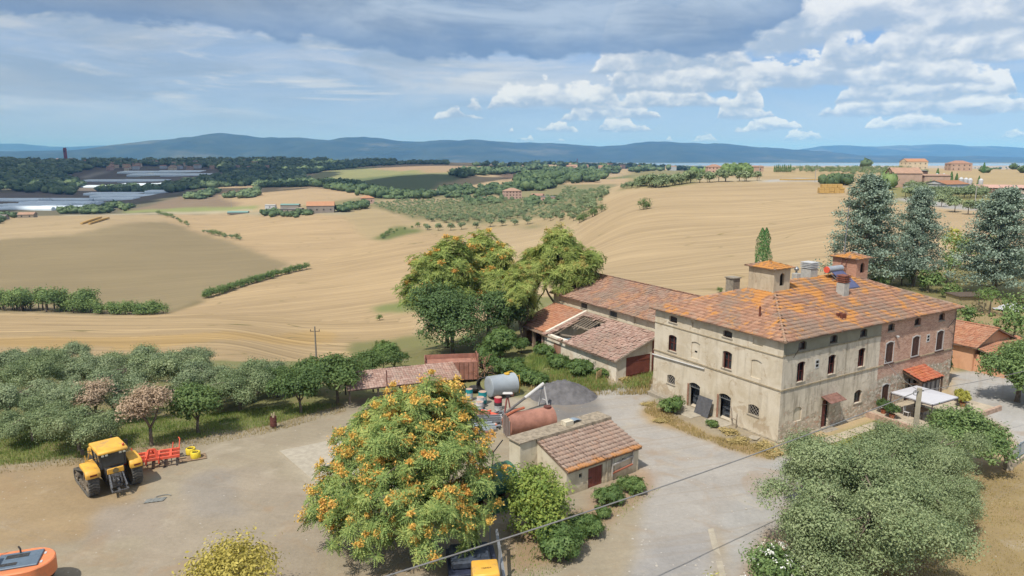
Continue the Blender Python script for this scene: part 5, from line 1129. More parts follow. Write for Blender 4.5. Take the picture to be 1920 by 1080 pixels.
    chimney(13.9, 4.4, 2.0, .85, plain('chimney_plaster', A(204, 202, 196), .9, 0, .12), plain('clay_cap', A(150, 96, 78), .8, 0, .3, 6), 'white chimney with a banded brown clay cap, halfway down the slope')
    chimney(13.95, 8.3, 1.75, 1.15, plain('chimney_plaster', A(204, 202, 196), .9), plain('white_cap', A(214, 216, 218), .8), 'wide white chimney with a louvred cap on the ridge')
    z = zr(11.8, 8.2); m = MB(); m.box(11.5, 12.1, 7.9, 8.5, z - .3, z + .75); o = m.build('chimney', plain('chimney_plaster', A(204, 202, 196), .9), t, bevel=.02); tag(o, 'short white chimney with a metal cowl')
    m = MB(); m.lathe([(.10, z + .75), (.10, z + 1.0), (.2, z + 1.02), (.24, z + 1.2), (.14, z + 1.36), (.04, z + 1.42)], (11.8, 8.2, 0), 12); m.build('chimney_cowl', M_STEEL, o, smooth=True)
    z = 9.8; m = MB(); m.box(8.2, 9.2, 13.0, 14.0, z - .8, 11.5); m.box(8.1, 9.3, 12.9, 14.1, 11.5, 11.62); o = m.build('chimney', plain('grey_stack', A(168, 158, 142), .9, 0, .25, 4), t); tag(o, 'grey square stack behind the left slope of the roof')
    m = MB(); z = zr(2.1, 4.4) + .0; m.tube([(2.1, 4.4, zr(2.1, 4.4) - .1), (2.1, 4.4, zr(2.1, 4.4) + 1.0)], .09, 10); m.build('vent_pipe', plain('brown_pipe', A(126, 72, 56), .7), t, smooth=True)
    m = MB(); zz = zr(9.4, 1.3)
    for i in range(2):
        for j in range(2): m.tube([(9.15 + i * .45, 1.1 + j * .4, zz - .05), (9.15 + i * .45, 1.1 + j * .4, zz + .42)], .15, 8)
    m.build('roof_vent', plain('brown_pipe', A(126, 72, 56), .7), t)
    # tiled porch canopy over the glazed door
    p0, p1, z0, z1, dp = 17.9, 21.7, 3.55, 2.9, 1.95; h = math.hypot(dp, z0 - z1); m = MB(); m.quad((p0, 0, z0 - .08), (p0, -dp, z1 - .08), (p1, -dp, z1 - .08), (p1, 0, z0 - .08)); m.quad((p0, 0, z0), (p1, 0, z0), (p1, -dp, z1), (p0, -dp, z1))
    m.bar((p0 + .08, 0, z0 - .16), (p0 + .08, -dp, z1 - .16), .12); m.bar((p1 - .08, 0, z0 - .16), (p1 - .08, -dp, z1 - .16), .12); m.bar((p0, -dp + .1, z1 - .2), (p1, -dp + .1, z1 - .2), .12)
    for x in (p0 + .1, p1 - .1): m.bar((x, -dp + .1, .3), (x, -dp + .1, z1 - .25), .13); m.bar((x, -.06, 2.2), (x, -dp + .2, z1 - .3), .09)
    o = m.build('porch', plain('porch_timber', A(112, 90, 74), .85, 0, .2), t, fix=False); tag(o, 'small timber porch with its own tiled canopy')
    (V, F), _ = tile_field((p0, -dp - .05, z1 + .02), (1, 0, 0), np.array([0, dp, z0 - z1]) / h, [(0, 0), (p1 - p0, 0), (p1 - p0, h + .05), (0, h + .05)], .22, .36, rng); tag(np_obj('porch_tiles', V, F, T_RED, o), kind='stuff')
    m = MB(); n = 26
    for k in range(n):
        xa_, xb_ = p0 + .15 + (p1 - p0 - .3) * k / n, p0 + .15 + (p1 - p0 - .3) * (k + 1) / n; ya, yb = -dp + .3 + .06 * math.sin(k * 1.9), -dp + .3 + .06 * math.sin((k + 1) * 1.9); m.quad((xa_, ya, 1.2), (xb_, yb, 1.2), (xb_, yb, 2.6), (xa_, ya, 2.6))
    mt, tt = newmat('striped_cloth'); oc = tt.add('ShaderNodeTexCoord').outputs['Object']; x, y, z_ = tt.sep(oc); f = tt.m('GREATER_THAN', tt.m('FRACT', tt.m('MULTIPLY', x, 3.5)), .5); finish(tt, tt.mix(f, A(110, 104, 104), A(196, 190, 184)), .9); m.build('porch_curtain', mt, o)
    return t
farmhouse()

def barn():
    rng = np.random.default_rng(6); H = HOUSE
    # own axes: x = along the farmhouse's right-hand direction, y = away; origin at (5.2, 16.4)
    t = thing('barn', 'long low barn with grey-brown tile roof behind the farmhouse', 'barn', lp(H, 5.2, 16.4), H[2]); L, Wd, Ht = 24.9, 11.8, 5.95; D = .2
    ops = [(b0 - 16.4, b1 - 16.4, 4.85, 5.5, 0) for b0, b1 in ((38.6, 40.1), (33.8, 35.1), (27.9, 29.3), (23.1, 24.7))]
    mb = MB(); wall(mb, (0, 0, 0), Y1, -X1, L, -.8, Ht, ops, D); mb.quad((0, L, -1), (0, L, Ht), (Wd, L, Ht), (Wd, L, -1)); mb.poly([(0, L, Ht), (Wd / 2, L, Ht + 2.1), (Wd, L, Ht)]); mb.quad((0, 0, -1), (Wd, 0, -1), (Wd, 0, Ht), (0, 0, Ht)); mb.poly([(0, 0, Ht), (Wd, 0, Ht), (Wd / 2, 0, Ht + 2.1)]); mb.quad((Wd, 0, -1), (Wd, L, -1), (Wd, L, Ht), (Wd, 0, Ht)); mb.build('wall', P_BARN, t, fix=False)
    for q, k in zip(ops, ('blind', 'louvre', 'louvre', 'blind')): frame_obj(t, (0, 0, 0), Y1, -X1, *q, D, k, 'window' if k == 'louvre' else 'blind_window', P_BARN)
    sl, ov = .363, .5; k = math.sqrt(1 + sl * sl); ze = 5.82; half = Wd / 2 + ov; hz_ = ze + sl * half; LL = L + .8
    mb = MB(); 
    for s in (0, 1):
        x0 = -ov if s == 0 else Wd + ov; xm = Wd / 2; mb.quad((x0, -.4, ze), (xm, -.4, hz_), (xm, L + .4, hz_), (x0, L + .4, ze)); mb.quad((x0, -.4, ze - .1), (xm, -.4, hz_ - .1), (xm, L + .4, hz_ - .1), (x0, L + .4, ze - .1)); mb.quad((x0, -.4, ze - .1), (x0, L + .4, ze - .1), (x0, L + .4, ze), (x0, -.4, ze)); mb.quad((x0, L + .4, ze - .1), (xm, L + .4, hz_ - .1), (xm, L + .4, hz_), (x0, L + .4, ze)); mb.quad((x0, -.4, ze - .1), (xm, -.4, hz_ - .1), (xm, -.4, hz_), (x0, -.4, ze))
    mb.build('roof', M_EAVE, t, fix=False)
    f1 = tile_field((-ov, L + .4, ze + .01), (0, -1, 0), np.array([1, 0, sl]) / k, [(0, 0), (LL, 0), (LL, half * k), (0, half * k)], .29, .42, rng, jitter=.022)[0]
    f2 = tile_field((Wd + ov, -.4, ze + .01), (0, 1, 0), np.array([-1, 0, sl]) / k, [(0, 0), (LL, 0), (LL, half * k), (0, half * k)], .5, .7, rng)[0]
    V, F = join_fields([f1, f2]); tag(np_obj('roof_tiles', V, F, T_BARN, t), kind='stuff')
    mb = MB(); ridge_caps(mb, (Wd / 2, -.4, hz_), (Wd / 2, L + .4, hz_)); tag(mb.build('ridge_tiles', T_BARN, t), kind='stuff')
barn()

def lean_to():
    rng = np.random.default_rng(8); H = HOUSE
    t = thing('lean_to', 'low lean-to shed with a collapsed hole in its tiled roof, against the barn', 'shed', lp(H, -1.0, 20.3), H[2])
    # local x = a+1.0, y = b-20.3 ; eave z 2.45 at x=-.4, rises .34 per metre to the barn wall at x=6.2
    sl = .34; Wd, L1, L2 = 6.2, 13.9, 19.0; zt = lambda x: 2.32 + sl * (x + .4)
    mb = MB(); wall(mb, (0, 0, 0), Y1, -X1, L1, -.9, zt(0), (), .25)
    mb.quad((.25, 0, -.9), (.25, L1, -.9), (.25, L1, zt(.25)), (.25, 0, zt(.25))); mb.quad((0, 0, zt(0)), (0, L1, zt(0)), (.25, L1, zt(.25)), (.25, 0, zt(.25)))
    # end wall with the red door opening
    def ew(x0, x1, z0, z1a, z1b): mb.quad((x0, 0, z0), (x1, 0, z0), (x1, 0, z1b), (x0, 0, z1a))
    ew(0, 1.36, -.5, zt(0), zt(1.36)); ew(1.36, 4.8, 2.45, zt(1.36), zt(4.8)); ew(4.8, 5.05, -.5, zt(4.8), zt(5.05))
    # dividing wall with a stepped gable, under the edge of the hole
    mb.poly([(0, 13.4, -.9), (0, 13.4, zt(0) + .3), (Wd, 13.4, zt(Wd) + .15), (Wd, 13.4, -.9)]); mb.poly([(0, 13.75, -.9), (Wd, 13.75, -.9), (Wd, 13.75, zt(Wd) + .15), (0, 13.75, zt(0) + .3)]); mb.quad((0, 13.4, zt(0) + .3), (0, 13.75, zt(0) + .3), (Wd, 13.75, zt(Wd) + .15), (Wd, 13.4, zt(Wd) + .15)); mb.quad((0, 13.4, -.9), (0, 13.75, -.9), (0, 13.75, zt(0) + .3), (0, 13.4, zt(0) + .3))
    mb.build('wall', P_LEAN, t, fix=False)
    mb = MB(); mb.box(-.012, -.002, 10.4, 11.9, -.4, 1.7); tag(mb.build('brick_patch', bricks('old_bricks', A(190, 140, 118), A(170, 120, 100), A(200, 176, 156)), t), 'patch of bare brick where the plaster has fallen')
    d = MB(); d.box(1.38, 3.08, .02, .08, -.1, 2.43); d.box(3.10, 4.78, .03, .09, -.1, 2.43); o = d.build('double_door', M_RUST, t); d = MB()
    for x in (1.38, 3.1):
        for z in (.4, 1.9): d.box(x + .03, x + 1.6, -.01, .018, z, z + .12)
    d.build('door_brace', M_RUST, o)
    d = MB()
    for x0, x1 in ((5.1, 5.75),):
        d.box(x0, x0 + .07, -.05, .03, -.1, 4.3); d.box(x1 - .07, x1, -.05, .03, -.1, 4.3)
        for z in (-.05, 1.0, 2.0, 3.0, 4.2): d.box(x0 + .07, x1 - .07, -.04, .02, z, z + .08)
        d.box(x0 + .07, x1 - .07, -.01, .01, 2.08, 4.2)
    d.build('tall_gate', M_RUST, t)
    # roof: boards, tiles, hole
    k = math.sqrt(1 + sl * sl); up = np.array([1, 0, sl]) / k; hole = [(-.5, 9.3), (2.5, 8.7), (5.2, 8.1), (5.35, 10.9), (4.95, 12.7), (2.6, 12.2), (-.5, 13.2)]     # (x, y)
    th = [(L2 + .2 - y, (x + .4) * k) for x, y in hole]
    W2 = (Wd - .05 + .4) * k
    (V1, F1), _ = tile_field((-.4, L2 + .2, zt(-.4) + .06), (0, -1, 0), up, [(5.2, 0), (L2 + .4, 0), (L2 + .4, W2), (5.2, W2)], .29, .42, rng, jitter=.03, hole=th)
    tag(np_obj('roof_tiles', V1, F1, T_LEAN, t), 'grey-brown tiles sagging round the hole', kind='stuff')
    (V2, F2), _ = tile_field((-.4 + .42, L2 + .2, zt(.02) + .06), (0, -1, 0), up, [(0, 0), (5.35, 0), (5.35, W2 - .42), (-1.2, W2 - .42), (-1.2, 1.5)], .27, .42, rng)
    tag(np_obj('roof_tiles', V2, F2, T_NEW, t), 'newer red tiles over the open timber bay', kind='stuff')
    mb = MB(); N = 26
    def rq(x0, x1, y0, y1):
        mb.quad((x0, y0, zt(x0)), (x1, y0, zt(x1)), (x1, y1, zt(x1)), (x0, y1, zt(x0))); mb.quad((x0, y0, zt(x0) - .05), (x0, y1, zt(x0) - .05), (x1, y1, zt(x1) - .05), (x1, y0, zt(x1) - .05))
    xs = np.linspace(-.4, Wd - .03, 14); ys = np.linspace(-.2, L2 + .2, 40); XX, YY2 = np.meshgrid((xs[:-1] + xs[1:]) / 2, (ys[:-1] + ys[1:]) / 2); ins = poly_mask(XX.ravel(), YY2.ravel(), np.array(hole)).reshape(XX.shape)
    for j in range(len(ys) - 1):
        for i in range(len(xs) - 1):
            if not ins[j, i]: rq(xs[i], xs[i + 1], ys[j], ys[j + 1])
    mb.box(-.42, -.38, -.2, L1, zt(-.4) - .14, zt(-.4) + .04); mb.build('roof', M_EAVE, t, fix=False)
    mb = MB()
    GT = plain('grey_timber', A(176, 160, 142), .9, 0, .25, 4); mb.bar((-.42, -.22, zt(-.42) - .05), (5.8, -.22, zt(5.8) - .05), .14, .2); mb.build('verge_beam', GT, t)
    for y in (9.5, 10.0, 10.5, 11.0, 11.5, 12.0, 12.5): 
        x0 = rng.uniform(2.6, 3.8) if y < 12.4 else .3; mb = MB(); mb.bar((x0, y, zt(x0) - .12 - rng.uniform(0, .2)), (6.1, y + rng.normal() * .05, zt(6.1) - .12), .09, .12); mb.build('rafter', GT, t)
    for x in (1.6, 3.4, 5.2): mb = MB(); mb.bar((x, 8.6 if x > 2 else 8.9, zt(x) - .25), (x, 13.3, zt(x) - .28 - (.5 if x == 1.6 else 0)), .14, .16); mb.build('purlin', GT, t)
    for i in range(9): mb = MB(); a = rng.uniform(0, 3.14); x, y = rng.uniform(1, 5), rng.uniform(9.3, 12.8); mb.bar((x, y, .2 + rng.uniform(0, .5)), (x + math.cos(a) * 1.4, y + math.sin(a) * 1.4, .5 + rng.uniform(0, 1.3)), .09); mb.build('fallen_beam', GT, t)
    for i in range(7): y = 9.3 + i * .5; mb = MB(); mb.box(5.9, 6.0, y, y + .26, 2.0, 4.25 + .0, Matrix.Rotation(.0, 4, 'X')); mb.build('hanging_board', plain('pale_boards', A(222, 210, 194), .9, 0, .2, 4), t)
    # open bay posts
    mb = MB()
    for y in (14.4, 16.6, 18.8): mb.box(.1, .45, y, y + .35, -1.2, zt(.2) - .1)
    mb.bar((.25, 14.0, zt(.25) - .18), (.25, 19.2, zt(.25) - .18), .2); mb.bar((.25, 14.5, 1.4), (.25, 15.4, 2.35), .12); mb.bar((.25, 18.9, 1.4), (.25, 18.0, 2.35), .12); mb.build('post', plain('bay_masonry', A(186, 160, 142), .95, 0, .3, 3), t)
    mb = MB(); mb.quad((3.5, 13.8, -1), (3.5, 19.0, -1), (3.5, 19.0, zt(3.5) - .1), (3.5, 13.8, zt(3.5) - .1)); mb.quad((0, 19.0, -1), (6, 19.0, -1), (6, 19.0, zt(6) - .1), (0, 19.0, zt(0) - .1)); mb.build('rear_wall', plain('rear_brick', A(150, 110, 96), .95, 0, .3, 4), t)  # dull red-brown brick on both rear walls of the bay
    # things lying inside the hole
    o = thing('rubble_pile', 'heap of rubble and broken tiles under the fallen roof', 'rubble', lp(H, 1.6, 31.3, 0), H[2]); mb = MB()
    for i in range(60): r = rng.uniform(.1, .3); x, y = rng.normal() * 1.0, rng.normal() * .9; M = Matrix.Translation((x, y, .3 + .9 * math.exp(-(x * x + y * y)) * rng.random())) @ Matrix.Rotation(rng.uniform(0, 3), 4, Vector(rng.normal(size=3)).normalized()); mb.box(-r, r, -r * .7, r * .7, -r * .4, r * .4, M)
    tag(mb.build('debris', plain('rubble', A(176, 150, 134), .95, 0, .3, 3), o), kind='stuff')
    o = thing('old_mattress', 'pale blue sheeted bundle sagging on a board in the roof hole', 'bundle', lp(H, .6, 31.0, 0), H[2]); mb = MB(); mb.box(-.5, .6, -1.2, 1.2, 1.75, 2.0, Matrix.Rotation(.12, 4, 'Y')); mb.build('cover', plain('blue_sheet', A(150, 170, 184), .8, 0, .4, 3), o, bevel=.06); mb = MB()
    for y in (-1.1, 1.1): 
        for x in (-.4, .5): mb.bar((x, y, 0), (x, y, 1.85), .08)
    mb.box(-.55, .65, -1.3, 1.3, 1.62, 1.72); mb.build('trestle', plain('grey_timber', A(176, 160, 142), .9), o)
lean_to()

SHED = (9.78, 52.46, math.radians(36.7))
def tool_shed():
    rng = np.random.default_rng(9); S = SHED
    t = thing('tool_shed', 'small plastered shed with a sloping tile roof and rust-red door in the yard', 'shed', (S[0], S[1], 0), S[2])
    x0, x1, yb = -7.35, 0, 3.35; zf, zb = 1.98, 3.1; sl = (zb - zf) / yb; D = .18
    ops = [(2.1, 3.55, -.05, 1.55, 0), (1.2, 1.5, 1.05, 1.4, 0), (5.55, 5.85, 1.15, 1.45, 0)]
    mb = MB(); wall(mb, (x0, 0, 0), X1, -Y1, x1 - x0, -.6, zf, ops, D); mb.poly([(x0, 0, -.6), (x0, 0, zf), (x0, yb, zb), (x0, yb, -.6)]); mb.poly([(x1, 0, -.6), (x1, yb, -.6), (x1, yb, zb), (x1, 0, zf)])
    # rear block, a little higher, running further left
    mb.box(x0 - 1.6, x1 + .05, yb, yb + 1.35, -.6, 3.3); mb.poly([(x0, yb - .003, -.6), (x0, yb - .003, 3.25), (x0 - 1.55, yb, 3.25), (x0 - 1.55, yb, -.6)])
    for xx in (x0 + 3.9, x0 + 4.75): mb.box(xx, xx + .14, -.05, 0, -.3, zf - .02)
    mb.build('wall', P_SHED, t, fix=False)
    d = MB()
    for i in range(7): xa = x0 + 2.12 + i * .2; d.box(xa, xa + .19, .06 + .004 * (i % 2), .11, -.02, 1.53)
    o = d.build('door', M_RUST, t); h = MB(); h.box(x0 + 2.16, x0 + 2.5, .03, .058, .72, .78); h.build('bolt', M_IRON, o)
    for u0, u1, a, b in ((1.2, 1.5, 1.05, 1.4), (5.55, 5.85, 1.15, 1.45)): q = MB(); q.box(x0 + u0, x0 + u1, .15, .19, a, b); q.build('window', M_DARK, t)
    mb = MB(); e = .22; zl = zf - sl * e; mb.quad((x0 - .08, -e, zl), (x1 + .12, -e, zl), (x1 + .12, yb, zb + .02), (x0 - .08, yb, zb + .02)); mb.quad((x0 - .08, -e, zl - .1), (x0 - .08, yb, zb - .08), (x1 + .12, yb, zb - .08), (x1 + .12, -e, zl - .1)); mb.quad((x0 - .08, -e, zl - .1), (x1 + .12, -e, zl - .1), (x1 + .12, -e, zl), (x0 - .08, -e, zl)); mb.quad((x0 - .08, -e, zl - .1), (x0 - .08, -e, zl), (x0 - .08, yb, zb + .02), (x0 - .08, yb, zb - .08)); mb.quad((x1 + .12, -e, zl - .1), (x1 + .12, yb, zb - .08), (x1 + .12, yb, zb + .02), (x1 + .12, -e, zl)); mb.build('roof', M_EAVE, t, fix=False)
    k = math.sqrt(1 + sl * sl); Lr = x1 - x0 + .2; nrow = 9; plen = (yb + e) * k / nrow; ncol = 27; pw = Lr / ncol
    _, (UU, VV, C, R, T, F) = tile_field((x0 - .08, -e, zl + .01), (1, 0, 0), np.array([0, 1, sl]) / k, [(0, 0), (Lr, 0), (Lr, (yb + e) * k), (0, (yb + e) * k)], pw, plen, rng, thick=.075)
    me = np_mesh('tile', T, F, (tile_mat('shed_tiles', [A(168, 138, 124), A(190, 158, 142), A(206, 178, 162), A(184, 150, 132)], .5, .3),)); Mo = Matrix(tuple(map(tuple, R[0].tolist()))).to_4x4()
    mt, tt = newmat('single_shed_tile'); oi = tt.add('ShaderNodeObjectInfo'); g = tt.add('ShaderNodeNewGeometry'); n = tt.noise(g.outputs['Position'], 0.9, 5, .65, .4); n3 = tt.noise(g.outputs['Position'], 12, 4, .7)
    c = tt.ramp(oi.outputs['Random'], [(0, A(168, 142, 128)), (.4, A(184, 158, 142)), (.75, A(194, 170, 154)), (1, A(190, 156, 136))]); low = tt.sep(g.outputs['Position'])[2]
    c = tt.mix(tt.smooth(tt.m('ADD', low, tt.m('MULTIPLY', n, .6)), 2.52, 2.30, 0, .85), c, A(222, 152, 84)); c = tt.mix(tt.smooth(n3, .55, .68, 0, .5), c, A(200, 190, 176)); c = tt.mix(tt.smooth(n3, .42, .34, 0, .5), c, A(110, 94, 84)); finish(tt, c, .9, n3, .3, .02, spec=.1)
    me.materials[0] = mt
    for i in range(len(C)):
        o = bpy.data.objects.new('roof_tile', me); Mi = Mo.copy(); Mi.translation = Vector(C[i].tolist()); Mi = Mi @ Matrix.Rotation(float(rng.normal() * .02), 4, 'Z'); link(o, t); o.matrix_local = Mi
    mb = MB(); mb.box(x0 - 1.75, x1 + .2, yb - .12, yb + 1.5, 3.3, 3.38); mb.box(x0 - .1, x1 + .2, yb - .14, yb + .1, 3.12, 3.3); mb.build('flat_roof', plain('weathered_cap', A(176, 162, 142), .95, 0, .3, 3, (A(120, 108, 92), .6)), t)
    for xx in (-5.6, -1.9): m = MB(); m.tube([(xx, yb - .3, 3.12), (xx, yb - .12, 3.2)], .05, 8); m.build('spout', M_IRON, t)
    m = MB(); m.box(-4.2, -3.4, yb + .4, yb + 1.0, 3.38, 3.72); o = m.build('chimney_stub', P_SHED, t)
    o = thing('ladder', 'white ladder hung sideways on the shed wall', 'ladder', (S[0], S[1], 0), S[2]); m = MB(); m.bar((-2.9, -.12, .35), (-2.9, -.12, 1.85), .09); m.bar((-.75, -.12, .75), (-.75, -.12, 1.75), .09); m.bar((-2.9, -.12, 1.25), (-.75, -.12, 1.42), .12); m.build('rail', plain('ladder_white', A(206, 200, 192), .8, 0, .2), o); m = MB(); m.bar((-2.9, -.13, .6), (-.75, -.13, .78), .1); m.build('board', plain('red_board', A(190, 120, 96), .8), o)
    o = thing('satellite_plate', 'pale blue curved panel lying on the shed roof', 'panel', lp(S, -3.0, yb + .8, 3.38), S[2]); m = MB()
    for i in range(6): a0, a1 = -.6 + i * .2, -.4 + i * .2; m.quad((a0, -.3, .25 - a0 * a0 * .4), (a1, -.3, .25 - a1 * a1 * .4), (a1, .3, .25 - a1 * a1 * .4), (a0, .3, .25 - a0 * a0 * .4))
    m.bar((-.5, 0, 0), (-.5, 0, .16), .05); m.bar((.5, 0, 0), (.5, 0, .16), .05); m.build('panel_sheet', plain('pale_blue_metal', A(170, 186, 200), .4, .2), o)
tool_shed()

def annex():
    rng = np.random.default_rng(10); H = HOUSE; t = thing('annex', 'low terracotta-rendered outbuilding with a tiled gable roof right of the farmhouse', 'outbuilding', lp(H, 35.0, 1.9), H[2]); Wd, L, ze = 8.0, 7.0, 3.2; sl = .38; rz = ze + sl * Wd / 2
    mb = MB(); wall(mb, (0, 0, 0), Y1, -X1, L, -.6, ze, (), .2); mb.poly([(0, 0, -.6), (Wd, 0, -.6), (Wd, 0, ze), (Wd / 2, 0, rz), (0, 0, ze)]); mb.poly([(0, L, -.6), (0, L, ze), (Wd / 2, L, rz), (Wd, L, ze), (Wd, L, -.6)]); mb.quad((Wd, 0, -.6), (Wd, L, -.6), (Wd, L, ze), (Wd, 0, ze)); mb.build('wall', P_ANNEX, t, fix=False)
    ov = .45; k = math.sqrt(1 + sl * sl); zz = ze - sl * ov + .05; mb = MB(); ff = []
    for s in (0, 1):
        xe = -ov if s == 0 else Wd + ov; mb.quad((xe, -.5, zz), (Wd / 2, -.5, rz + .05), (Wd / 2, L + .3, rz + .05), (xe, L + .3, zz)); mb.quad((xe, -.5, zz - .12), (Wd / 2, -.5, rz - .07), (Wd / 2, L + .3, rz - .07), (xe, L + .3, zz - .12)); mb.quad((xe, -.5, zz - .12), (xe, -.5, zz), (Wd / 2, -.5, rz + .05), (Wd / 2, -.5, rz - .07)); mb.quad((xe, -.5, zz - .12), (xe, L + .3, zz - .12), (xe, L + .3, zz), (xe, -.5, zz))
    mb.build('roof', M_EAVE, t, fix=False); hw = (Wd / 2 + ov) * k
    ff.append(tile_field((-ov, L + .3, zz + .02), (0, -1, 0), np.array([1, 0, sl]) / k, [(0, 0), (L + .8, 0), (L + .8, hw), (0, hw)], .3, .42, rng)[0]); ff.append(tile_field((Wd + ov, -.5, zz + .02), (0, 1, 0), np.array([-1, 0, sl]) / k, [(0, 0), (L + .8, 0), (L + .8, hw), (0, hw)], .3, .42, rng)[0])
    V, F = join_fields(ff); tag(np_obj('roof_tiles', V, F, T_NEW, t), kind='stuff'); mb = MB(); ridge_caps(mb, (Wd / 2, -.5, rz + .08), (Wd / 2, L + .3, rz + .08)); tag(mb.build('ridge_tiles', T_NEW, t), kind='stuff')
    # lower roof towards the drive
    mb = MB(); mb.box(.3, Wd + 1.5, -3.2, -.02, -.6, 2.2); mb.build('front_room', P_ANNEX, t); mb = MB(); mb.quad((.0, -3.5, 2.2), (Wd + 1.8, -3.5, 2.2), (Wd + 1.8, -.01, 3.0), (0, -.01, 3.0)); mb.quad((.0, -3.5, 2.1), (0, -.01, 2.9), (Wd + 1.8, -.01, 2.9), (Wd + 1.8, -3.5, 2.1)); mb.quad((0, -3.5, 2.1), (0, -3.5, 2.2), (0, -.01, 3.0), (0, -.01, 2.9)); mb.build('front_roof', M_EAVE, t, fix=False)
    h = math.hypot(3.49, .8); (V, F), _ = tile_field((0, -3.5, 2.22), (1, 0, 0), np.array([0, 3.49, .8]) / h, [(0, 0), (Wd + 1.8, 0), (Wd + 1.8, h), (0, h)], .3, .42, rng); tag(np_obj('front_roof_tiles', V, F, T_NEW, t), kind='stuff')
    m = MB(); m.box(-.03, -.0, 2.2, 3.0, 0, 2.1); m.build('door', plain('grey_blue_door', A(140, 146, 152), .6), t)
    m = MB(); m.tube([(-.1, 3.3, .0), (-.1, 3.3, 3.0)], .05, 6); m.build('drain_pipe', plain('copper_pipe', A(160, 110, 86), .5), t)
annex()
# ------------------------------------------------------------------ vehicles and machines
YEL = plain('tractor_yellow', A(244, 186, 78, .8), 0.5, 0, 0.08, 1.5, (A(186, 160, 118), 0.7), spec=.4)
BLK = plain('black_rubber', (0.035, 0.034, 0.033), 0.8, 0, 0.25, 6, (A(140, 128, 112), 0.6)); TRK = plain('dusty_track_rubber', (0.11, 0.105, 0.095), 0.85, 0, 0.25, 6, (A(150, 140, 124), 0.6))
DKM = plain('dark_machine_metal', (0.06, 0.06, 0.062), 0.5, 0.3, 0.3, 8, (A(120, 110, 98), 0.4))
CABG = plain('cab_glass', (0.03, 0.04, 0.045), 0.08, 0, 0.3, 2, spec=.8)
RED = plain('cultivator_red', A(230, 100, 76, .85), 0.6, 0, 0.1, 3, (A(176, 120, 96), 0.6), spec=.3)
ORG = plain('excavator_orange', A(232, 140, 94, .85), 0.5, 0, 0.08, 2, (A(190, 150, 120), 0.6), spec=.3)
LAMP = plain('tail_lamp', A(130, 50, 44), 0.3)
RUSTY = plain('rusty_tank_steel', A(186, 134, 116), 0.75, 0, 0.2, 1.2, (A(146, 92, 74), 0.5))
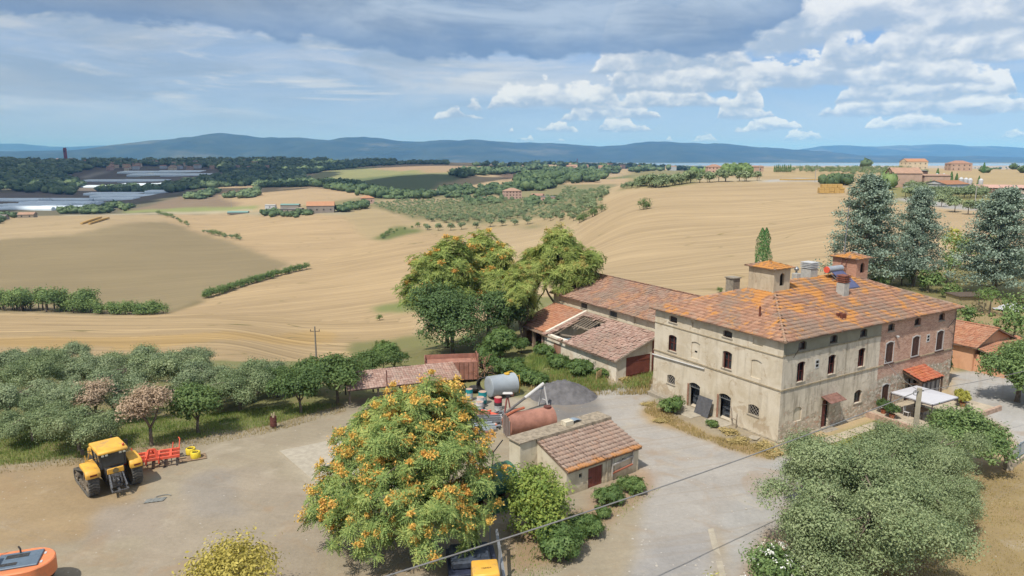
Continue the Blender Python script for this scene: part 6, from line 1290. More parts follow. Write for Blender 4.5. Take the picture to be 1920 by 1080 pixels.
def tractor():
    t = thing('crawler_tractor', 'yellow tracked tractor seen from behind, parked by the olives', 'tractor', (-28.6, 48.7, 0), math.radians(43))
    def circ(cy, cz, r, a0, a1, n): return [(cy + r * math.cos(math.radians(a0 + (a1 - a0) * i / n)), cz + r * math.sin(math.radians(a0 + (a1 - a0) * i / n))) for i in range(n + 1)]
    out = circ(.95, .98, .98, 270, 78, 16)[::1]; out = circ(.95, .98, .95, -90, -282, 16) + circ(4.05, .52, .50, 78, -90, 10)
    for sx in (-1, 1):
        x0, x1 = sx * 1.08, sx * 1.78; lo, hi = min(x0, x1), max(x0, x1)
        mb = MB(); n = len(out)
        ins = [(.95 + (y - .95) * .9 if y < 2.6 else 4.05 + (y - 4.05) * .84, .98 + (z - .98) * .9 if y < 2.6 else .52 + (z - .52) * .84) for y, z in out]
        for i in range(n):
            j = (i + 1) % n; (ya, za), (yb, zb) = out[i], out[j]; (yc, zc), (yd, zd) = ins[i], ins[j]
            mb.quad((lo, ya, za), (hi, ya, za), (hi, yb, zb), (lo, yb, zb)); mb.quad((lo, yc, zc), (lo, yd, zd), (hi, yd, zd), (hi, yc, zc)); mb.quad((lo, ya, za), (lo, yb, zb), (lo, yd, zd), (lo, yc, zc)); mb.quad((hi, ya, za), (hi, yc, zc), (hi, yd, zd), (hi, yb, zb))
        b = mb.build('track_belt', TRK, t); lg = MB(); per = []; 
        for i in range(n):
            j = (i + 1) % n; L = math.dist(out[i], out[j]); m = max(1, int(L / .2 + .5)) if L > .15 else 1
            for q in range(m): f = (q + .5) / m; per.append((out[i][0] + (out[j][0] - out[i][0]) * f, out[i][1] + (out[j][1] - out[i][1]) * f, math.atan2(out[j][1] - out[i][1], out[j][0] - out[i][0])))
        mid = (lo + hi) / 2
        for y, z, a in per:
            dy, dz = math.cos(a), math.sin(a); ny, nz = (-dz, dy); s_ = -1 if (ny * (y - 2) + nz * (z - .8)) < 0 else 1; ny, nz = ny * s_, nz * s_
            for xa, xb in ((lo, mid - .01), (hi, mid + .01)): lg.bar((xa, y + ny * .035, z + nz * .035), (xb, y + dy * .14 + ny * .035, z + dz * .14 + nz * .035), .07, .07, up=(0, ny, nz))
        lg.build('track_lug', TRK, b, fix=False)
        for cy, cz, r, nm in ((.95, .98, .84, 'drive_wheel'), (4.05, .52, .41, 'idler_wheel'), (1.95, .32, .24, 'roller'), (2.55, .30, .24, 'roller'), (3.15, .28, .24, 'roller')):
            w = MB(); w.lathe([(r * .3, -.28), (r, -.28), (r, .28), (r * .75, .30), (r * .7, .2), (r * .35, .2), (r * .3, .32), (.02, .32)] if sx > 0 else [(.02, -.32), (r * .3, -.32), (r * .35, -.2), (r * .7, -.2), (r * .75, -.30), (r, -.28), (r, .28), (r * .3, .28)], (mid, cy, cz), 18, 'x'); w.build(nm, plain('wheel_dusty', A(140, 128, 112), .7, 0, .2, 4), t, smooth=True)
        m = MB(); m.bar((mid, 1.2, .75), (mid, 3.9, .5), .3, .22); m.build('track_frame', DKM, t)
        # rear fender: a rounded yellow shell
        f = MB(); f.prism([(-.1, 1.55), (-.14, 1.9), (.05, 2.12), (.7, 2.24), (1.6, 2.28), (1.75, 2.0), (1.5, 1.98), (.4, 1.95), (.1, 1.6)], 'x', lo - .12 * (sx < 0) - (.1 if sx > 0 else 0), hi + .02 + (.1 if sx < 0 else 0)); o = f.build('fender', YEL, t, smooth=True, bevel=.035)
        l = MB(); l.box(mid - .22, mid + .22, -.17, -.12, 1.75, 1.86); l.build('tail_lamp', LAMP, o)
    b = MB(); b.prism([(.0, 1.1), (.0, 1.9), (.6, 2.0), (3.0, 1.75), (5.3, 1.55), (5.5, .8), (3.0, .8), (.6, .8)], 'x', -.62, .62); b.build('chassis', DKM, t, bevel=.03)
    b = MB(); b.prism([(2.7, 1.5), (2.7, 2.35), (3.4, 2.38), (5.3, 2.05), (5.75, 1.8), (5.8, 1.1), (2.8, 1.1)], 'x', -.5, .5); b.build('hood', YEL, t, smooth=True, bevel=.06)
    b = MB(); b.box(-.55, .55, -.12, .0, 1.55, 1.98); o = b.build('rear_panel', YEL, t, bevel=.05); l = MB(); l.lathe([(.01, 0), (.2, .0), (.2, .03), (.01, .035)], (0, -.15, 1.78), 14, 'y'); l.build('emblem', plain('emblem_grey', A(150, 130, 90), .5), o)
    # cab: glass body with posts, yellow roof
    c = MB(); y0, y1, z0, z1 = .35, 2.35, 1.95, 3.05; w0, w1 = .78, .86
    P = [(-w0, y0, z0), (w0, y0, z0), (w0, y1, z0), (-w0, y1, z0), (-w1, y0 + .12, z1), (w1, y0 + .12, z1), (w1, y1 + .1, z1), (-w1, y1 + .1, z1)]
    for q in ((0, 1, 5, 4), (1, 2, 6, 5), (2, 3, 7, 6), (3, 0, 4, 7)): c.quad(*[P[i] for i in q])
    o = c.build('cab', CABG, t); p = MB()
    for i in range(4): p.bar(P[i], P[i + 4], .09)
    for i in range(4): p.bar(P[i], P[(i + 1) % 4], .08)
    p.bar((-.78, 1.3, 1.95), (-.86, 1.35, 3.05), .06); p.bar((.78, 1.3, 1.95), (.86, 1.35, 3.05), .06); p.build('cab_frame', DKM, o)
    r = MB(); r.prism([(.1, 3.03), (.02, 3.12), (.1, 3.26), (.5, 3.34), (2.3, 3.34), (2.7, 3.24), (2.75, 3.1), (2.6, 3.03)], 'x', -.98, .98); r.build('cab_roof', YEL, t, smooth=True, bevel=.07)
    s = MB(); s.box(-.3, .3, .9, 1.4, 2.0, 2.35); s.box(-.28, .28, .85, .98, 2.35, 2.95); s.build('seat', plain('seat_cloth', (.05, .05, .06), .9), t, bevel=.04); s = MB(); s.box(.42, .55, .55, .62, 2.75, 2.95); s.build('work_lamp', plain('pale_lamp', A(216, 216, 200), .3), t); s = MB()
    for x in (-.7, -.45, .45, .7): s.box(x - .08, x + .08, .0, .1, 2.93, 3.03)
    s.build('roof_lamp', plain('pale_lamp', A(216, 216, 200), .3), t); s = MB(); s.lathe([(.08, 0), (.08, .12), (.03, .17)], (.75, .35, 3.34), 10); s.build('beacon', plain('beacon_red', A(220, 90, 60), .4), t)
    e = MB(); e.tube([(.62, 3.0, 1.9), (.62, 3.0, 3.2), (.62, 2.95, 3.35)], .07, 8); e.build('exhaust', DKM, t); e = MB()
    for sx in (-1, 1): e.bar((sx * .9, 2.4, 2.7), (sx * 1.45, 2.45, 2.75), .04); e.box(sx * 1.45 - .12, sx * 1.45 + .12, 2.43, 2.5, 2.55, 2.95)
    e.build('mirror', DKM, t); e = MB()
    for k in range(5): e.bar((-1.2, 2.6 + k * .05, .9 + k * .24), (-.8, 2.6 + k * .05, .9 + k * .24), .26, .05)
    e.bar((-1.25, 2.55, .8), (-1.25, 2.9, 2.3), .05); e.bar((-1.25, 2.3, 1.9), (-1.0, 2.3, 2.9), .05); e.build('steps', YEL, t)
    h = MB(); rng = np.random.default_rng(4); h.box(-.32, .32, -.25, .0, .55, 1.55)
    for sx in (-1, 1): h.bar((sx * .42, -.0, 1.6), (sx * .5, -.75, .75), .09); h.bar((sx * .4, 0, .6), (sx * .52, -.95, .5), .1); h.tube([(sx * .45, -.05, 1.5), (sx * .5, -.6, .6)], .05, 7); h.tube([(sx * .2, -.1, 1.45), (sx * .25, -.45, 1.1), (sx * .1, -.3, .8)], .03, 6)
    for k in range(12): x, z = rng.uniform(-.3, .3), rng.uniform(.6, 1.5); h.box(x - .06, x + .06, -.38 - rng.random() * .12, -.2, z - .05, z + .06)
    h.bar((0, -.2, 1.35), (0, -.75, 1.2), .1); h.bar((-.55, -.9, .5), (.55, -.9, .5), .08); h.bar((0, -.2, .45), (0, -.8, .4), .16); h.build('hitch', plain('hitch_metal', (.16, .16, .165), .45, .5, .4, 9), t)
tractor()
def cultivator():
    t = thing('cultivator', 'bright red cultivator frame with curved tines standing beside the tractor', 'cultivator', (-28.35, 53.5, 0), math.radians(24)); m = MB(); L = 1.95
    for y in (-.85, -.1, .65): m.bar((-L, y, .78), (L, y, .78), .19)
    for x in (-1.3, -.45, .45, 1.3): m.bar((x, -.85, .80), (x, .65, .80), .17)
    m.build('frame', RED, t); m = MB(); m.bar((-.42, -.85, .8), (-.2, -.6, 1.5), .17); m.bar((.42, -.85, .8), (.2, -.6, 1.5), .17); m.bar((-.22, -.6, 1.5), (.22, -.6, 1.5), .12); m.bar((0, -.6, 1.5), (0, .6, .85), .09)
    for sx in (-1, 1): m.box(sx * .45 - .05, sx * .45 + .05, -1.2, -.85, .5, .95)
    m.build('hitch_frame', RED, t); 
    for sx in (-1, 1): m = MB(); m.bar((sx * 1.9, .6, .8), (sx * 2.0, .9, 1.55), .07); m.bar((sx * 2.0, .9, 1.5), (sx * 1.9, 1.1, 1.6), .06); m.bar((sx * 1.4, .65, .8), (sx * 1.5, .8, 1.35), .06); m.build('lever', RED, t)
    i = 0
    for y, xs in ((-.85, (-1.7, -.85, 0, .85, 1.7)), (-.1, (-1.3, -.45, .45, 1.3)), (.65, (-1.7, -.85, 0, .85, 1.7))):
        for x in xs: m = MB(); m.tube([(x, y, .78), (x, y + .3, .82), (x, y + .45, .6), (x, y + .25, .25), (x, y - .05, .02)], [.035, .035, .035, .03, .02], 6); m.bar((x - .06, y - .05, .05), (x + .06, y - .05, .05), .05, .12); m.build('tine', DKM, t)
    m = MB(); m.tube([(-1.9, 1.35, .28), (1.9, 1.35, .28)], .05, 8)
    for k in range(16): x = -1.85 + k * .245; m.lathe([(.26, -.01), (.27, 0), (.26, .01)], (x, 1.35, .28), 12, 'x')
    m.bar((-1.5, .65, .8), (-1.5, 1.35, .3), .07); m.bar((1.5, .65, .8), (1.5, 1.35, .3), .07); m.build('cage_roller', RED, t)
cultivator()
def yard_things():
    rng = np.random.default_rng(12)
    for (px, py, lab) in ((358, 850, 'rear yellow cast wheel weight on the planks'), (367, 857, 'front yellow cast wheel weight on the planks')):
        x, y, z = at(px, py, .12); t = thing('wheel_weight', lab, 'weight', (x, y, .1), .5, 'yellow weights on planks', None, .84); m = MB(); m.lathe([(.12, 0), (.44, 0), (.46, .05), (.46, .52), (.42, .58), (.32, .58), (.30, .4), (.12, .4)], (0, 0, 0), 18); m.build('rim', plain('weight_yellow', A(242, 214, 70, .85), .5), t, smooth=True); m = MB()
        for k in range(4): a = k * .785; m.bar((math.cos(a) * .1, math.sin(a) * .1, .46), (math.cos(a) * .34, math.sin(a) * .34, .46), .07)
        m.build('spoke', DKM, t)
    x, y, z = at(362, 860, 0); t = thing('plank_pallet', 'grey planks under the yellow wheel weights', 'planks', (x, y, 0), .5); 
    for i in range(4): m = MB(); m.box(-1.0, 1.0, -.5 + i * .28, -.3 + i * .28, .03, .10, Matrix.Rotation(.04 * (i - 1.5), 4, 'Z')); m.build('plank', plain('grey_plank', A(176, 150, 122), .9, 0, .2, 4), t)
    x, y, z = at(513, 799, 0); t = thing('oil_drum', 'dark rusty drum with wood sticking out, alone at the top of the yard', 'drum', (x, y, 0)); m = MB(); m.lathe([(.29, 0), (.30, .02), (.29, .3), (.31, .32), (.29, .34), (.29, .6), (.31, .62), (.29, .64), (.30, .9), (.27, .9), (.27, .3)], (0, 0, 0), 18); m.build('barrel', plain('dark_rust', A(122, 76, 68), .8, 0, .2, 4), t, smooth=True); m = MB(); m.bar((0, 0, .3), (.1, .05, 1.3), .08); m.bar((.1, .1, .3), (-.15, .1, 1.15), .1); m.build('stick', plain('pale_stick', A(214, 196, 166), .9), t)
    # excavator (only its rear deck shows)
    t = thing('excavator', 'orange excavator with rounded tail and grey engine cover, cut by the bottom-left corner', 'excavator', (-27.6, 36.6, 0), math.radians(20)); m = MB(); n = 14; prof = [(-2.6, -1.35), (.6, -1.35)] + [(.6 + 1.35 * math.cos(a) * 1.0, 1.35 * math.sin(a)) for a in np.linspace(-math.pi / 2, math.pi / 2, n)][1:-1] + [(.6, 1.35), (-2.6, 1.35)]
    m.prism(prof, 'z', .95, 1.85); m.build('counterweight', ORG, t, smooth=True, bevel=.06); m = MB(); m.box(-.9, 1.25, -.85, .85, 1.852, 1.96); o = m.build('engine_cover', plain('slate_cover', A(120, 138, 156), .45, .1, .1), t, bevel=.03); m = MB(); m.box(-.7, .2, -.6, -.3, 1.961, 1.975); m.box(-.5, .6, .2, .6, 1.961, 1.98); m.build('grille', DKM, o); m = MB(); m.tube([(.1, .75, 1.9), (.1, .75, 2.2), (.0, .8, 2.35)], .05, 7); m.build('exhaust', DKM, t)
    m = MB(); m.box(1.3, 1.42, -.6, -.35, 1.86, 1.875); m.box(1.3, 1.42, .35, .6, 1.86, 1.875); m.build('reflector', M_WHITE, t); m = MB(); m.box(-2.6, -1.1, -1.3, .1, 1.86, 3.0); m.build('cab', CABG, t, bevel=.08); m = MB(); m.tube([(-1.2, .9, 1.85), (-1.2, .9, 2.85), (-1.35, .9, 2.95), (-2.4, .9, 2.95)], .03, 6); m.tube([(-1.0, -1.25, 1.85), (-1.15, -1.25, 2.95)], .05, 6); m.build('handrail', M_STEEL, t)
    m = MB()
    for sx in (-1, 1): m.box(-2.6, 1.5, sx * 1.2 - .25, sx * 1.2 + .25, 0, .7)
    m.build('track', BLK, t, bevel=.15); m = MB(); m.lathe([(.8, .7), (.8, .95)], (0, 0, 0), 20); m.build('slew_ring', DKM, t)
    # yellow compressor and dark trailer at the bottom edge
    t = thing('engine_unit', 'yellow machine cover with a dark rear window at the bottom edge under the big tree', 'machine', (-1.45, 35.7, 0), .12); m = MB(); m.prism([(-.9, .5), (-.85, 1.5), (-.75, 2.1), (.75, 2.1), (.95, 1.5), (1.1, .5)], 'x', -.72, .72)
    m.build('cover', YEL, t, bevel=.07, smooth=True); m = MB(); m.prism([(-.935, 1.2), (-.895, 1.5), (-.82, 1.95), (-.80, 1.95), (-.875, 1.5), (-.915, 1.2)], 'x', -.42, .42); m.build('window', CABG, t)
    f = bpy.data.curves.new('lettering', 'FONT'); f.body = 'TEREX'; f.size = .2; f.extrude = .004; f.align_x = 'CENTER'; f.materials.append(plain('dark_print', (.03, .02, .02), .6)); fc = bpy.data.objects.new('letter_curve', f); COL.objects.link(fc); bpy.context.view_layer.update(); fm = bpy.data.meshes.new_from_object(fc.evaluated_get(bpy.context.evaluated_depsgraph_get())); bpy.data.objects.remove(fc); fo = link(bpy.data.objects.new('lettering', fm), t); fo.location = (.05, -.2, 2.106); fo.rotation_euler = (0, 0, .1)
    m = MB(); 
    for sx in (-1, 1): m.lathe([(.05, -.12), (.42, -.12), (.42, .12), (.05, .12)], (sx * .75, .1, .42), 16, 'x')
    m.build('wheel', BLK, t, smooth=True)
    t = thing('flatbed_trailer', 'dark blue-black trailer with grey steel posts behind the yellow machine', 'trailer', (-1.9, 38.6, 0), .15); m = MB(); m.box(-1.9, 1.0, -1.4, 1.6, .5, .75); m.build('bed', plain('navy_paint', (.03, .035, .06), .5, 0, .3), t, bevel=.03); 
    for q in (((.95, -1.5, .5), (1.05, -1.1, 2.2), .12), ((1.15, -3.2, .6), (1.15, 1.2, 1.9), .16), ((.8, 1.5, .5), (.8, 1.5, 2.0), .08), ((-1.8, 1.5, .5), (-1.8, 1.5, 1.8), .08)): m = MB(); m.bar(*q); m.build('steel_post', M_STEEL, t)
    m = MB(); m.box(-1.7, .6, -.9, 1.2, .75, 1.25); m.build('load', plain('tarpaulin_dark', (.04, .05, .07), .6, 0, .5, 3), t, bevel=.1)
    m = MB(); 
    for sx in (-1.5, .7): m.lathe([(.05, -.12), (.4, -.12), (.4, .12), (.05, .12)], (sx, 0, .4), 16, 'x')
    m.build('wheel', BLK, t, smooth=True)
    # tanks
    def tank(name, lab, cat, loc, rz, r, L, mat, ends=.1, z=None, legs=True, extra=None):
        t = thing(name, lab, cat, (loc[0], loc[1], 0), rz); m = MB(); z = r + .12 if z is None else z; m.lathe([(.02, -L / 2 - ends), (r * .6, -L / 2 - ends * .8), (r * .97, -L / 2 - .02), (r, -L / 2), (r * 1.015, -L / 2 + .02), (r, -L / 2 + .06), (r, L / 2 - .06), (r * 1.015, L / 2 - .02), (r, L / 2), (r * .6, L / 2 + ends * .8), (.02, L / 2 + ends)], (0, 0, z), 32, 'x'); m.build('tank_shell', mat, t, smooth=True)
        if legs: m = MB(); m.box(-L * .35, -L * .25, -r * .7, r * .7, 0, z - r * .7); m.box(L * .25, L * .35, -r * .7, r * .7, 0, z - r * .7); m.build('cradle', RUSTY, t)
        return t
    GREYT = plain('pale_grey_tank', A(186, 196, 204), .55, .1, .06, 1.2, (A(160, 160, 158), .4))
    t = tank('steel_tank', 'large pale grey steel tank lying on its side between the drums and the bank', 'tank', (-1.05, 70.2), math.radians(28), 1.05, 2.9, GREYT, .03); m = MB(); m.lathe([(.3, 2.2), (.3, 2.3), (.1, 2.34)], (.6, 0, 0), 14); m.build('lid', plain('strap_yellow', A(236, 190, 70), .6), t); m = MB(); m.tube([(1.5, -.3, 1.9), (1.75, -.5, 2.1), (1.8, -.6, .8), (1.7, -.6, .2)], .05, 6); m.tube([(.7, .2, 2.3), (1.3, .3, 2.35), (1.7, .1, 2.0), (1.75, .2, .6)], .06, 6); m.build('hose', plain('strap_yellow', A(236, 190, 70), .6), t)
    t = thing('hose_coil', 'coil of black and yellow hose left of the pale steel tank', 'hose', (-2.9, 71.2, 0)); m = MB(); 
    for k in range(4): m.tube([(.75 * math.cos(a) + k * .1, .12 * k, .85 + .75 * math.sin(a)) for a in np.linspace(0, 6.1, 18)], .06, 6, cap=False)
    m.build('coil', BLK, t)
    tank('rust_tank', 'small orange-rust cylinder lying behind the teal drums', 'tank', (-6.9, 71.6), math.radians(6), .75, 2.9, plain('orange_rust', A(204, 122, 92), .75, 0, .15, 2), .05)
    t = tank('hopper_tank', 'long red-brown steel tank behind the tool shed with ribs on its end', 'tank', (1.55, 60.0), math.radians(25), 1.0, 4.4, RUSTY, .05, 1.15); m = MB(); m.lathe([(.34, 2.1), (.34, 2.28), (.02, 2.3)], (1.75, 0, 0), 16); m.build('hatch', plain('dark_rust', A(122, 76, 68), .8), t); m = MB()
    for k in range(5): y = -.75 + k * .3; h = math.sqrt(max(.05, 1 - y * y)) * .97; m.box(-2.34, -2.27, y - .06, y + .02, 1.15 - h, 1.15 + h)
    m.build('end_rib', plain('rib_grey', A(170, 160, 156), .7), t); m = MB(); m.tube([(-2.3, -.3, 2.2), (-1.4, .1, 2.3), (-.4, .3, 2.35)], .12, 7); m.build('pipe', plain('orange_rust', A(204, 122, 92), .75), t)
    t = thing('rusty_lids', 'pair of rusty round lids lying beyond the red-brown tank', 'lids', (1.9, 62.9, .0), .4); m = MB(); m.lathe([(.5, .5), (.5, .62), (.1, .68)], (0, 0, 0), 16); m.lathe([(.4, .62), (.4, .74), (.1, .8)], (-.7, .3, 0), 16); m.box(-1, .4, -.3, .4, 0, .5); m.build('lid', plain('orange_rust', A(204, 122, 92), .75), t)
    tank('green_tank', 'dark green tank lying between the big tree and the yellow-green bush', 'tank', (-1.5, 47.7), math.radians(38), 1.05, 3.4, plain('green_tank_paint', A(76, 122, 100), .5, 0, .12, 1.5), .1, 1.35); t = thing('green_trough', 'green metal bund under the green tank', 'trough', (-1.3, 46.9, 0), math.radians(38)); m = MB()
    for q in ((-1.9, 1.9, -1.2, -1.14), (-1.9, 1.9, 1.14, 1.2), (-1.9, -1.84, -1.14, 1.14), (1.84, 1.9, -1.14, 1.14)): m.box(*q, 0, .7)
    m.box(-1.84, 1.84, -1.14, 1.14, .01, .06); m.build('tray', plain('green_tank_paint', A(76, 122, 100), .5), t)
    t = thing('hose_loop', 'thin black hose looped against the left end of the tool shed', 'hose', (-.9, 51.0, 0)); m = MB(); m.tube([(0, 0, .1), (-.6, .1, .8), (-.5, .3, 2.0), (.2, .5, 2.9)], .05, 6); m.tube([(.1 + .8 * math.cos(a), -.6, .85 + .75 * math.sin(a)) for a in np.linspace(0, 6.1, 18)], .05, 6, cap=False); m.build('loop', BLK, t)
    # rusty skip with tangled wire
    t = thing('scrap_container', 'rusty brown open container full of scrap below the evergreen oak', 'container', (-6.2, 76.6, 0), math.radians(8)); m = MB(); z1 = 2.3
    for q in ((-3.4, 2.4, -1.2, -1.14, 0, z1 - .3), (-3.4, 2.4, 1.14, 1.2, 0, z1), (-3.4, -3.34, -1.14, 1.14, 0, z1), (2.34, 2.4, -1.14, 1.14, 0, z1 + .3)): m.box(*q)
    m.box(-3.3, 2.3, -1.1, 1.1, .2, 1.8); m.build('container_body', RUSTY, t); m = MB()
    for k in range(12): x = -3.3 + k * .5; m.box(x, x + .08, -1.28, -1.2, 0, z1 - .3)
    m.build('rib', RUSTY, t); m = MB()
    for k in range(90): x, y, z = rng.uniform(1.6, 3.6), rng.uniform(-1.5, 1.2), rng.uniform(.1, 2.0); d = rng.normal(size=3) * .5; m.tube([(x, y, z), (x + d[0] * .5, y + d[1] * .5, max(.05, z + d[2] * .5) + .2), (x + d[0], y + d[1], max(.05, z + d[2] * .6))], .03, 4, cap=False)
    tag(m.build('wire_tangle', plain('old_wire', A(170, 130, 106), .8, 0, .3), t, fix=False), kind='stuff')
    # low tiled shelter behind the big tree
    t = thing('tiled_shelter', 'low open shelter with a pinkish tiled roof behind the big fruiting tree', 'shelter', (-11.2, 70.9, 0), math.radians(20)); zf, zb = 1.5, 2.25; m = MB(); W2, Dp = 5.8, 3.6; m.quad((-W2, -Dp / 2, zf), (W2, -Dp / 2, zf), (W2, Dp / 2, zb), (-W2, Dp / 2, zb)); m.quad((-W2, -Dp / 2, zf - .1), (-W2, Dp / 2, zb - .1), (W2, Dp / 2, zb - .1), (W2, -Dp / 2, zf - .1)); m.quad((-W2, -Dp / 2, zf - .1), (-W2, -Dp / 2, zf), (-W2, Dp / 2, zb), (-W2, Dp / 2, zb - .1)); m.build('roof', M_EAVE, t, fix=False); h = math.hypot(Dp, zb - zf)
    (V, F), _ = tile_field((-W2, -Dp / 2, zf + .02), (1, 0, 0), np.array([0, Dp, zb - zf]) / h, [(0, 0), (2 * W2, 0), (2 * W2, h), (0, h)], .27, .42, rng); tag(np_obj('roof_tiles', V, F, T_LEAN, t), kind='stuff'); 
    for x in np.linspace(-W2 + .2, W2 - .2, 5):
        for y, z in ((-Dp / 2 + .2, zf), (Dp / 2 - .2, zb)): m = MB(); m.box(x - .08, x + .08, y - .08, y + .08, 0, z - .1); m.build('post', M_IRON, t)
    m = MB(); m.box(-2.0, -1.9, -1.9, -1.84, 0, 3.2); m.build('standpipe', plain('dark_rust', A(122, 76, 68), .8), t)
    # drums
    TEAL = plain('teal_drum_paint', A(40, 150, 156), .5, 0, .08); DW = plain('drum_white', A(216, 220, 222), .5, 0, .08)
    def drum(px, py, lab, body, band, top, h=1.0, r=.36):
        x, y, _ = at(px, py, 0); t = thing('drum', lab, 'drum', (x, y, 0), 0, 'drums by the pale steel tank'); m = MB(); m.lathe([(r, 0), (r, h * .28), (r * 1.03, h * .3), (r, h * .32)], n=20); m.build('drum_base', body, t, smooth=True); m = MB(); m.lathe([(r, h * .32), (r, h * .6)], n=20); m.build('drum_band', band, t, smooth=True); m = MB(); m.lathe([(r, h * .6), (r, h * .64), (r * 1.03, h * .66), (r, h * .68), (r, h), (r * .9, h)], n=20); m.build('drum_top', top, t, smooth=True); m = MB(); m.lathe([(r * .92, h * .985), (r * .92, h * 1.005)], n=20); m.build('lid', plain('lid_beige', A(214, 180, 160), .6), t)
    drum(880, 747, 'leftmost teal and white drum, right of the tree edge', DW, DW, TEAL); drum(905, 755, 'teal and white drum standing against the near end of the steel tank', TEAL, DW, TEAL, 1.15, .42); drum(901, 762, 'teal drum half hidden between two others', DW, TEAL, DW, .95); drum(899, 770, 'nearest teal and white drum', TEAL, DW, DW, .9, .38); drum(934, 767, 'red and black drum standing alone on a pale base', DW, plain('drum_black', (.05, .045, .05), .5), plain('drum_red', A(200, 60, 80), .5), 1.2, .38)
    t = thing('tyre', 'old tyre with a red hub lying by the rusty cylinder', 'tyre', (-3.9, 72.0, .0), .3); m = MB(); m.lathe([(.30, .06), (.55, .02), (.62, .12), (.62, .3), (.55, .38), (.30, .34)], n=20); m.build('rubber', BLK, t, smooth=True); m = MB(); m.lathe([(.3, .12), (.3, .3), (.05, .32)], n=16); m.build('hub', RED, t)
    # white auger on a bipod
    t = thing('grain_auger', 'white and grey auger tube raised on two legs in front of the gravel heap', 'auger', (0, 0, 0)); a, b = Vector((-.6, 64.2, .35)), Vector((3.05, 66.9, 2.35)); mid = a.lerp(b, .5); m = MB(); m.tube([a, mid], .12, 10); m.build('lower_tube', plain('auger_grey', A(120, 116, 114), .6), t); m = MB(); m.tube([mid, b], .17, 10); m.build('upper_tube', M_WHITE, t); m = MB(); m.bar(b, (3.5, 66.2, 0), .10); m.bar(b, (2.6, 67.3, 0), .10); m.bar((3.3, 66.5, .8), (2.8, 67.1, .8), .06); m.build('leg', M_WHITE, t); m = MB(); m.bar(b + Vector((-.9, -.6, -.5)), b + Vector((0, 0, -.45)), .06); m.build('brace', plain('brace_blue', A(100, 160, 200), .5), t)
    t = thing('post_motor', 'red pole carrying a white motor head beside the auger', 'motor', (-.7, 65.0, 0)); m = MB(); m.bar((0, 0, 0), (.25, .4, 1.7), .12); m.bar((.6, .1, 0), (.3, .4, 1.6), .09); m.build('pole', plain('dull_red_pole', A(160, 96, 92), .7), t); m = MB(); m.box(-.2, .8, .2, .6, 1.75, 1.98); m.build('motor_head', M_WHITE, t, bevel=.1); m = MB(); m.box(.1, .5, .25, .55, 1.5, 1.74); m.build('bracket', DKM, t)
    t = thing('red_cylinder', 'red metal cylinder lying on the ground near the red-brown tank', 'cylinder', (-2.1, 64.3, 0), -.5); m = MB(); m.tube([(-.9, 0, .35), (.8, 0, .22)], [.19, .16], 10); m.build('cylinder_shell', RED, t)
    for i, (x, y, a, L, mt, lab) in enumerate(((-2.6, 62.6, .15, 3.2, M_STEEL, 'bundle of grey steel profiles left of the red-brown tank'), (-2.9, 60.6, .25, 2.6, GREYT, 'pale grey sheets stacked beside the ribbed tank end'), (-3.4, 63.8, -.1, 2.4, RUSTY, 'rusty bars and offcuts beside the tree edge'))):
        t = thing('metal_stack', lab, 'scrap metal', (x, y, 0), a)
        for k in range(6): m = MB(); s = rng.normal() * .12; m.box(-L / 2 + s, L / 2 + s, -.6 + k * .2, -.46 + k * .2, .1 + .12 * (k % 3), .24 + .12 * (k % 3) + .1, Matrix.Rotation(rng.normal() * .06, 4, 'Z')); m.build('profile', mt, t)
    o = thing('scrap_pile', 'jumble of small red, white and grey scrap on the slab between drums and rusty tank', 'scrap', (-1.6, 62.8, 0)); MSC = [RUSTY, M_STEEL, M_WHITE, RED, DKM, plain('orange_rust', A(204, 122, 92), .75)]; m = MB()
    for k in range(130):
        m.cur = k % 6; x, y = rng.normal() * 1.5, rng.normal() * 1.3; Mx = Matrix.Translation((x, y, .12)) @ Matrix.Rotation(rng.uniform(0, 6.28), 4, 'Z') @ Matrix.Rotation(rng.normal() * .3, 4, 'X'); a = rng.uniform(.08, .55); m.box(-a, a, -.07, rng.uniform(.0, .16), -.05, rng.uniform(.02, .22), Mx)
    tag(m.build('scrap_pieces', MSC, o), kind='stuff')
    # gravel heap
    GH = plain('grey_gravel', A(120, 118, 120), .95, 0, .25, 1.2, (A(110, 108, 108), .6)); n = 60; g = np.linspace(-1, 1, n); XX, YY3 = np.meshgrid(g, g); R = np.sqrt(XX**2 + YY3**2); Z = np.clip(1 - R, 0, 1) ** .9 * 1.95 * (1 + fbm(XX * 10, YY3 * 10, 3.5, 3) * .8) + (fbm(XX * 10, YY3 * 10, .6, 4) * .22) * (R < 1) - .05; ix = np.arange(n * n).reshape(n, n); F = np.stack([ix[:-1, :-1], ix[:-1, 1:], ix[1:, 1:], ix[1:, :-1]], -1).reshape(-1, 4)
    o = np_obj('gravel_heap', np.stack([XX * 3.6, YY3 * 3.0, Z * .95], -1).reshape(-1, 3), F, GH, smooth=False); o.location = (5.2, 70.2, 0); tag(o, 'heap of dark grey gravel between the auger and the lean-to', 'gravel heap')
    # by the house
    H = HOUSE; t = thing('corrugated_panel', 'dark corrugated sheet leaning on the house between the two doorways', 'sheet', lp(H, -.95, 7.1), H[2]); m = MB(); n = 22
    for k in range(n): y0, y1 = k * 1.75 / n, (k + 1) * 1.75 / n; d0, d1 = .03 * (k % 2), .03 * ((k + 1) % 2); m.quad((d0, y0, .02), (d1, y1, .02), (.62 + d1, y1, 1.7), (.62 + d0, y0, 1.7))
    m.build('sheet_metal', plain('dark_sheet', A(104, 104, 108), .6, .1, .15), t, fix=False)
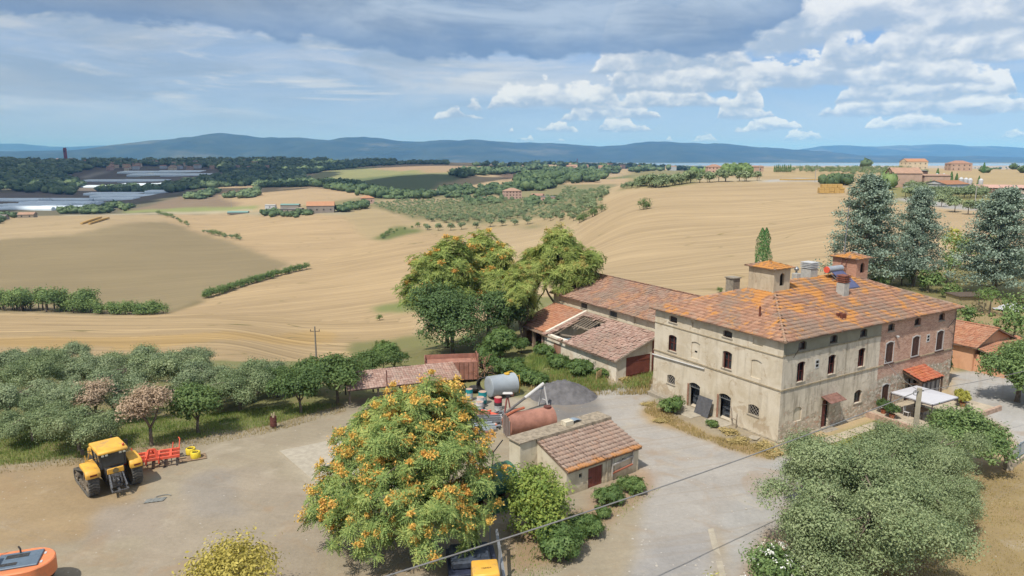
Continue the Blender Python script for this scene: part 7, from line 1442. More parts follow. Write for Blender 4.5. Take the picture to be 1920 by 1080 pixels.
    t = thing('broken_frame', 'broken wooden frame leaning between the second doorway and the grille window', 'wood frame', lp(H, -.4, 4.6), H[2]); m = MB(); m.bar((0, 0, 0), (.25, .5, 1.7), .07); m.bar((-.1, -.5, 0), (-.1, -.5, .8), .06); m.bar((-.1, -.5, .75), (-.1, .2, .85), .06); m.bar((.1, -.3, 0), (.3, -.2, 1.2), .04); m.build('batten', plain('grey_timber', A(176, 160, 142), .9), t)
    SL = plain('pale_concrete', A(196, 186, 168), .95, 0, .12, 2)
    for q, nm in (((-2.3, -.02, 7.9, 11.0), 'landing'), ((-1.5, -.02, 4.8, 7.0), 'landing')): m = MB(); m.box(q[0], q[1], q[2], q[3], -.2, .07); o = m.build('concrete_pad', SL, None, bevel=.02); o.location = (H[0], H[1], 0); o.rotation_euler = (0, 0, H[2]); tag(o, 'pale concrete pad at a doorway', kind='structure')
    m = MB(); m.box(-1.0, -.3, 12.6, 15.4, -.2, .35); o = m.build('stone_trough', M_STONE, None, bevel=.03); o.location = (H[0], H[1], 0); o.rotation_euler = (0, 0, H[2]); tag(o, 'low stone block along the left foot of the house wall', 'stone block')
    m = MB(); m.box(-.6, .5, -.4, .4, 0, .12); o = m.build('stone_slab', SL, None, bevel=.02); o.location = lp(H, -1.0, 1.6); o.rotation_euler = (0, .12, H[2] + .4); tag(o, 'white broken slab on the ground near the house corner', 'slab')
    t = thing('pallet', 'wooden pallet propped among weeds by the lean-to corner', 'pallet', lp(H, -2.2, 21.3), H[2] + .5)
    for k in range(5): m = MB(); m.bar((-.6, .3 - k * .02, .15 + k * .22), (.6, .3 - k * .02, .15 + k * .22), .03, .13); m.build('slat', plain('pale_pallet_wood', A(208, 178, 132), .85, 0, .15), t)
    for x in (-.55, 0, .55): m = MB(); m.bar((x, .4, .05), (x, .3, 1.15), .09); m.build('runner', plain('pale_pallet_wood', A(208, 178, 132), .85), t)
    for nm, lab, P, hh in (('concrete_slab', 'pale concrete slab in the yard left of the big tree', [(524, 846), (650, 820), (720, 880), (600, 912)], .05), ('concrete_strip', 'pale broken concrete strip along the joint of the drive', [(1327, 992), (1338, 990), (1362, 1080), (1350, 1085)], .02)):
        Q = [at(a, b, 0) for a, b in P]; m = MB(); m.prism([q[:2] for q in reversed(Q)], 'z', -.12, hh); tag(m.build(nm, SL, None, bevel=.02), lab, kind='structure')
    # terrace, gazebo, furniture
    BASE = plain('terrace_stone', A(206, 192, 170), .95, 0, .18, 1.5); m = MB(); m.box(12.2, 24.5, -5.8, -.02, -.4, .30); o = m.build('terrace', BASE, None, bevel=.02); o.location = (H[0], H[1], 0); o.rotation_euler = (0, 0, H[2]); tag(o, 'raised stone terrace', kind='structure')
    m = MB(); m.box(11.9, 12.2, -6.1, -.3, -.4, .62); m.box(12.2, 24.6, -6.1, -5.8, -.4, .55); o = m.build('terrace_wall', plain('terrace_edge', A(206, 176, 156), .95, 0, .25, 3), None, bevel=.02); o.location = (H[0], H[1], 0); o.rotation_euler = (0, 0, H[2]); tag(o, 'low brick-edged wall round the terrace', 'wall')
    for k in range(4): m = MB(); m.box(3.5 + k * 2.0, 5.3 + k * 2.0, -2.6, -1.5, -.2, .06 + .01 * k); o = m.build('paving_stone', BASE, None, bevel=.03); o.location = (H[0], H[1], 0); o.rotation_euler = (0, 0, H[2]); tag(o, 'flat stone of the path along the facade', kind='structure')
    t = thing('gazebo', 'white-roofed garden gazebo on dark posts on the terrace', 'gazebo', lp(H, 15.8, -3.4, .3), H[2] - .03); w, d, z = 2.0, 1.95, 2.15; m = MB(); P4 = [(-w, -d, z), (w, -d, z), (w, d, z), (-w, d, z)]; n = 8
    for i in range(4): a, b = P4[i], P4[(i + 1) % 4]; m.poly([a, b, (0, 0, z + .22)]); m.quad((a[0], a[1], z - .16), (b[0], b[1], z - .16), b, a)
    m.build('canopy', plain('white_canvas', A(228, 228, 234, .62), .8, 0, .03), t, fix=False)
    for p in P4: m = MB(); m.bar((p[0] * .985, p[1] * .985, 0), (p[0] * .985, p[1] * .985, z), .07); m.build('post', plain('dark_post', A(90, 80, 84), .5), t)
    m = MB()
    for i in range(4): a, b = P4[i], P4[(i + 1) % 4]; m.bar((a[0] * 1.006, a[1] * 1.006, z - .13), (b[0] * 1.006, b[1] * 1.006, z - .13), .06)
    m.build('rail', plain('dark_post', A(90, 80, 84), .5), t)
    for i, (x, y, a, lab) in enumerate(((14.7, -2.6, .6, 'white garden chair under the left side of the gazebo'), (16.6, -3.0, 2.2, 'white garden chair under the right side of the gazebo'))):
        t = thing('garden_chair', lab, 'chair', lp(H, x, y, .3), a, 'chairs under the gazebo'); m = MB(); m.box(-.25, .25, -.25, .25, .42, .46); m.build('seat', M_WHITE, t, bevel=.015); m = MB(); m.box(-.25, .25, .22, .27, .5, .95); m.build('backrest', M_WHITE, t, bevel=.015)
        for sx in (-.22, .22):
            for sy in (-.22, .22): m = MB(); m.bar((sx, sy, 0), (sx, sy, .42), .04); m.build('leg', M_WHITE, t)
    t = thing('garden_table', 'small table under the gazebo canopy', 'table', lp(H, 15.7, -3.4, .3), H[2]); m = MB(); m.box(-.7, .7, -.45, .45, .70, .74); m.build('tabletop', plain('table_wood', A(170, 140, 110), .7), t)
    for sx in (-.62, .62):
        for sy in (-.38, .38): m = MB(); m.bar((sx, sy, 0), (sx, sy, .7), .05); m.build('leg', M_IRON, t)
    WD = next(o for o in bpy.data.objects if o.name == 'weed_clump').children[0].data
    for (a, b, lab, col) in ((13.6, -1.0, 'potted green plant beside the arched door', 0), (21.8, -3.9, 'yellow-leaved plant in a pot right of the gazebo', 1), (22.9, -3.2, 'second yellow-green potted plant right of the gazebo', 1), (13.0, -2.2, 'low potted plant on the terrace edge', 0)):
        t = thing('potted_plant', lab, 'plant', lp(H, a, b, .3)); m = MB(); m.lathe([(.18, 0), (.26, .4), (.28, .42), (.24, .42), (.22, .36), (.02, .36)], n=14); m.build('pot', plain('clay_pot', A(190, 116, 84), .8), t); me = WD.copy(); me.materials[0] = L_YEL if col else L_GREEN; o = link(bpy.data.objects.new('foliage', me), t); o.location = (0, 0, .38); o.scale = (.6, .6, .8)
    g_ = lp(H, 30.2, 3.6); t = thing('fig_bush', 'dark green bush against the house corner beside the brick annex', 'bush', (g_[0], g_[1], 0)); me = WD.copy(); me.materials[0] = L_GREEN; o = link(bpy.data.objects.new('crown', me), t); o.scale = (1.6, 1.6, 2.2)
    t = thing('concrete_pole', 'square grey concrete utility pole in front of the gazebo, wires on top', 'utility pole', (31.2, 52.8, 0), .3); m = MB(); m.tube([(0, 0, -.3), (0, 0, 6.55)], [.27, .235], 4); m.build('pole_shaft', plain('pole_concrete', A(188, 178, 158), .95, 0, .12, 3), t); m = MB(); m.tube([(.3 * math.cos(a), .28, 6.1 + .2 * math.sin(a)) for a in np.linspace(0, 6.2, 14)], .025, 5, cap=False); m.bar((-.4, 0, 6.3), (.4, 0, 6.3), .06); m.build('bracket', DKM, t)
    top = Vector((31.2, 52.8, 6.35)); CBL = plain('cable_grey', A(150, 148, 146), .6)
    def cable(lab, a, b, r, sag): t = MB(); a, b = Vector(a), Vector(b); t.tube([a.lerp(b, k / 24) - Vector((0, 0, sag * 4 * (k / 24) * (1 - k / 24))) for k in range(25)], r, 6); tag(t.build('overhead_cable', CBL, None), lab, 'cable')
    cable('thick overhead cable crossing the foreground to the concrete pole', (-9.5, 23.4, 7.6), top, .035, .5); c_ = lp(H, 13.5, -.2, 6.0); cable('short cable from the concrete pole to the farmhouse wall', top, c_, .02, .4); cable('wire from the concrete pole to the right over the drive', top, (60, 66, 8.0), .02, .8)
    # field pole
    x, y, z = at_depth(590, 612, 128); g = float(hz(x, y)); t = thing('electricity_pole', 'lone electricity pole at the field edge above the olives', 'utility pole', (x, y, g)); h = z - g; m = MB(); m.tube([(0, 0, -.5), (0, 0, h)], [.2, .12], 8); m.build('pole_shaft', plain('pole_grey', A(150, 146, 138), .9), t); m = MB(); m.bar((-.9, 0, h - .9), (.9, 0, h - .9), .1)
    for q in (-.8, 0, .8): m.tube([(q, 0, h - .85), (q, 0, h - .55)], .06, 6)
    m.build('crossarm', DKM, t)
    # fence and gate near the drive
    t = thing('metal_fence', 'grey-blue metal railing on a low wall at the right edge, by the drive', 'fence', (41.2, 54.6, 0), math.radians(38)); m = MB(); m.box(-3.2, 3.2, -.15, .15, -.2, .4); m.build('base_wall', BASE, t)
    for k in range(4): m = MB(); m.bar((-3.1 + k * 2.05, 0, .4), (-3.1 + k * 2.05, 0, 1.7), .09); m.build('post', plain('fence_grey', A(150, 168, 182), .5), t)
    m = MB(); m.bar((-3.1, 0, .55), (3.1, 0, .55), .05); m.bar((-3.1, 0, 1.6), (3.1, 0, 1.6), .05)
    for k in range(44): m.bar((-3.0 + k * .14, 0, .55), (-3.0 + k * .14, 0, 1.6), .022)
    m.build('bars', plain('fence_grey', A(150, 168, 182), .5), t); m = MB(); m.box(-.25, .25, -.25, .25, 0, 1.3); o = m.build('stone_pier', BASE, None, bevel=.03); o.location = (38.6, 52.6, 0); tag(o, 'short stone pier at the left end of the railing', 'pier')
    # roof things on the farmhouse
    ze, sl, Wd = 8.84, .363, 15.6; zr = lambda b: ze + sl * (b + .6)
    t = thing('solar_water_heater', 'solar water heater on the ridge with a red-ended tank and blue tube panel', 'solar heater', lp(H, 16.6, 7.0, 0), H[2]); m = MB(); m.tube([(-1.2, .3, zr(7.3) + .95), (1.1, .3, zr(7.3) + .95)], .32, 18); m.build('water_tank', plain('tank_aluminium', A(190, 196, 204), .4, .2), t, smooth=True); m = MB(); m.tube([(-1.32, .3, zr(7.3) + .95), (-1.2, .3, zr(7.3) + .95)], .33, 18); m.build('tank_cap', RED, t)
    m = MB(); m.quad((-.8, .0, zr(7) + .75), (1.0, .0, zr(7) + .75), (1.0, -2.0, zr(5) + .12), (-.8, -2.0, zr(5) + .12)); m.build('collector', plain('collector_blue', A(84, 92, 132), .3, .1), t, fix=False)
    for k in range(15): x = -.74 + k * .12; m = MB(); m.tube([(x, .02, zr(7) + .82), (x, -1.98, zr(5) + .18)], .045, 6); m.build('collector_tube', plain('tube_glass', A(104, 110, 150), .15, .1, spec=.6), t)
    m = MB(); 
    for x in (-1.0, 1.0): m.bar((x, .3, zr(7.3)), (x, .3, zr(7.3) + .8), .05); m.bar((x, .2, zr(7.2) + .75), (x, -2.0, zr(5) + .05), .05)
    m.bar((-1.2, -.2, zr(6.8)), (-.9, -1.0, zr(6) + .9), .05); m.bar((-.9, -2.0, zr(5) + .1), (1.1, -2.0, zr(5) + .1), .06); m.build('stand', M_STEEL, t)
    t = thing('satellite_dish', 'white satellite dish on a thin mast right of the brick turret', 'satellite dish', lp(H, 22.6, 9.2, 0), H[2] - 1.0); m = MB(); m.tube([(0, 0, 9.5), (0, 0, 13.1)], .04, 7); m.build('mast', M_STEEL, t); m = MB(); n = 14; c = Vector((0, -.15, 13.2))
    M4 = Matrix.Translation(c) @ Matrix.Rotation(math.radians(68), 4, 'X'); ring = [[tuple(M4 @ Vector((r * math.cos(a), r * 1.15 * math.sin(a), .5 * r * r))) for a in [6.283 * k / 18 for k in range(18)]] for r in (.05, .25, .42, .56)]
    for i in range(3):
        for k in range(18): m.quad(ring[i][k], ring[i][(k + 1) % 18], ring[i + 1][(k + 1) % 18], ring[i + 1][k])
    m.build('dish', plain('dish_white', A(222, 218, 210), .6), t, fix=False); m = MB(); m.bar((0, -.15, 12.8), (0, -.8, 13.2), .03); m.build('receiver_arm', M_IRON, t)
    t = thing('tv_antenna', 'tall thin aerial mast rising from the brick turret', 'antenna', lp(H, 20.2, 8.8, 0), H[2]); m = MB(); m.tube([(0, 0, 13.4), (.2, 0, 18.9)], [.06, .045], 6); m.build('mast', M_STEEL, t); m = MB(); m.bar((-.5, 0, 18.4), (.6, 0, 18.4), .025)
    for k in range(6): m.bar((-.45 + k * .18, -.25, 18.4), (-.45 + k * .18, .25, 18.4), .015)
    m.bar((-.5, 0, 15.2), (.1, 0, 15.2), .02); m.build('aerial', M_STEEL, t); t = thing('tv_antenna', 'short aerial beside the tall mast on the brick turret', 'antenna', lp(H, 19.6, 8.3, 0), H[2]); m = MB(); m.tube([(0, 0, 13.4), (0, 0, 14.9)], .025, 6); m.bar((-.4, 0, 14.7), (.4, 0, 14.7), .02); m.bar((-.4, 0, 14.3), (.4, 0, 14.3), .02); m.build('mast', M_STEEL, t)
    t = thing('roof_ladder', 'rusty ladder leaning on the brick turret', 'ladder', lp(H, 19.36, 8.0, 0), H[2]); m = MB(); m.bar((-.5, -.25, 11.9), (-.1, -.25, 13.5), .05); m.bar((-.5, .25, 11.9), (-.1, .25, 13.5), .05)
    for k in range(5): f = (k + .5) / 5; m.bar((-.5 + .4 * f, -.25, 11.9 + 1.6 * f), (-.5 + .4 * f, .25, 11.9 + 1.6 * f), .035)
    m.build('ladder_frame', plain('dark_rust', A(122, 76, 68), .8), t)
    # litter in the yard
    STN = plain('pale_stone', A(206, 198, 186), .95, 0, .15, 4); bs = MB(); bs.lathe([(.5, 0), (.9, .25), (.6, .55), (.1, .62)], n=7); me = bs.mesh('stone', STN)
    for i in range(46):
        px, py = rng.uniform(1120, 1440), rng.uniform(860, 1075); x, y, _ = at(px, py, 0); o = bpy.data.objects.new('loose_stone', me); link(o); o.location = (x, y, float(hz(x, y)) - .01); o.scale = (rng.uniform(.04, .12),) * 3; o.rotation_euler = (0, 0, rng.uniform(0, 6)); tag(o, 'small pale stone lying loose on the gravel drive', 'stone', 'loose stones on the gravel drive')
    t = thing('cloth_scrap', 'grey rags and tubing lying behind the tractor', 'rag', (-25.9, 47.0, 0), .3); m = MB(); 
    for k in range(9): m.quad((k * .14, 0, .03 + .03 * (k % 2)), ((k + 1) * .14, 0, .03 + .03 * ((k + 1) % 2)), ((k + 1) * .14 + .2, .55, .03 + .03 * (k % 2)), (k * .14 + .2, .6, .05))
    m.build('cloth', plain('grey_cloth', A(150, 152, 148), .9), t); m = MB(); m.tube([(1.2 + .5 * math.cos(a), .7 + .25 * math.sin(a), .05) for a in np.linspace(0, 5.2, 12)], .03, 5); m.build('tubing', plain('grey_cloth', A(150, 152, 148), .9), t)
    # garden shed and tarp back right
    x, y, z = at(1822, 562, 2.0); g = float(hz(x, y)); t = thing('garden_hut', 'low tan garden hut with a flat dark roof among the bushes back right', 'hut', (x, y, g - .2), math.radians(5)); m = MB(); m.box(-3.2, 2.4, -1.5, 1.5, 0, 2.3); m.build('wall', plain('hut_tan', A(196, 180, 140), .9, 0, .15, 2), t); m = MB(); m.box(-3.4, 2.7, -1.8, 1.7, 2.3, 2.42); m.build('roof', plain('hut_roof', A(110, 96, 84), .9), t)
    x, y, z = at(1900, 566, 2.0); t = thing('plastic_sheeting', 'crumpled white plastic sheeting on the ground at the right edge of the garden', 'sheeting', (x, y, float(hz(x, y))), .3); n = 18; g1 = np.linspace(-1, 1, n); XX, YY3 = np.meshgrid(g1, g1); Z = .1 + np.clip(1 - XX**2 - YY3**2, 0, 1) * .9 + np.abs(fbm(XX * 4, YY3 * 4, 1.1, 9)) * .9; ix = np.arange(n * n).reshape(n, n); F = np.stack([ix[:-1, :-1], ix[:-1, 1:], ix[1:, 1:], ix[1:, :-1]], -1).reshape(-1, 4); np_obj('sheet', np.stack([XX * 2.6, YY3 * 1.6, Z], -1).reshape(-1, 3), F, plain('white_sheet', A(226, 228, 232), .5), t)
yard_things()
# ------------------------------------------------------------------ middle distance and far
def small_tree(seed, R, H, leaf, n=840, size=.55, z0=.5, trunk_=True):
    (V, F), C = foliage(rlobes(seed, 5, R, H, z0, .5, .58), max(24, n // 12), 12, size, R * .32, seed, rmin=.55)
    cr = np_mesh('crown', V, F, (leaf,)); mb = MB(); mb.tube([(0, 0, -.4), (0, 0, H * .5)], [H * .035, H * .02], 6); return cr, (mb.mesh('trunk', bark()) if trunk_ else None)
MO = [small_tree(71, 2.1, 4.2, L_FAR), small_tree(72, 2.3, 4.4, L_FAR), small_tree(73, 1.9, 3.9, L_FAR)]
MG = [small_tree(74, 3.2, 6.0, L_HEDGE, 700, .6), small_tree(75, 3.6, 8.5, L_GREEN2, 800, .65), small_tree(76, 2.6, 3.6, L_HEDGE, 600, .5, .0)]
PINE = small_tree(77, 5.0, 7.5, L_FARW, 900, .8, 3.5)
def sp(kind, ms, lab, cat, px, py, s=1.0, group=None, dmin=120, rz=None, names=('crown', 'trunk')):
    x, y, z = gnd(px, py, dmin); return place(kind, ms, lab, cat, (x, y, z), (px * .7 + py) % 6.28 if rz is None else rz, s, group, names, .1)
def grove(poly, dx, dy, ang, dmin, lab, group, kind='olive_tree', cat='olive tree', ms=None, s=(0.8, 1.15), keep=60, jit=.12):
    """an orchard in straight rows inside an outline on the ground: the nearest trees single, the rest one mass"""
    ms = ms or MO; P = np.array([gnd(a, b, dmin)[:2] for a, b in poly]); r = np.random.default_rng(len(lab)); c, s_ = math.cos(ang), math.sin(ang); ctr = P.mean(0); T = []
    for i in range(-45, 46):
        for j in range(-45, 46):
            u, v = i * dx + r.normal() * dx * jit, j * dy + r.normal() * dy * jit; x, y = ctr[0] + u * c - v * s_, ctr[1] + u * s_ + v * c
            if r.random() < .95 and poly_mask(np.array([x]), np.array([y]), P)[0]: T.append((x, y, float(hz(x, y)) - .1, r.random() * 6, r.uniform(*s), int(r.integers(len(ms)))))
    T.sort(key=lambda q: q[1])
    for q in T[:keep]: place(kind, ms[q[5]], lab, cat, q[:3], q[3], q[4], group)
    Vs = []; Fs = []; n = 0
    for m in range(len(ms)):
        me = ms[m][0]; mv = np.empty(len(me.vertices) * 3, np.float32); me.vertices.foreach_get('co', mv); mv = mv.reshape(-1, 3)[: (len(mv) // 42) * 4] * 1.0; mf = np.arange(len(mv)).reshape(-1, 4)
        for q in [q for q in T[keep:] if q[5] == m]:
            cc, ss = math.cos(q[3]) * q[4], math.sin(q[3]) * q[4]; R = np.array([[cc, -ss, 0], [ss, cc, 0], [0, 0, q[4]]]); Vs.append(mv @ R.T + np.array(q[:3])); Fs.append(mf + n); n += len(mv)
    if Vs: tag(np_obj('olive_grove', np.concatenate(Vs), np.concatenate(Fs), L_FAR), 'far rows of ' + group, kind='stuff')
    return len(T)
def row(pts, n, lab, group, kind, cat, ms, s, dmin=120, jit=.8, skip=()):
    W = [gnd(a, b, dmin) for a, b in pts]; r = np.random.default_rng(len(lab) + n); seg = [math.dist(W[i][:2], W[i + 1][:2]) for i in range(len(W) - 1)]; T = sum(seg)
    for k in range(n):
        q = T * (k + .5) / n; i = 0
        while q > seg[i] and i < len(seg) - 1: q -= seg[i]; i += 1
        f = q / seg[i]
        if any(a < (k + .5) / n < b for a, b in skip): continue
        x = W[i][0] + (W[i + 1][0] - W[i][0]) * f + r.normal() * jit; y = W[i][1] + (W[i + 1][1] - W[i][1]) * f + r.normal() * jit
        place(kind, ms[int(r.integers(len(ms)))], lab, cat, (x, y, float(hz(x, y)) - .15), r.random() * 6, r.uniform(*s), group)
def mid_trees():
    print('grove', grove([(695, 386), (745, 404), (830, 420), (985, 410), (1000, 388), (960, 374), (860, 376), (760, 378)], 7.2, 7.6, .35, 430, 'grey-green olive in the dense grove left of the pink villa', 'olives of the dense grove'))
    print('grove', grove([(985, 405), (1085, 412), (1120, 392), (1150, 352), (1060, 352), (1045, 378), (990, 385)], 7.0, 9.5, 1.25, 400, 'olive of the rowed plot right of the pink villa', 'olives of the rowed plot'))
    row([(790, 432), (835, 433), (870, 430), (920, 425), (1000, 420)], 9, 'rounded olive of the single line below the dense grove', 'olives below the grove', 'olive_tree', 'olive tree', MO, (1.25, 1.45), 350, .5)
    row([(1085, 418), (1110, 408), (1130, 396)], 6, 'dark shrub at the lower right corner of the olive plots', 'shrubs at the plot corner', 'field_shrub', 'shrub', [MG[0]], (.6, .85), 300)
    row([(1195, 350), (1240, 352), (1290, 344), (1340, 341), (1420, 339)], 34, 'olive of the long hedge-like row along the top of the big stubble field', 'olives along the field top', 'olive_tree', 'olive tree', MO, (1.5, 2.0), 330, 1.2)
    row([(1165, 355), (1182, 354), (1200, 353)], 4, 'small round olive at the left end of the field-top row', 'round olives left of the row', 'olive_tree', 'olive tree', MO, (1.1, 1.2), 330, .2)
    grove([(1450, 324), (1520, 318), (1700, 318), (1740, 326), (1660, 333), (1560, 328)], 8, 9, .2, 430, 'olive of the scattered orchard behind the straw stack', 'olives behind the straw stack', keep=0, jit=.25)
    grove([(1690, 372), (1700, 352), (1780, 352), (1860, 366), (1840, 372), (1760, 378)], 6, 6.5, .5, 280, 'olive of the dense plot in front of the farm sheds', 'olives before the farm sheds', s=(.9, 1.2), keep=45)
    for px, py, s in ((1790, 397, 1.05), (1815, 401, .95), (1842, 406, 1.05), (1765, 388, .9)): sp('olive_tree', MO[0], 'olive standing alone on the grass beside the curved farm road', 'olive tree', px, py, s * 1.35, 'lone olives by the farm road', 230)
    row([(296, 402), (320, 408), (345, 420), (357, 426)], 11, 'small tree of the upper line running down the pale field spur', 'trees on the upper spur line', 'field_tree', 'tree', [MG[0], MO[1]], (.55, .95), 400, .8)
    row([(378, 436), (400, 441), (430, 448), (456, 452)], 10, 'small tree of the lower line running down the pale field spur', 'trees on the lower spur line', 'field_tree', 'tree', [MG[0], MO[1]], (.55, .9), 380, .8)
    row([(382, 561), (420, 549), (470, 533), (520, 518), (575, 505)], 44, 'dense green bush of the diagonal hedge in the field valley', 'bushes of the diagonal hedge', 'hedge_bush', 'hedge bush', [MG[2]], (.75, 1.1), 200, .5)
    row([(-30, 580), (40, 584), (90, 582)], 22, 'bushy tree in the thicket at the left edge of the fields', 'trees of the left thicket', 'thicket_tree', 'tree', [MG[1], MG[0]], (.85, 1.2), 150, 4)
    row([(90, 584), (150, 585)], 9, 'taller tree in the middle of the thicket', 'taller trees of the thicket', 'thicket_tree', 'tree', [MG[1]], (.95, 1.2), 150, 3)
    row([(120, 585), (200, 588), (305, 590)], 40, 'low bush at the tapering right end of the thicket', 'low bushes of the thicket', 'thicket_bush', 'bush', [MG[2], MG[0]], (.7, 1.1), 150, 1.6)
    row([(707, 450), (725, 440), (745, 434), (770, 428), (800, 424)], 12, 'scrub on the grassy bank left of the tall fruiting trees', 'scrub on the grassy bank', 'scrub_bush', 'bush', [MG[2], MG[0]], (.4, .75), 300, 1.5)
    sp('field_shrub', MG[0], 'lone dark bush standing in the middle of the big stubble field', 'bush', 1206, 394, .95, None, 230); sp('field_shrub', MG[2], 'small companion of the lone bush in the stubble field', 'bush', 1214, 392, .7, None, 230); sp('field_shrub', MG[2], 'tiny bush on the stubble left of the tall clump of trees', 'bush', 712, 600, .5, None, 150)
    sp('umbrella_pine', PINE, 'umbrella pine in the garden left of the pink villa', 'pine', 912, 371, .95, None, 500)
    # garden behind and right of the farmhouse
    gb = 'bushes of the garden behind the farmhouse'
    for i, (px, py, k, s, lab) in enumerate([(1650, 545, 2, 1.0, 'bush behind the ridge just right of the brick turret'), (1690, 535, 0, .7, 'bush below the sparser blue cedar'), (1740, 548, 2, 1.1, 'wide bush above the far end of the farmhouse roof'), (1775, 530, 1, .75, 'light green tree between the middle and right cedar'), (1800, 505, 1, .9, 'leafy tree behind the garden hut'), (1835, 520, 1, .6, 'bush tree right of the garden hut'), (1780, 560, 2, .75, 'bush in front of the garden hut'), (1815, 610, 2, .8, 'bush behind the annex roof'), (1835, 630, 2, .55, 'small shrub beyond the annex gable'), (1905, 600, 0, .7, 'bush on the garden path at the right edge'), (1900, 640, 0, .8, 'bush between annex and garden at the right edge'), (1860, 500, 1, .8, 'tree below the right-hand cedar'), (1915, 520, 1, .7, 'tree at the right edge below the cedar'), (1660, 520, 0, .8, 'bush at the foot of the tallest cedar'), (1715, 520, 0, .75, 'second bush at the foot of the sparser cedar'), (1350, 548, 2, .3, 'green shrub peeping over the left end of the farmhouse roof')]):
        x, y, z = gnd(px, py, 85); place('garden_bush', MG[k], lab, 'bush', (x, y, z - .15), i * 1.7, s, gb)
    x, y, z = gnd(1855, 590, 85); place('fruit_tree', small_tree(78, 2.0, 3.8, L_BRIGHT, 700, .3, 1.0), 'small round fruit tree on the garden path beyond the annex', 'fruit tree', (x, y, z), 0, 1.1)
    x, y, z = gnd(1785, 500, 85); place('acacia', small_tree(79, 2.6, 7.0, L_YEL, 700, .45, 1.5), 'yellowish loose tree between the middle and right cedar', 'tree', (x, y, z), 0, 1.2)
mid_trees()

def house(lab, px, py, w, l, h, rz, wc, rc, dmin, hip=False, nwin=3, floors=2, rise=.22, kind='distant_house', cat='house', D=None, extra=None, sl_=None):
    """a distant building: walls, roof, windows; front (local -y) w wide, l deep"""
    x, y, z = gnd(px, py, dmin); t = thing(kind, lab, cat, (x, y, z - .3), rz); m = MB(); m.box(-w / 2, w / 2, -l / 2, l / 2, 0, h)
    if not hip: m.poly([(-w / 2, -l / 2, h), (-w / 2, l / 2, h), (-w / 2, 0, h + l * rise)]); m.poly([(w / 2, -l / 2, h), (w / 2, 0, h + l * rise), (w / 2, l / 2, h)])
    m.build('wall', wc, t, fix=False); e = .4; m = MB(); rz_ = h + (l / 2 + e) * 2 * rise
    P = [(-w / 2 - e, -l / 2 - e, h - .02), (w / 2 + e, -l / 2 - e, h - .02), (w / 2 + e, l / 2 + e, h - .02), (-w / 2 - e, l / 2 + e, h - .02)]; q = l / 2 if hip else -e; A1, B1 = (-w / 2 + q, 0, rz_), (w / 2 - q, 0, rz_)
    m.poly([P[0], P[1], B1, A1]); m.poly([P[2], P[3], A1, B1]); m.poly(list(reversed(P)))
    if hip: m.poly([P[1], P[2], B1]); m.poly([P[3], P[0], A1])
    m.build('roof', rc, t, fix=False)
    if nwin:
        wm = MB(); ww, wh = min(1.1, w / nwin * .35), 1.2; wm.box(-ww / 2, ww / 2, -.02, .05, 0, wh); me = wm.mesh('window', M_DARK)
        for f in range(floors):
            for i in range(nwin): o = link(bpy.data.objects.new('window', me), t); o.location = (-w / 2 + w * (i + .5) / nwin, -l / 2 - .03, h * (f + .38) / floors)
            if l > 6:
                for i in (0, 1): o = link(bpy.data.objects.new('window', me), t); o.location = (-w / 2 - .03, -l / 4 + l / 2 * i, h * (f + .38) / floors); o.rotation_euler = (0, 0, math.pi / 2)
    return t
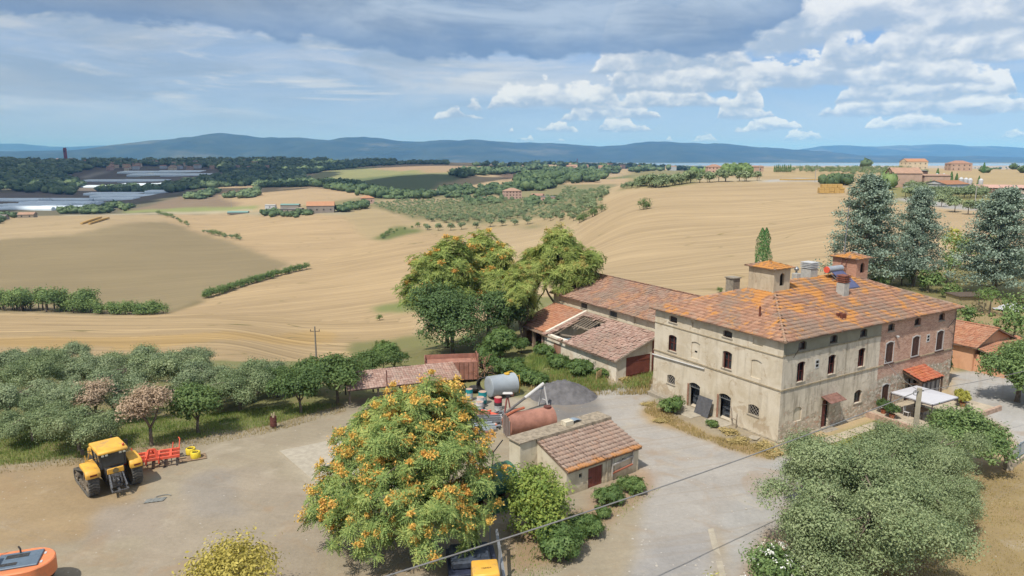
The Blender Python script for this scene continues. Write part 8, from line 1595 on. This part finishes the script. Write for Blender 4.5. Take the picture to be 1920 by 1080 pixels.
def far_things():
    PK = plain('pink_render', A(216, 182, 166, .75), .9, 0, .08, .5); CR = plain('cream_render', A(226, 208, 180, .8), .9, 0, .08, .5); GB = plain('grey_block', A(170, 160, 150), .9, 0, .1, .5); BR = plain('far_brick', A(204, 174, 154, .75), .9, 0, .1, .5)
    TR = plain('far_roof_tiles', A(188, 148, 126), .9, 0, .15, .8); TP = plain('far_pale_tiles', A(196, 160, 136), .9, 0, .15, .8); OR = plain('orange_roof', A(208, 156, 120), .9, 0, .1, .8); GR = plain('grey_roof', A(150, 144, 138), .8, 0, .1); TE = plain('teal_roof', A(140, 180, 172), .6, 0, .1); WH = plain('white_sheet_roof', A(222, 226, 230), .6, 0, .05)
    house('pink three-storey villa with a hipped roof above the olive grove', 960, 373, 17, 13, 8.5, .25, PK, TP, 600, True, 5, 3); house('small pink house with a low roof right of the villa', 1008, 374, 11, 8, 4.2, -.3, PK, TR, 600, False, 2, 1); house('flat pink house with a dark lower storey right of the villa', 1028, 378, 14, 9, 5.0, -.05, PK, GR, 600, True, 3, 1, .05); house('low pale outbuilding left of the villa under the umbrella pine', 905, 376, 9, 6, 2.6, .1, CR, TP, 600, False, 2, 1)
    house('small square red house with an orange hipped roof on the grove edge', 689, 381, 13, 10, 6.0, .4, PK, OR, 600, True, 2, 1)
    house('big grey farm barn with an orange roof on the field spur', 602, 398, 24, 13, 6.5, .18, GB, OR, 520, False, 4, 1, .26); house('grey-roofed open shed left of the orange-roofed barn', 548, 398, 20, 10, 3.6, -.1, GB, GR, 520, False, 4, 1, .08); house('white box shed at the left end of the field-spur farm', 508, 391, 10, 7, 4.0, 0, WH, WH, 560, False, 1, 1, .05); house('teal-roofed shed behind the farm on the field spur', 545, 390, 18, 8, 3.6, 0, GB, TE, 600, False, 0, 1, .12); house('teal polytunnel frame on the track left of the field-spur farm', 447, 401, 20, 7, 1.9, .1, GR, TE, 560, False, 0, 1, .15)
    house('cream house with an orange roof on the dark wooded hill', 513, 332, 20, 12, 6.5, .5, CR, OR, 900, False, 4, 2)
    house('pink house with a hipped red roof on the skyline of the big field', 1338, 324, 15, 11, 6.6, 0, PK, TR, 430, True, 4, 2); house('long low brick house right of the skyline pink house', 1408, 322, 18, 8, 4.5, .1, BR, TP, 470, False, 3, 1, .1)
    house('large brick farm block with a dark doorway behind the blue cedars', 1692, 350, 15, 14, 8.0, -.15, BR, TP, 380, False, 0, 1); house('second brick farm block joined by a dark tall opening', 1745, 352, 14, 14, 7.4, -.1, BR, TP, 380, False, 0, 1, .05); house('dark tall link building between the two brick farm blocks', 1718, 345, 8, 10, 8.6, -.1, plain('dark_link', A(120, 96, 88), .9), GR, 390, False, 0, 1, .03); house('white covered machinery in front of the brick farm blocks', 1720, 354, 14, 4, 2.6, -.1, WH, WH, 360, False, 0, 1, .1)
    house('white-gabled shed with a brown sheet roof right of the brick farm', 1772, 360, 16, 14, 4.6, .35, WH, plain('brown_sheet_roof', A(186, 134, 100), .9), 330, False, 0, 1, .12); house('long low pink-roofed stock shed running off to the right', 1850, 360, 34, 12, 2.8, -.2, plain('dark_brick', A(150, 110, 96), .9), plain('pink_roof', A(222, 180, 164), .9), 320, False, 8, 1, .12); house('long white-walled shed at the right edge of the photo', 1925, 372, 26, 9, 2.8, -.15, WH, plain('pink_roof', A(222, 180, 164), .9), 300, False, 0, 1, .12)
    house('tan two-storey house with an orange roof on the right skyline', 1712, 318, 24, 14, 9.0, .1, CR, OR, 600, False, 4, 2); house('pinkish house with a stepped hipped roof on the right skyline', 1796, 320, 22, 14, 8.0, -.1, BR, TR, 600, True, 4, 2); house('white-roofed house half hidden by trees on the right skyline', 1852, 314, 18, 10, 4, 0, WH, TP, 600, False, 2, 1)
    house('small stone barn among trees at the far left edge of the pale field', 52, 408, 14, 9, 3.6, .2, plain('barn_stone', A(176, 164, 146), .9), TP, 500, False, 2, 1); house('grey shed cut by the left edge near the small stone barn', 4, 412, 9, 8, 3.2, .1, GB, GR, 500, False, 1, 1)
    # silos, tower, chimney stack, poles
    for px, py, lab in ((1800, 356, 'leftmost white silo beside the stock shed'), (1809, 357, 'second white silo from the left'), (1817, 358, 'third white silo from the left, by the shed'), (1837, 359, 'separate white silo against the pink roof'), (1755, 346, 'white silo behind the brown-roofed shed'), (1768, 346, 'second white silo behind the brown-roofed shed')):
        x, y, z = gnd(px, py, 320); t = thing('silo', lab, 'silo', (x, y, z), 0, 'white feed silos'); m = MB(); m.lathe([(.3, 1.2), (1.15, 2.6), (1.15, 6.2), (.4, 7.0), (.1, 7.05)], n=16); m.build('silo_body', WH, t, smooth=True)
        for k in range(4): m = MB(); a = k * 1.57 + .78; m.bar((math.cos(a), math.sin(a), -.3), (math.cos(a), math.sin(a), 2.8), .12); m.build('leg', M_STEEL, t)
    x, y, z = gnd(124, 304, 2000); z_ = at_depth(122, 277, y)[2]; t = thing('bell_tower', 'slim brick tower rising from the wooded town on the left skyline', 'tower', (x, y, z)); m = MB(); h = z_ - z; m.box(-4.2, 4.2, -4.2, 4.2, -3, h * .86); m.build('tower_shaft', plain('tower_brick', A(178, 104, 92), .9, 0, .1, .3), t); m = MB(); m.box(-5, 5, -5, 5, h * .86, h * .9); m.box(-3.8, 3.8, -3.8, 3.8, h * .9, h); m.build('belfry', plain('tower_brick', A(178, 104, 92), .9), t); m = MB(); m.box(-1.6, 1.6, -4.3, -4.21, h * .7, h * .82); m.build('window', M_DARK, t)
    x, y, z = gnd(1082, 310, 1700); t = thing('brick_chimney', 'thin tall factory chimney on the skyline above the middle woods', 'chimney', (x, y, z)); m = MB(); m.lathe([(1.8, -2), (1.1, 24), (1.3, 24.2), (1.2, 25)], n=12); m.build('stack', plain('tower_brick', A(178, 104, 92), .9), t)
    for px, py, h, d, lab in ((1160, 336, 9, 420, 'pale electricity pole left of the field-top olives'), (1167, 336, 8, 430, 'second pale pole left of the field-top olives'), (1423, 339, 10, 380, 'grey pole at the right end of the field-top olive row'), (1528, 342, 9, 350, 'pole beside the straw stack'), (1258, 327, 8, 450, 'pole behind the field-top olives'), (434, 388, 9, 700, 'thin pole on the green strip left of the spur farm'), (1828, 380, 7, 260, 'pole by the curved farm road')):
        x, y, z = gnd(px, py, d); t = thing('distant_pole', lab, 'utility pole', (x, y, z)); m = MB(); m.tube([(0, 0, -.5), (0, 0, h)], [.2, .14], 6); m.build('pole_shaft', plain('pole_pale', A(200, 196, 190), .8), t); m = MB(); m.bar((-.8, 0, h - .6), (.8, 0, h - .6), .12); m.build('crossarm', M_STEEL, t)
    # straw stack of big bales
    BL = plain('straw_bale', A(222, 184, 116), .95, 0, .12, 2.0); bm_ = MB(); bm_.box(-1.2, 1.2, -.6, .6, 0, .86); bme = bm_.mesh('bale', BL); x, y, z = gnd(1558, 362, 300); r = np.random.default_rng(3); t = thing('straw_stack', 'stepped stack of big golden straw bales at the top of the field', 'straw stack', (x, y, z), -.03); 
    for L_, n in enumerate((5, 5, 5, 4, 4)):
        for i in range(n):
            for j in (0, 1): o = link(bpy.data.objects.new('bale', bme), t); o.location = ((i - (n - 1) / 2) * 2.5 + r.normal() * .04 + .2, j * 1.25 + r.normal() * .05, L_ * .88)
    for (pa, pb), lab in ((((154, 421), (192, 409)), 'left row of straw bales on the pale left-hand field'), (((169, 421), (206, 410)), 'right row of straw bales on the pale left-hand field')):
        A_, B_ = gnd(*pa, 450), gnd(*pb, 450); an = math.atan2(B_[1] - A_[1], B_[0] - A_[0]); n = int(math.dist(A_[:2], B_[:2]) / 2.5); t = thing('bale_row', lab, 'straw bales', A_, an)
        for i in range(n): o = link(bpy.data.objects.new('bale', bme), t); o.location = (i * 2.5, r.normal() * .06, float(hz(A_[0] + i * 2.5 * math.cos(an), A_[1] + i * 2.5 * math.sin(an))) - A_[2] + .3); o.scale = (1, 1.4, 1.5)
    x, y, z = gnd(1505, 338, 380); t = thing('low_bale_row', 'low row of straw bales on the field beyond the farm road', 'straw bales', (x, y, z), .05)
    for i in range(12): o = link(bpy.data.objects.new('bale', bme), t); o.location = ((i - 5.5) * 2.5, 0, 0)
    # greenhouses: long plastic tunnels
    GP = plain('tunnel_plastic', A(214, 226, 236, .95), .5, 0, .06, .1); gpm = {}
    def tunnel(px, py, L, n, lab, dmin, rz=0.0, w=8.0, h=4.0):
        x, y, z = gnd(px, py, dmin); t = thing('greenhouse', lab, 'greenhouse', (x, y, z), rz, 'plastic greenhouses in the valley'); 
        key = (L, w)
        if key not in gpm: m = MB(); m.prism([(-w / 2, -1.5)] + [(w / 2 * math.cos(a) * -1, 1.6 + (h - 1.6) * math.sin(a)) for a in np.linspace(0, math.pi, 7)] + [(w / 2, -1.5)], 'x', -L / 2, L / 2); gpm[key] = m.mesh('tunnel', GP)
        for k in range(n): o = link(bpy.data.objects.new('tunnel', gpm[key]), t); o.location = (0, k * (w + .3), float(hz(x, y + k * (w + .3))) - z)
    i = 0
    for px, py, L, n, d in ((262, 325, 130, 6, 1500), (333, 324, 130, 6, 1500), (277, 330, 110, 6, 1500), (345, 330, 125, 6, 1500), (193, 341, 115, 5, 1300), (264, 341, 115, 5, 1300), (190, 352, 95, 5, 1200), (255, 349, 80, 5, 1200), (318, 347, 50, 3, 1200), (20, 378, 85, 4, 900), (110, 377, 100, 3, 900), (105, 384, 105, 4, 900), (45, 394, 75, 4, 850), (125, 391, 62, 3, 850), (215, 366, 105, 4, 1000), (235, 371, 110, 4, 1000), (215, 376, 60, 3, 950), (300, 362, 50, 3, 1050), (60, 388, 90, 3, 870)):
        tunnel(px, py, L, n, 'long pale greenhouse block, ' + ('topmost row left', 'topmost row right', 'second row from the top left', 'second row from the top right', 'upper middle row left', 'upper middle row right', 'middle row below a tree strip left', 'middle row below a tree strip centre', 'short one in the middle row beside the dark trees', 'lower row cut by the left edge of the photo', 'lower row in front of the dark hill wood', 'lower row just below the one by the dark hill wood', 'lowest row above the small stone barn', 'lowest row beside the green scrub', 'right lower group rear', 'right lower group front and longest', 'right lower group short front piece', 'far right of the lower valley by the dark field', 'lowest row left between barn and scrub')[i], d, .06 * math.sin(i)); i += 1
    # town houses among the woods, left skyline
    tw = np.random.default_rng(17); WCs = [PK, CR, BR, WH, CR]; RCs = [TR, TP, OR, TP]
    for i in range(76):
        px = tw.uniform(20, 540) if i < 60 else tw.uniform(1000, 1320); py = tw.uniform(302, 322) if i < 60 else tw.uniform(311, 320); x, y, z = gnd(px, py, 1500); w, l, h = tw.uniform(12, 24), tw.uniform(9, 13), tw.uniform(8, 12)
        t = thing('town_house', 'small tiled-roof house among the dark woods of the left skyline' if i < 60 else 'small house in the woods near the middle of the skyline', 'house', (x, y, z - .5), tw.uniform(-.6, .6), 'town houses on the left skyline' if i < 60 else 'houses in the middle woods'); m = MB(); m.box(-w / 2, w / 2, -l / 2, l / 2, 0, h); m.build('wall', WCs[int(tw.integers(5))], t); m = MB(); m.prism([(-l / 2 - .4, h), (0, h + 2.6), (l / 2 + .4, h)], 'x', -w / 2 - .4, w / 2 + .4); m.build('roof', RCs[int(tw.integers(4))], t)
far_things()

def woods():
    """far woods that read as masses: thousands of small crowns, one object per wood"""
    bmx = bmesh.new(); bmesh.ops.create_icosphere(bmx, subdivisions=2, radius=1); bv = np.array([v.co[:] for v in bmx.verts]); bf = np.array([[v.index for v in f.verts] for f in bmx.faces]); bmx.free()
    def wood(lab, poly, n, dmin, rr, hh, seed, mat=None):
        r = np.random.default_rng(seed); P = np.array([gnd(a, b, dmin)[:2] for a, b in poly]); lo, hi = P.min(0), P.max(0); pts = []; guard = 0
        while len(pts) < n and guard < 60:
            q = lo + (hi - lo) * r.random((n * 3, 2)); q = q[poly_mask(q[:, 0], q[:, 1], P)]; pts += list(q); guard += 1
        if not pts: print('no wood', lab); return
        q = np.array(pts[:n]); k = len(q); R = rr * (.6 + .9 * r.random(k)); Hh = hh * (.55 + .8 * r.random(k)) * (.8 + .5 * (fbm(q[:, 0], q[:, 1], 90, seed) + .5)); z = hz(q[:, 0], q[:, 1])
        # each crown: a knobbly ball plus loose leaf tufts on it
        jit = 1 + .38 * (r.random((k, len(bv), 1)) - .5); V = bv[None] * jit * np.stack([R, R, Hh * .5], -1)[:, None, :] + np.stack([q[:, 0], q[:, 1], z + Hh * .5], -1)[:, None, :]; F = bf[None] + (np.arange(k) * len(bv))[:, None, None]
        m = 9; d = r.normal(size=(k, m, 3)); d[..., 2] = np.abs(d[..., 2]); d /= np.linalg.norm(d, axis=2, keepdims=True); C = (np.stack([q[:, 0], q[:, 1], z + Hh * .5], -1)[:, None, :] + d * np.stack([R, R, Hh * .5], -1)[:, None, :] * 1.05).reshape(-1, 3); V2, F2 = scatter(LEAF_V, LEAF_F, C, frames(d.reshape(-1, 3) + r.normal(size=(k * m, 3)) * .5, r), np.repeat(R, m) * .8)
        n1 = len(V.reshape(-1, 3)); o = np_obj('woodland', np.concatenate([V.reshape(-1, 3), V2]), [F.reshape(-1, 3), F2 + n1], mat or L_FARW, None, smooth=True); tag(o, lab, kind='stuff')
    wood('dark wood covering the town hill on the left skyline', [(-200, 303), (120, 304), (420, 303), (600, 303), (640, 309), (440, 318), (300, 312), (180, 314), (110, 330), (150, 345), (150, 366), (-200, 366)], 1700, 1250, 11, 13, 101)
    wood('dark wood between the town and the green hill', [(405, 310), (640, 308), (740, 303), (740, 308), (620, 320), (560, 330), (520, 345), (400, 352), (340, 357), (330, 350), (420, 330)], 900, 900, 9, 12, 102)
    wood('strips of trees between the greenhouse rows', [(160, 358), (250, 352), (330, 350), (352, 342), (400, 352), (330, 362), (230, 362)], 170, 950, 7, 9, 103); wood('green scrub along the lower edge of the greenhouse valley', [(95, 400), (160, 394), (205, 384), (250, 388), (245, 396), (160, 402)], 70, 620, 4.5, 5.5, 104, L_WOOD); wood('thicket on the dark field below the town', [(345, 374), (362, 366), (405, 358), (412, 362), (385, 374)], 34, 650, 5, 7, 105); wood('clump of trees at the foot of the dark field', [(418, 372), (450, 366), (490, 358), (492, 366), (465, 372)], 44, 640, 5, 6.5, 106)
    wood('tree belt below the green hill', [(480, 350), (520, 338), (620, 342), (700, 356), (800, 366), (820, 362), (860, 350), (870, 356), (800, 374), (690, 372), (600, 352), (480, 352)], 330, 700, 6, 8, 107, L_WOOD)
    wood('olive-green grove round the cream house', [(470, 348), (530, 330), (570, 328), (600, 342), (560, 350), (490, 352)], 190, 850, 4.5, 5.5, 108, L_FAR)
    wood('ridge-top trees on the middle skyline', [(640, 309), (760, 306), (840, 306), (842, 309), (720, 311), (640, 313)], 150, 1200, 8, 9, 109); wood('dark tree belt crossing behind the fields', [(840, 330), (900, 323), (1010, 314), (1012, 318), (930, 328), (860, 336)], 170, 1000, 7, 10, 110); wood('broad wood in the middle distance above the villa', [(960, 354), (985, 332), (1040, 318), (1090, 322), (1140, 332), (1120, 340), (1040, 350), (1000, 362)], 420, 720, 6.5, 9, 111, L_WOOD)
    wood('dark wood reaching towards the lake', [(870, 312), (1000, 308), (1160, 311), (1330, 314), (1330, 321), (1200, 326), (1140, 330), (1090, 320), (1010, 316)], 800, 1000, 9, 11, 112)
    wood('green scrub behind the villa', [(860, 352), (960, 345), (985, 350), (975, 366), (930, 370), (830, 372)], 120, 620, 4, 5, 113, L_WOOD); wood('garden trees round the pink villa', [(870, 376), (935, 370), (945, 380), (880, 386)], 26, 560, 3.2, 4.5, 114, L_WOOD); wood('garden trees right of the pink villa', [(975, 378), (1000, 372), (1050, 374), (1045, 388), (990, 388)], 34, 560, 3.2, 4.5, 115, L_WOOD)
    wood('trees round the skyline pink house', [(1296, 323), (1320, 321), (1325, 329), (1298, 333)], 24, 430, 3.5, 7, 116, L_GREEN2); wood('trees between the skyline houses', [(1352, 322), (1400, 320), (1412, 328), (1356, 332)], 34, 430, 3.2, 5.5, 117, L_GREEN2); wood('dark pines on the right skyline', [(1528, 312), (1572, 311), (1580, 315), (1532, 317)], 16, 620, 6, 13, 118); wood('second group of dark pines on the right skyline', [(1588, 312), (1650, 311), (1672, 315), (1590, 317)], 26, 620, 5.5, 10, 119); wood('trees of the right skyline', [(1660, 316), (1700, 315), (1740, 318), (1775, 316), (1920, 314), (2000, 316), (2000, 330), (1880, 326), (1800, 328), (1740, 330)], 190, 480, 4.5, 7, 120, L_WOOD); wood('hedge by the farm road at the field top', [(1540, 345), (1590, 343), (1592, 347), (1542, 349)], 20, 330, 2.4, 4.2, 121, L_WOOD); wood('trees left of the brick farm', [(1655, 344), (1680, 340), (1682, 352), (1658, 356)], 14, 330, 3.2, 6, 122, L_GREEN2)
    wood('trees round the small stone barn', [(-40, 408), (20, 404), (40, 412), (10, 422), (-40, 426)], 22, 480, 3.5, 4.5, 123); wood('shrubs round the spur farm', [(480, 400), (520, 398), (585, 402), (560, 410), (490, 406)], 40, 500, 2.8, 3.4, 124, L_WOOD); wood('trees behind the spur farm', [(620, 392), (680, 384), (700, 388), (640, 400)], 34, 520, 3.2, 5, 125, L_WOOD)
    for px, py, s, lab in ((1756, 345, 1.1, 'cypress left of the white silos'), (1844, 325, 1.2, 'tall cypress on the right skyline'), (1834, 352, .8, 'small cypress behind the stock shed'), (1782, 350, 1.0, 'dark cypress beside the brown-roofed shed'), (1792, 350, .9, 'second dark cypress beside the brown-roofed shed')):
        x, y, z = gnd(px, py, 320); 
        if 'm' not in FARC: FARC['m'] = CYP(65, 9.0, 1.3, 700, .6, False)
        place('cypress_tree', FARC['m'], lab, 'cypress', (x, y, z), px, s)
    for i in range(9): x, y, z = gnd(1452 + i * 3.7, 323, 440); place('poplar_tree', FARC['m'], 'poplar of the short tight row on the skyline', 'poplar', (x, y, z), i, .62 + .05 * (i % 3), 'row of poplars on the skyline')
L_WOOD = leafmat('mid_wood_leaves', [AL(50, 68, 48), AL(76, 94, 62), AL(106, 122, 82)], 0.1, 0.03)
FARC = {}
woods()
def grass():
    """short grass and weeds, too many to count, rooted on the ground"""
    r = np.random.default_rng(31); BV = np.array([(-.5, 0, 0), (.5, 0, 0), (.12, .35, 1.0), (-.12, .3, 1.0)]); BF = np.array([(0, 1, 2, 3)])
    def patch(lab, poly, n, mat, h, wd=.05, clump=.5):
        P = np.array([at(a, b, 0)[:2] if b > 690 else gnd(a, b, 50)[:2] for a, b in poly]); lo, hi = P.min(0), P.max(0); q = lo + (hi - lo) * r.random((n * 3, 2)); q = q[poly_mask(q[:, 0], q[:, 1], P)][:n]
        q = q[(fbm(q[:, 0], q[:, 1], 2.5, 5) + r.normal(size=len(q)) * .12) > -.12 + .25 * (clump - .5)]; k = len(q); C = np.stack([q[:, 0], q[:, 1], hz(q[:, 0], q[:, 1]) - .03], -1)
        a = r.random(k) * 6.283; R = np.zeros((k, 3, 3)); R[:, 0, 0] = np.cos(a); R[:, 0, 1] = -np.sin(a); R[:, 1, 0] = np.sin(a); R[:, 1, 1] = np.cos(a); R[:, 2, 2] = 1; hh = h * (.5 + r.random(k))
        V, F = scatter(BV, BF, C, R, np.stack([np.full(k, wd) * (.6 + .9 * r.random(k)), hh * .6, hh], -1)); tag(np_obj('grass', V, F, mat), lab, kind='stuff')
    G1 = leafmat('short_grass', [AL(84, 110, 56), AL(120, 140, 76), AL(160, 160, 100)], .3, .3); G2 = leafmat('dry_lawn_grass', [AL(128, 116, 76), AL(160, 142, 98), AL(184, 164, 120)], .3, .3)
    patch('green grass under the olives left of the yard', [(-60, 880), (160, 858), (330, 830), (480, 800), (640, 752), (560, 745), (300, 770), (-60, 820)], 26000, G1, .22)
    patch('dry grass fringe along the top of the yard', [(-60, 895), (160, 872), (350, 842), (500, 812), (650, 765), (640, 745), (480, 795), (330, 826), (160, 852), (-60, 872)], 9000, G2, .18)
    patch('weedy grass between the tanks and the lean-to', [(930, 700), (1010, 660), (1100, 690), (1150, 722), (1225, 700), (1215, 728), (1110, 735), (1000, 716)], 16000, G1, .4, .06)
    patch('dry weeds in front of the lean-to and tanks', [(960, 715), (1060, 705), (1225, 712), (1215, 740), (1120, 742), (1000, 735)], 6000, G2, .35, .06)
    patch('dry grass along the foot of the farmhouse', [(1205, 772), (1225, 752), (1262, 778), (1330, 818), (1460, 842), (1452, 864), (1380, 848), (1290, 815)], 6000, G2, .25)
    patch('lawn grass beside the farmhouse facade', [(1470, 848), (1530, 828), (1640, 790), (1700, 805), (1760, 850), (1620, 890), (1530, 880)], 12000, G1, .12)
    patch('parched lawn at the lower right', [(1640, 1085), (1600, 960), (1900, 880), (2000, 890), (2000, 1200), (1640, 1200)], 24000, G2, .10, .05)
    patch('sparse weeds on the dirt by the tool shed', [(960, 1010), (1110, 965), (1210, 905), (1240, 918), (1180, 965), (1060, 1070), (950, 1100)], 2500, G1, .12, .05, .9)
grass()
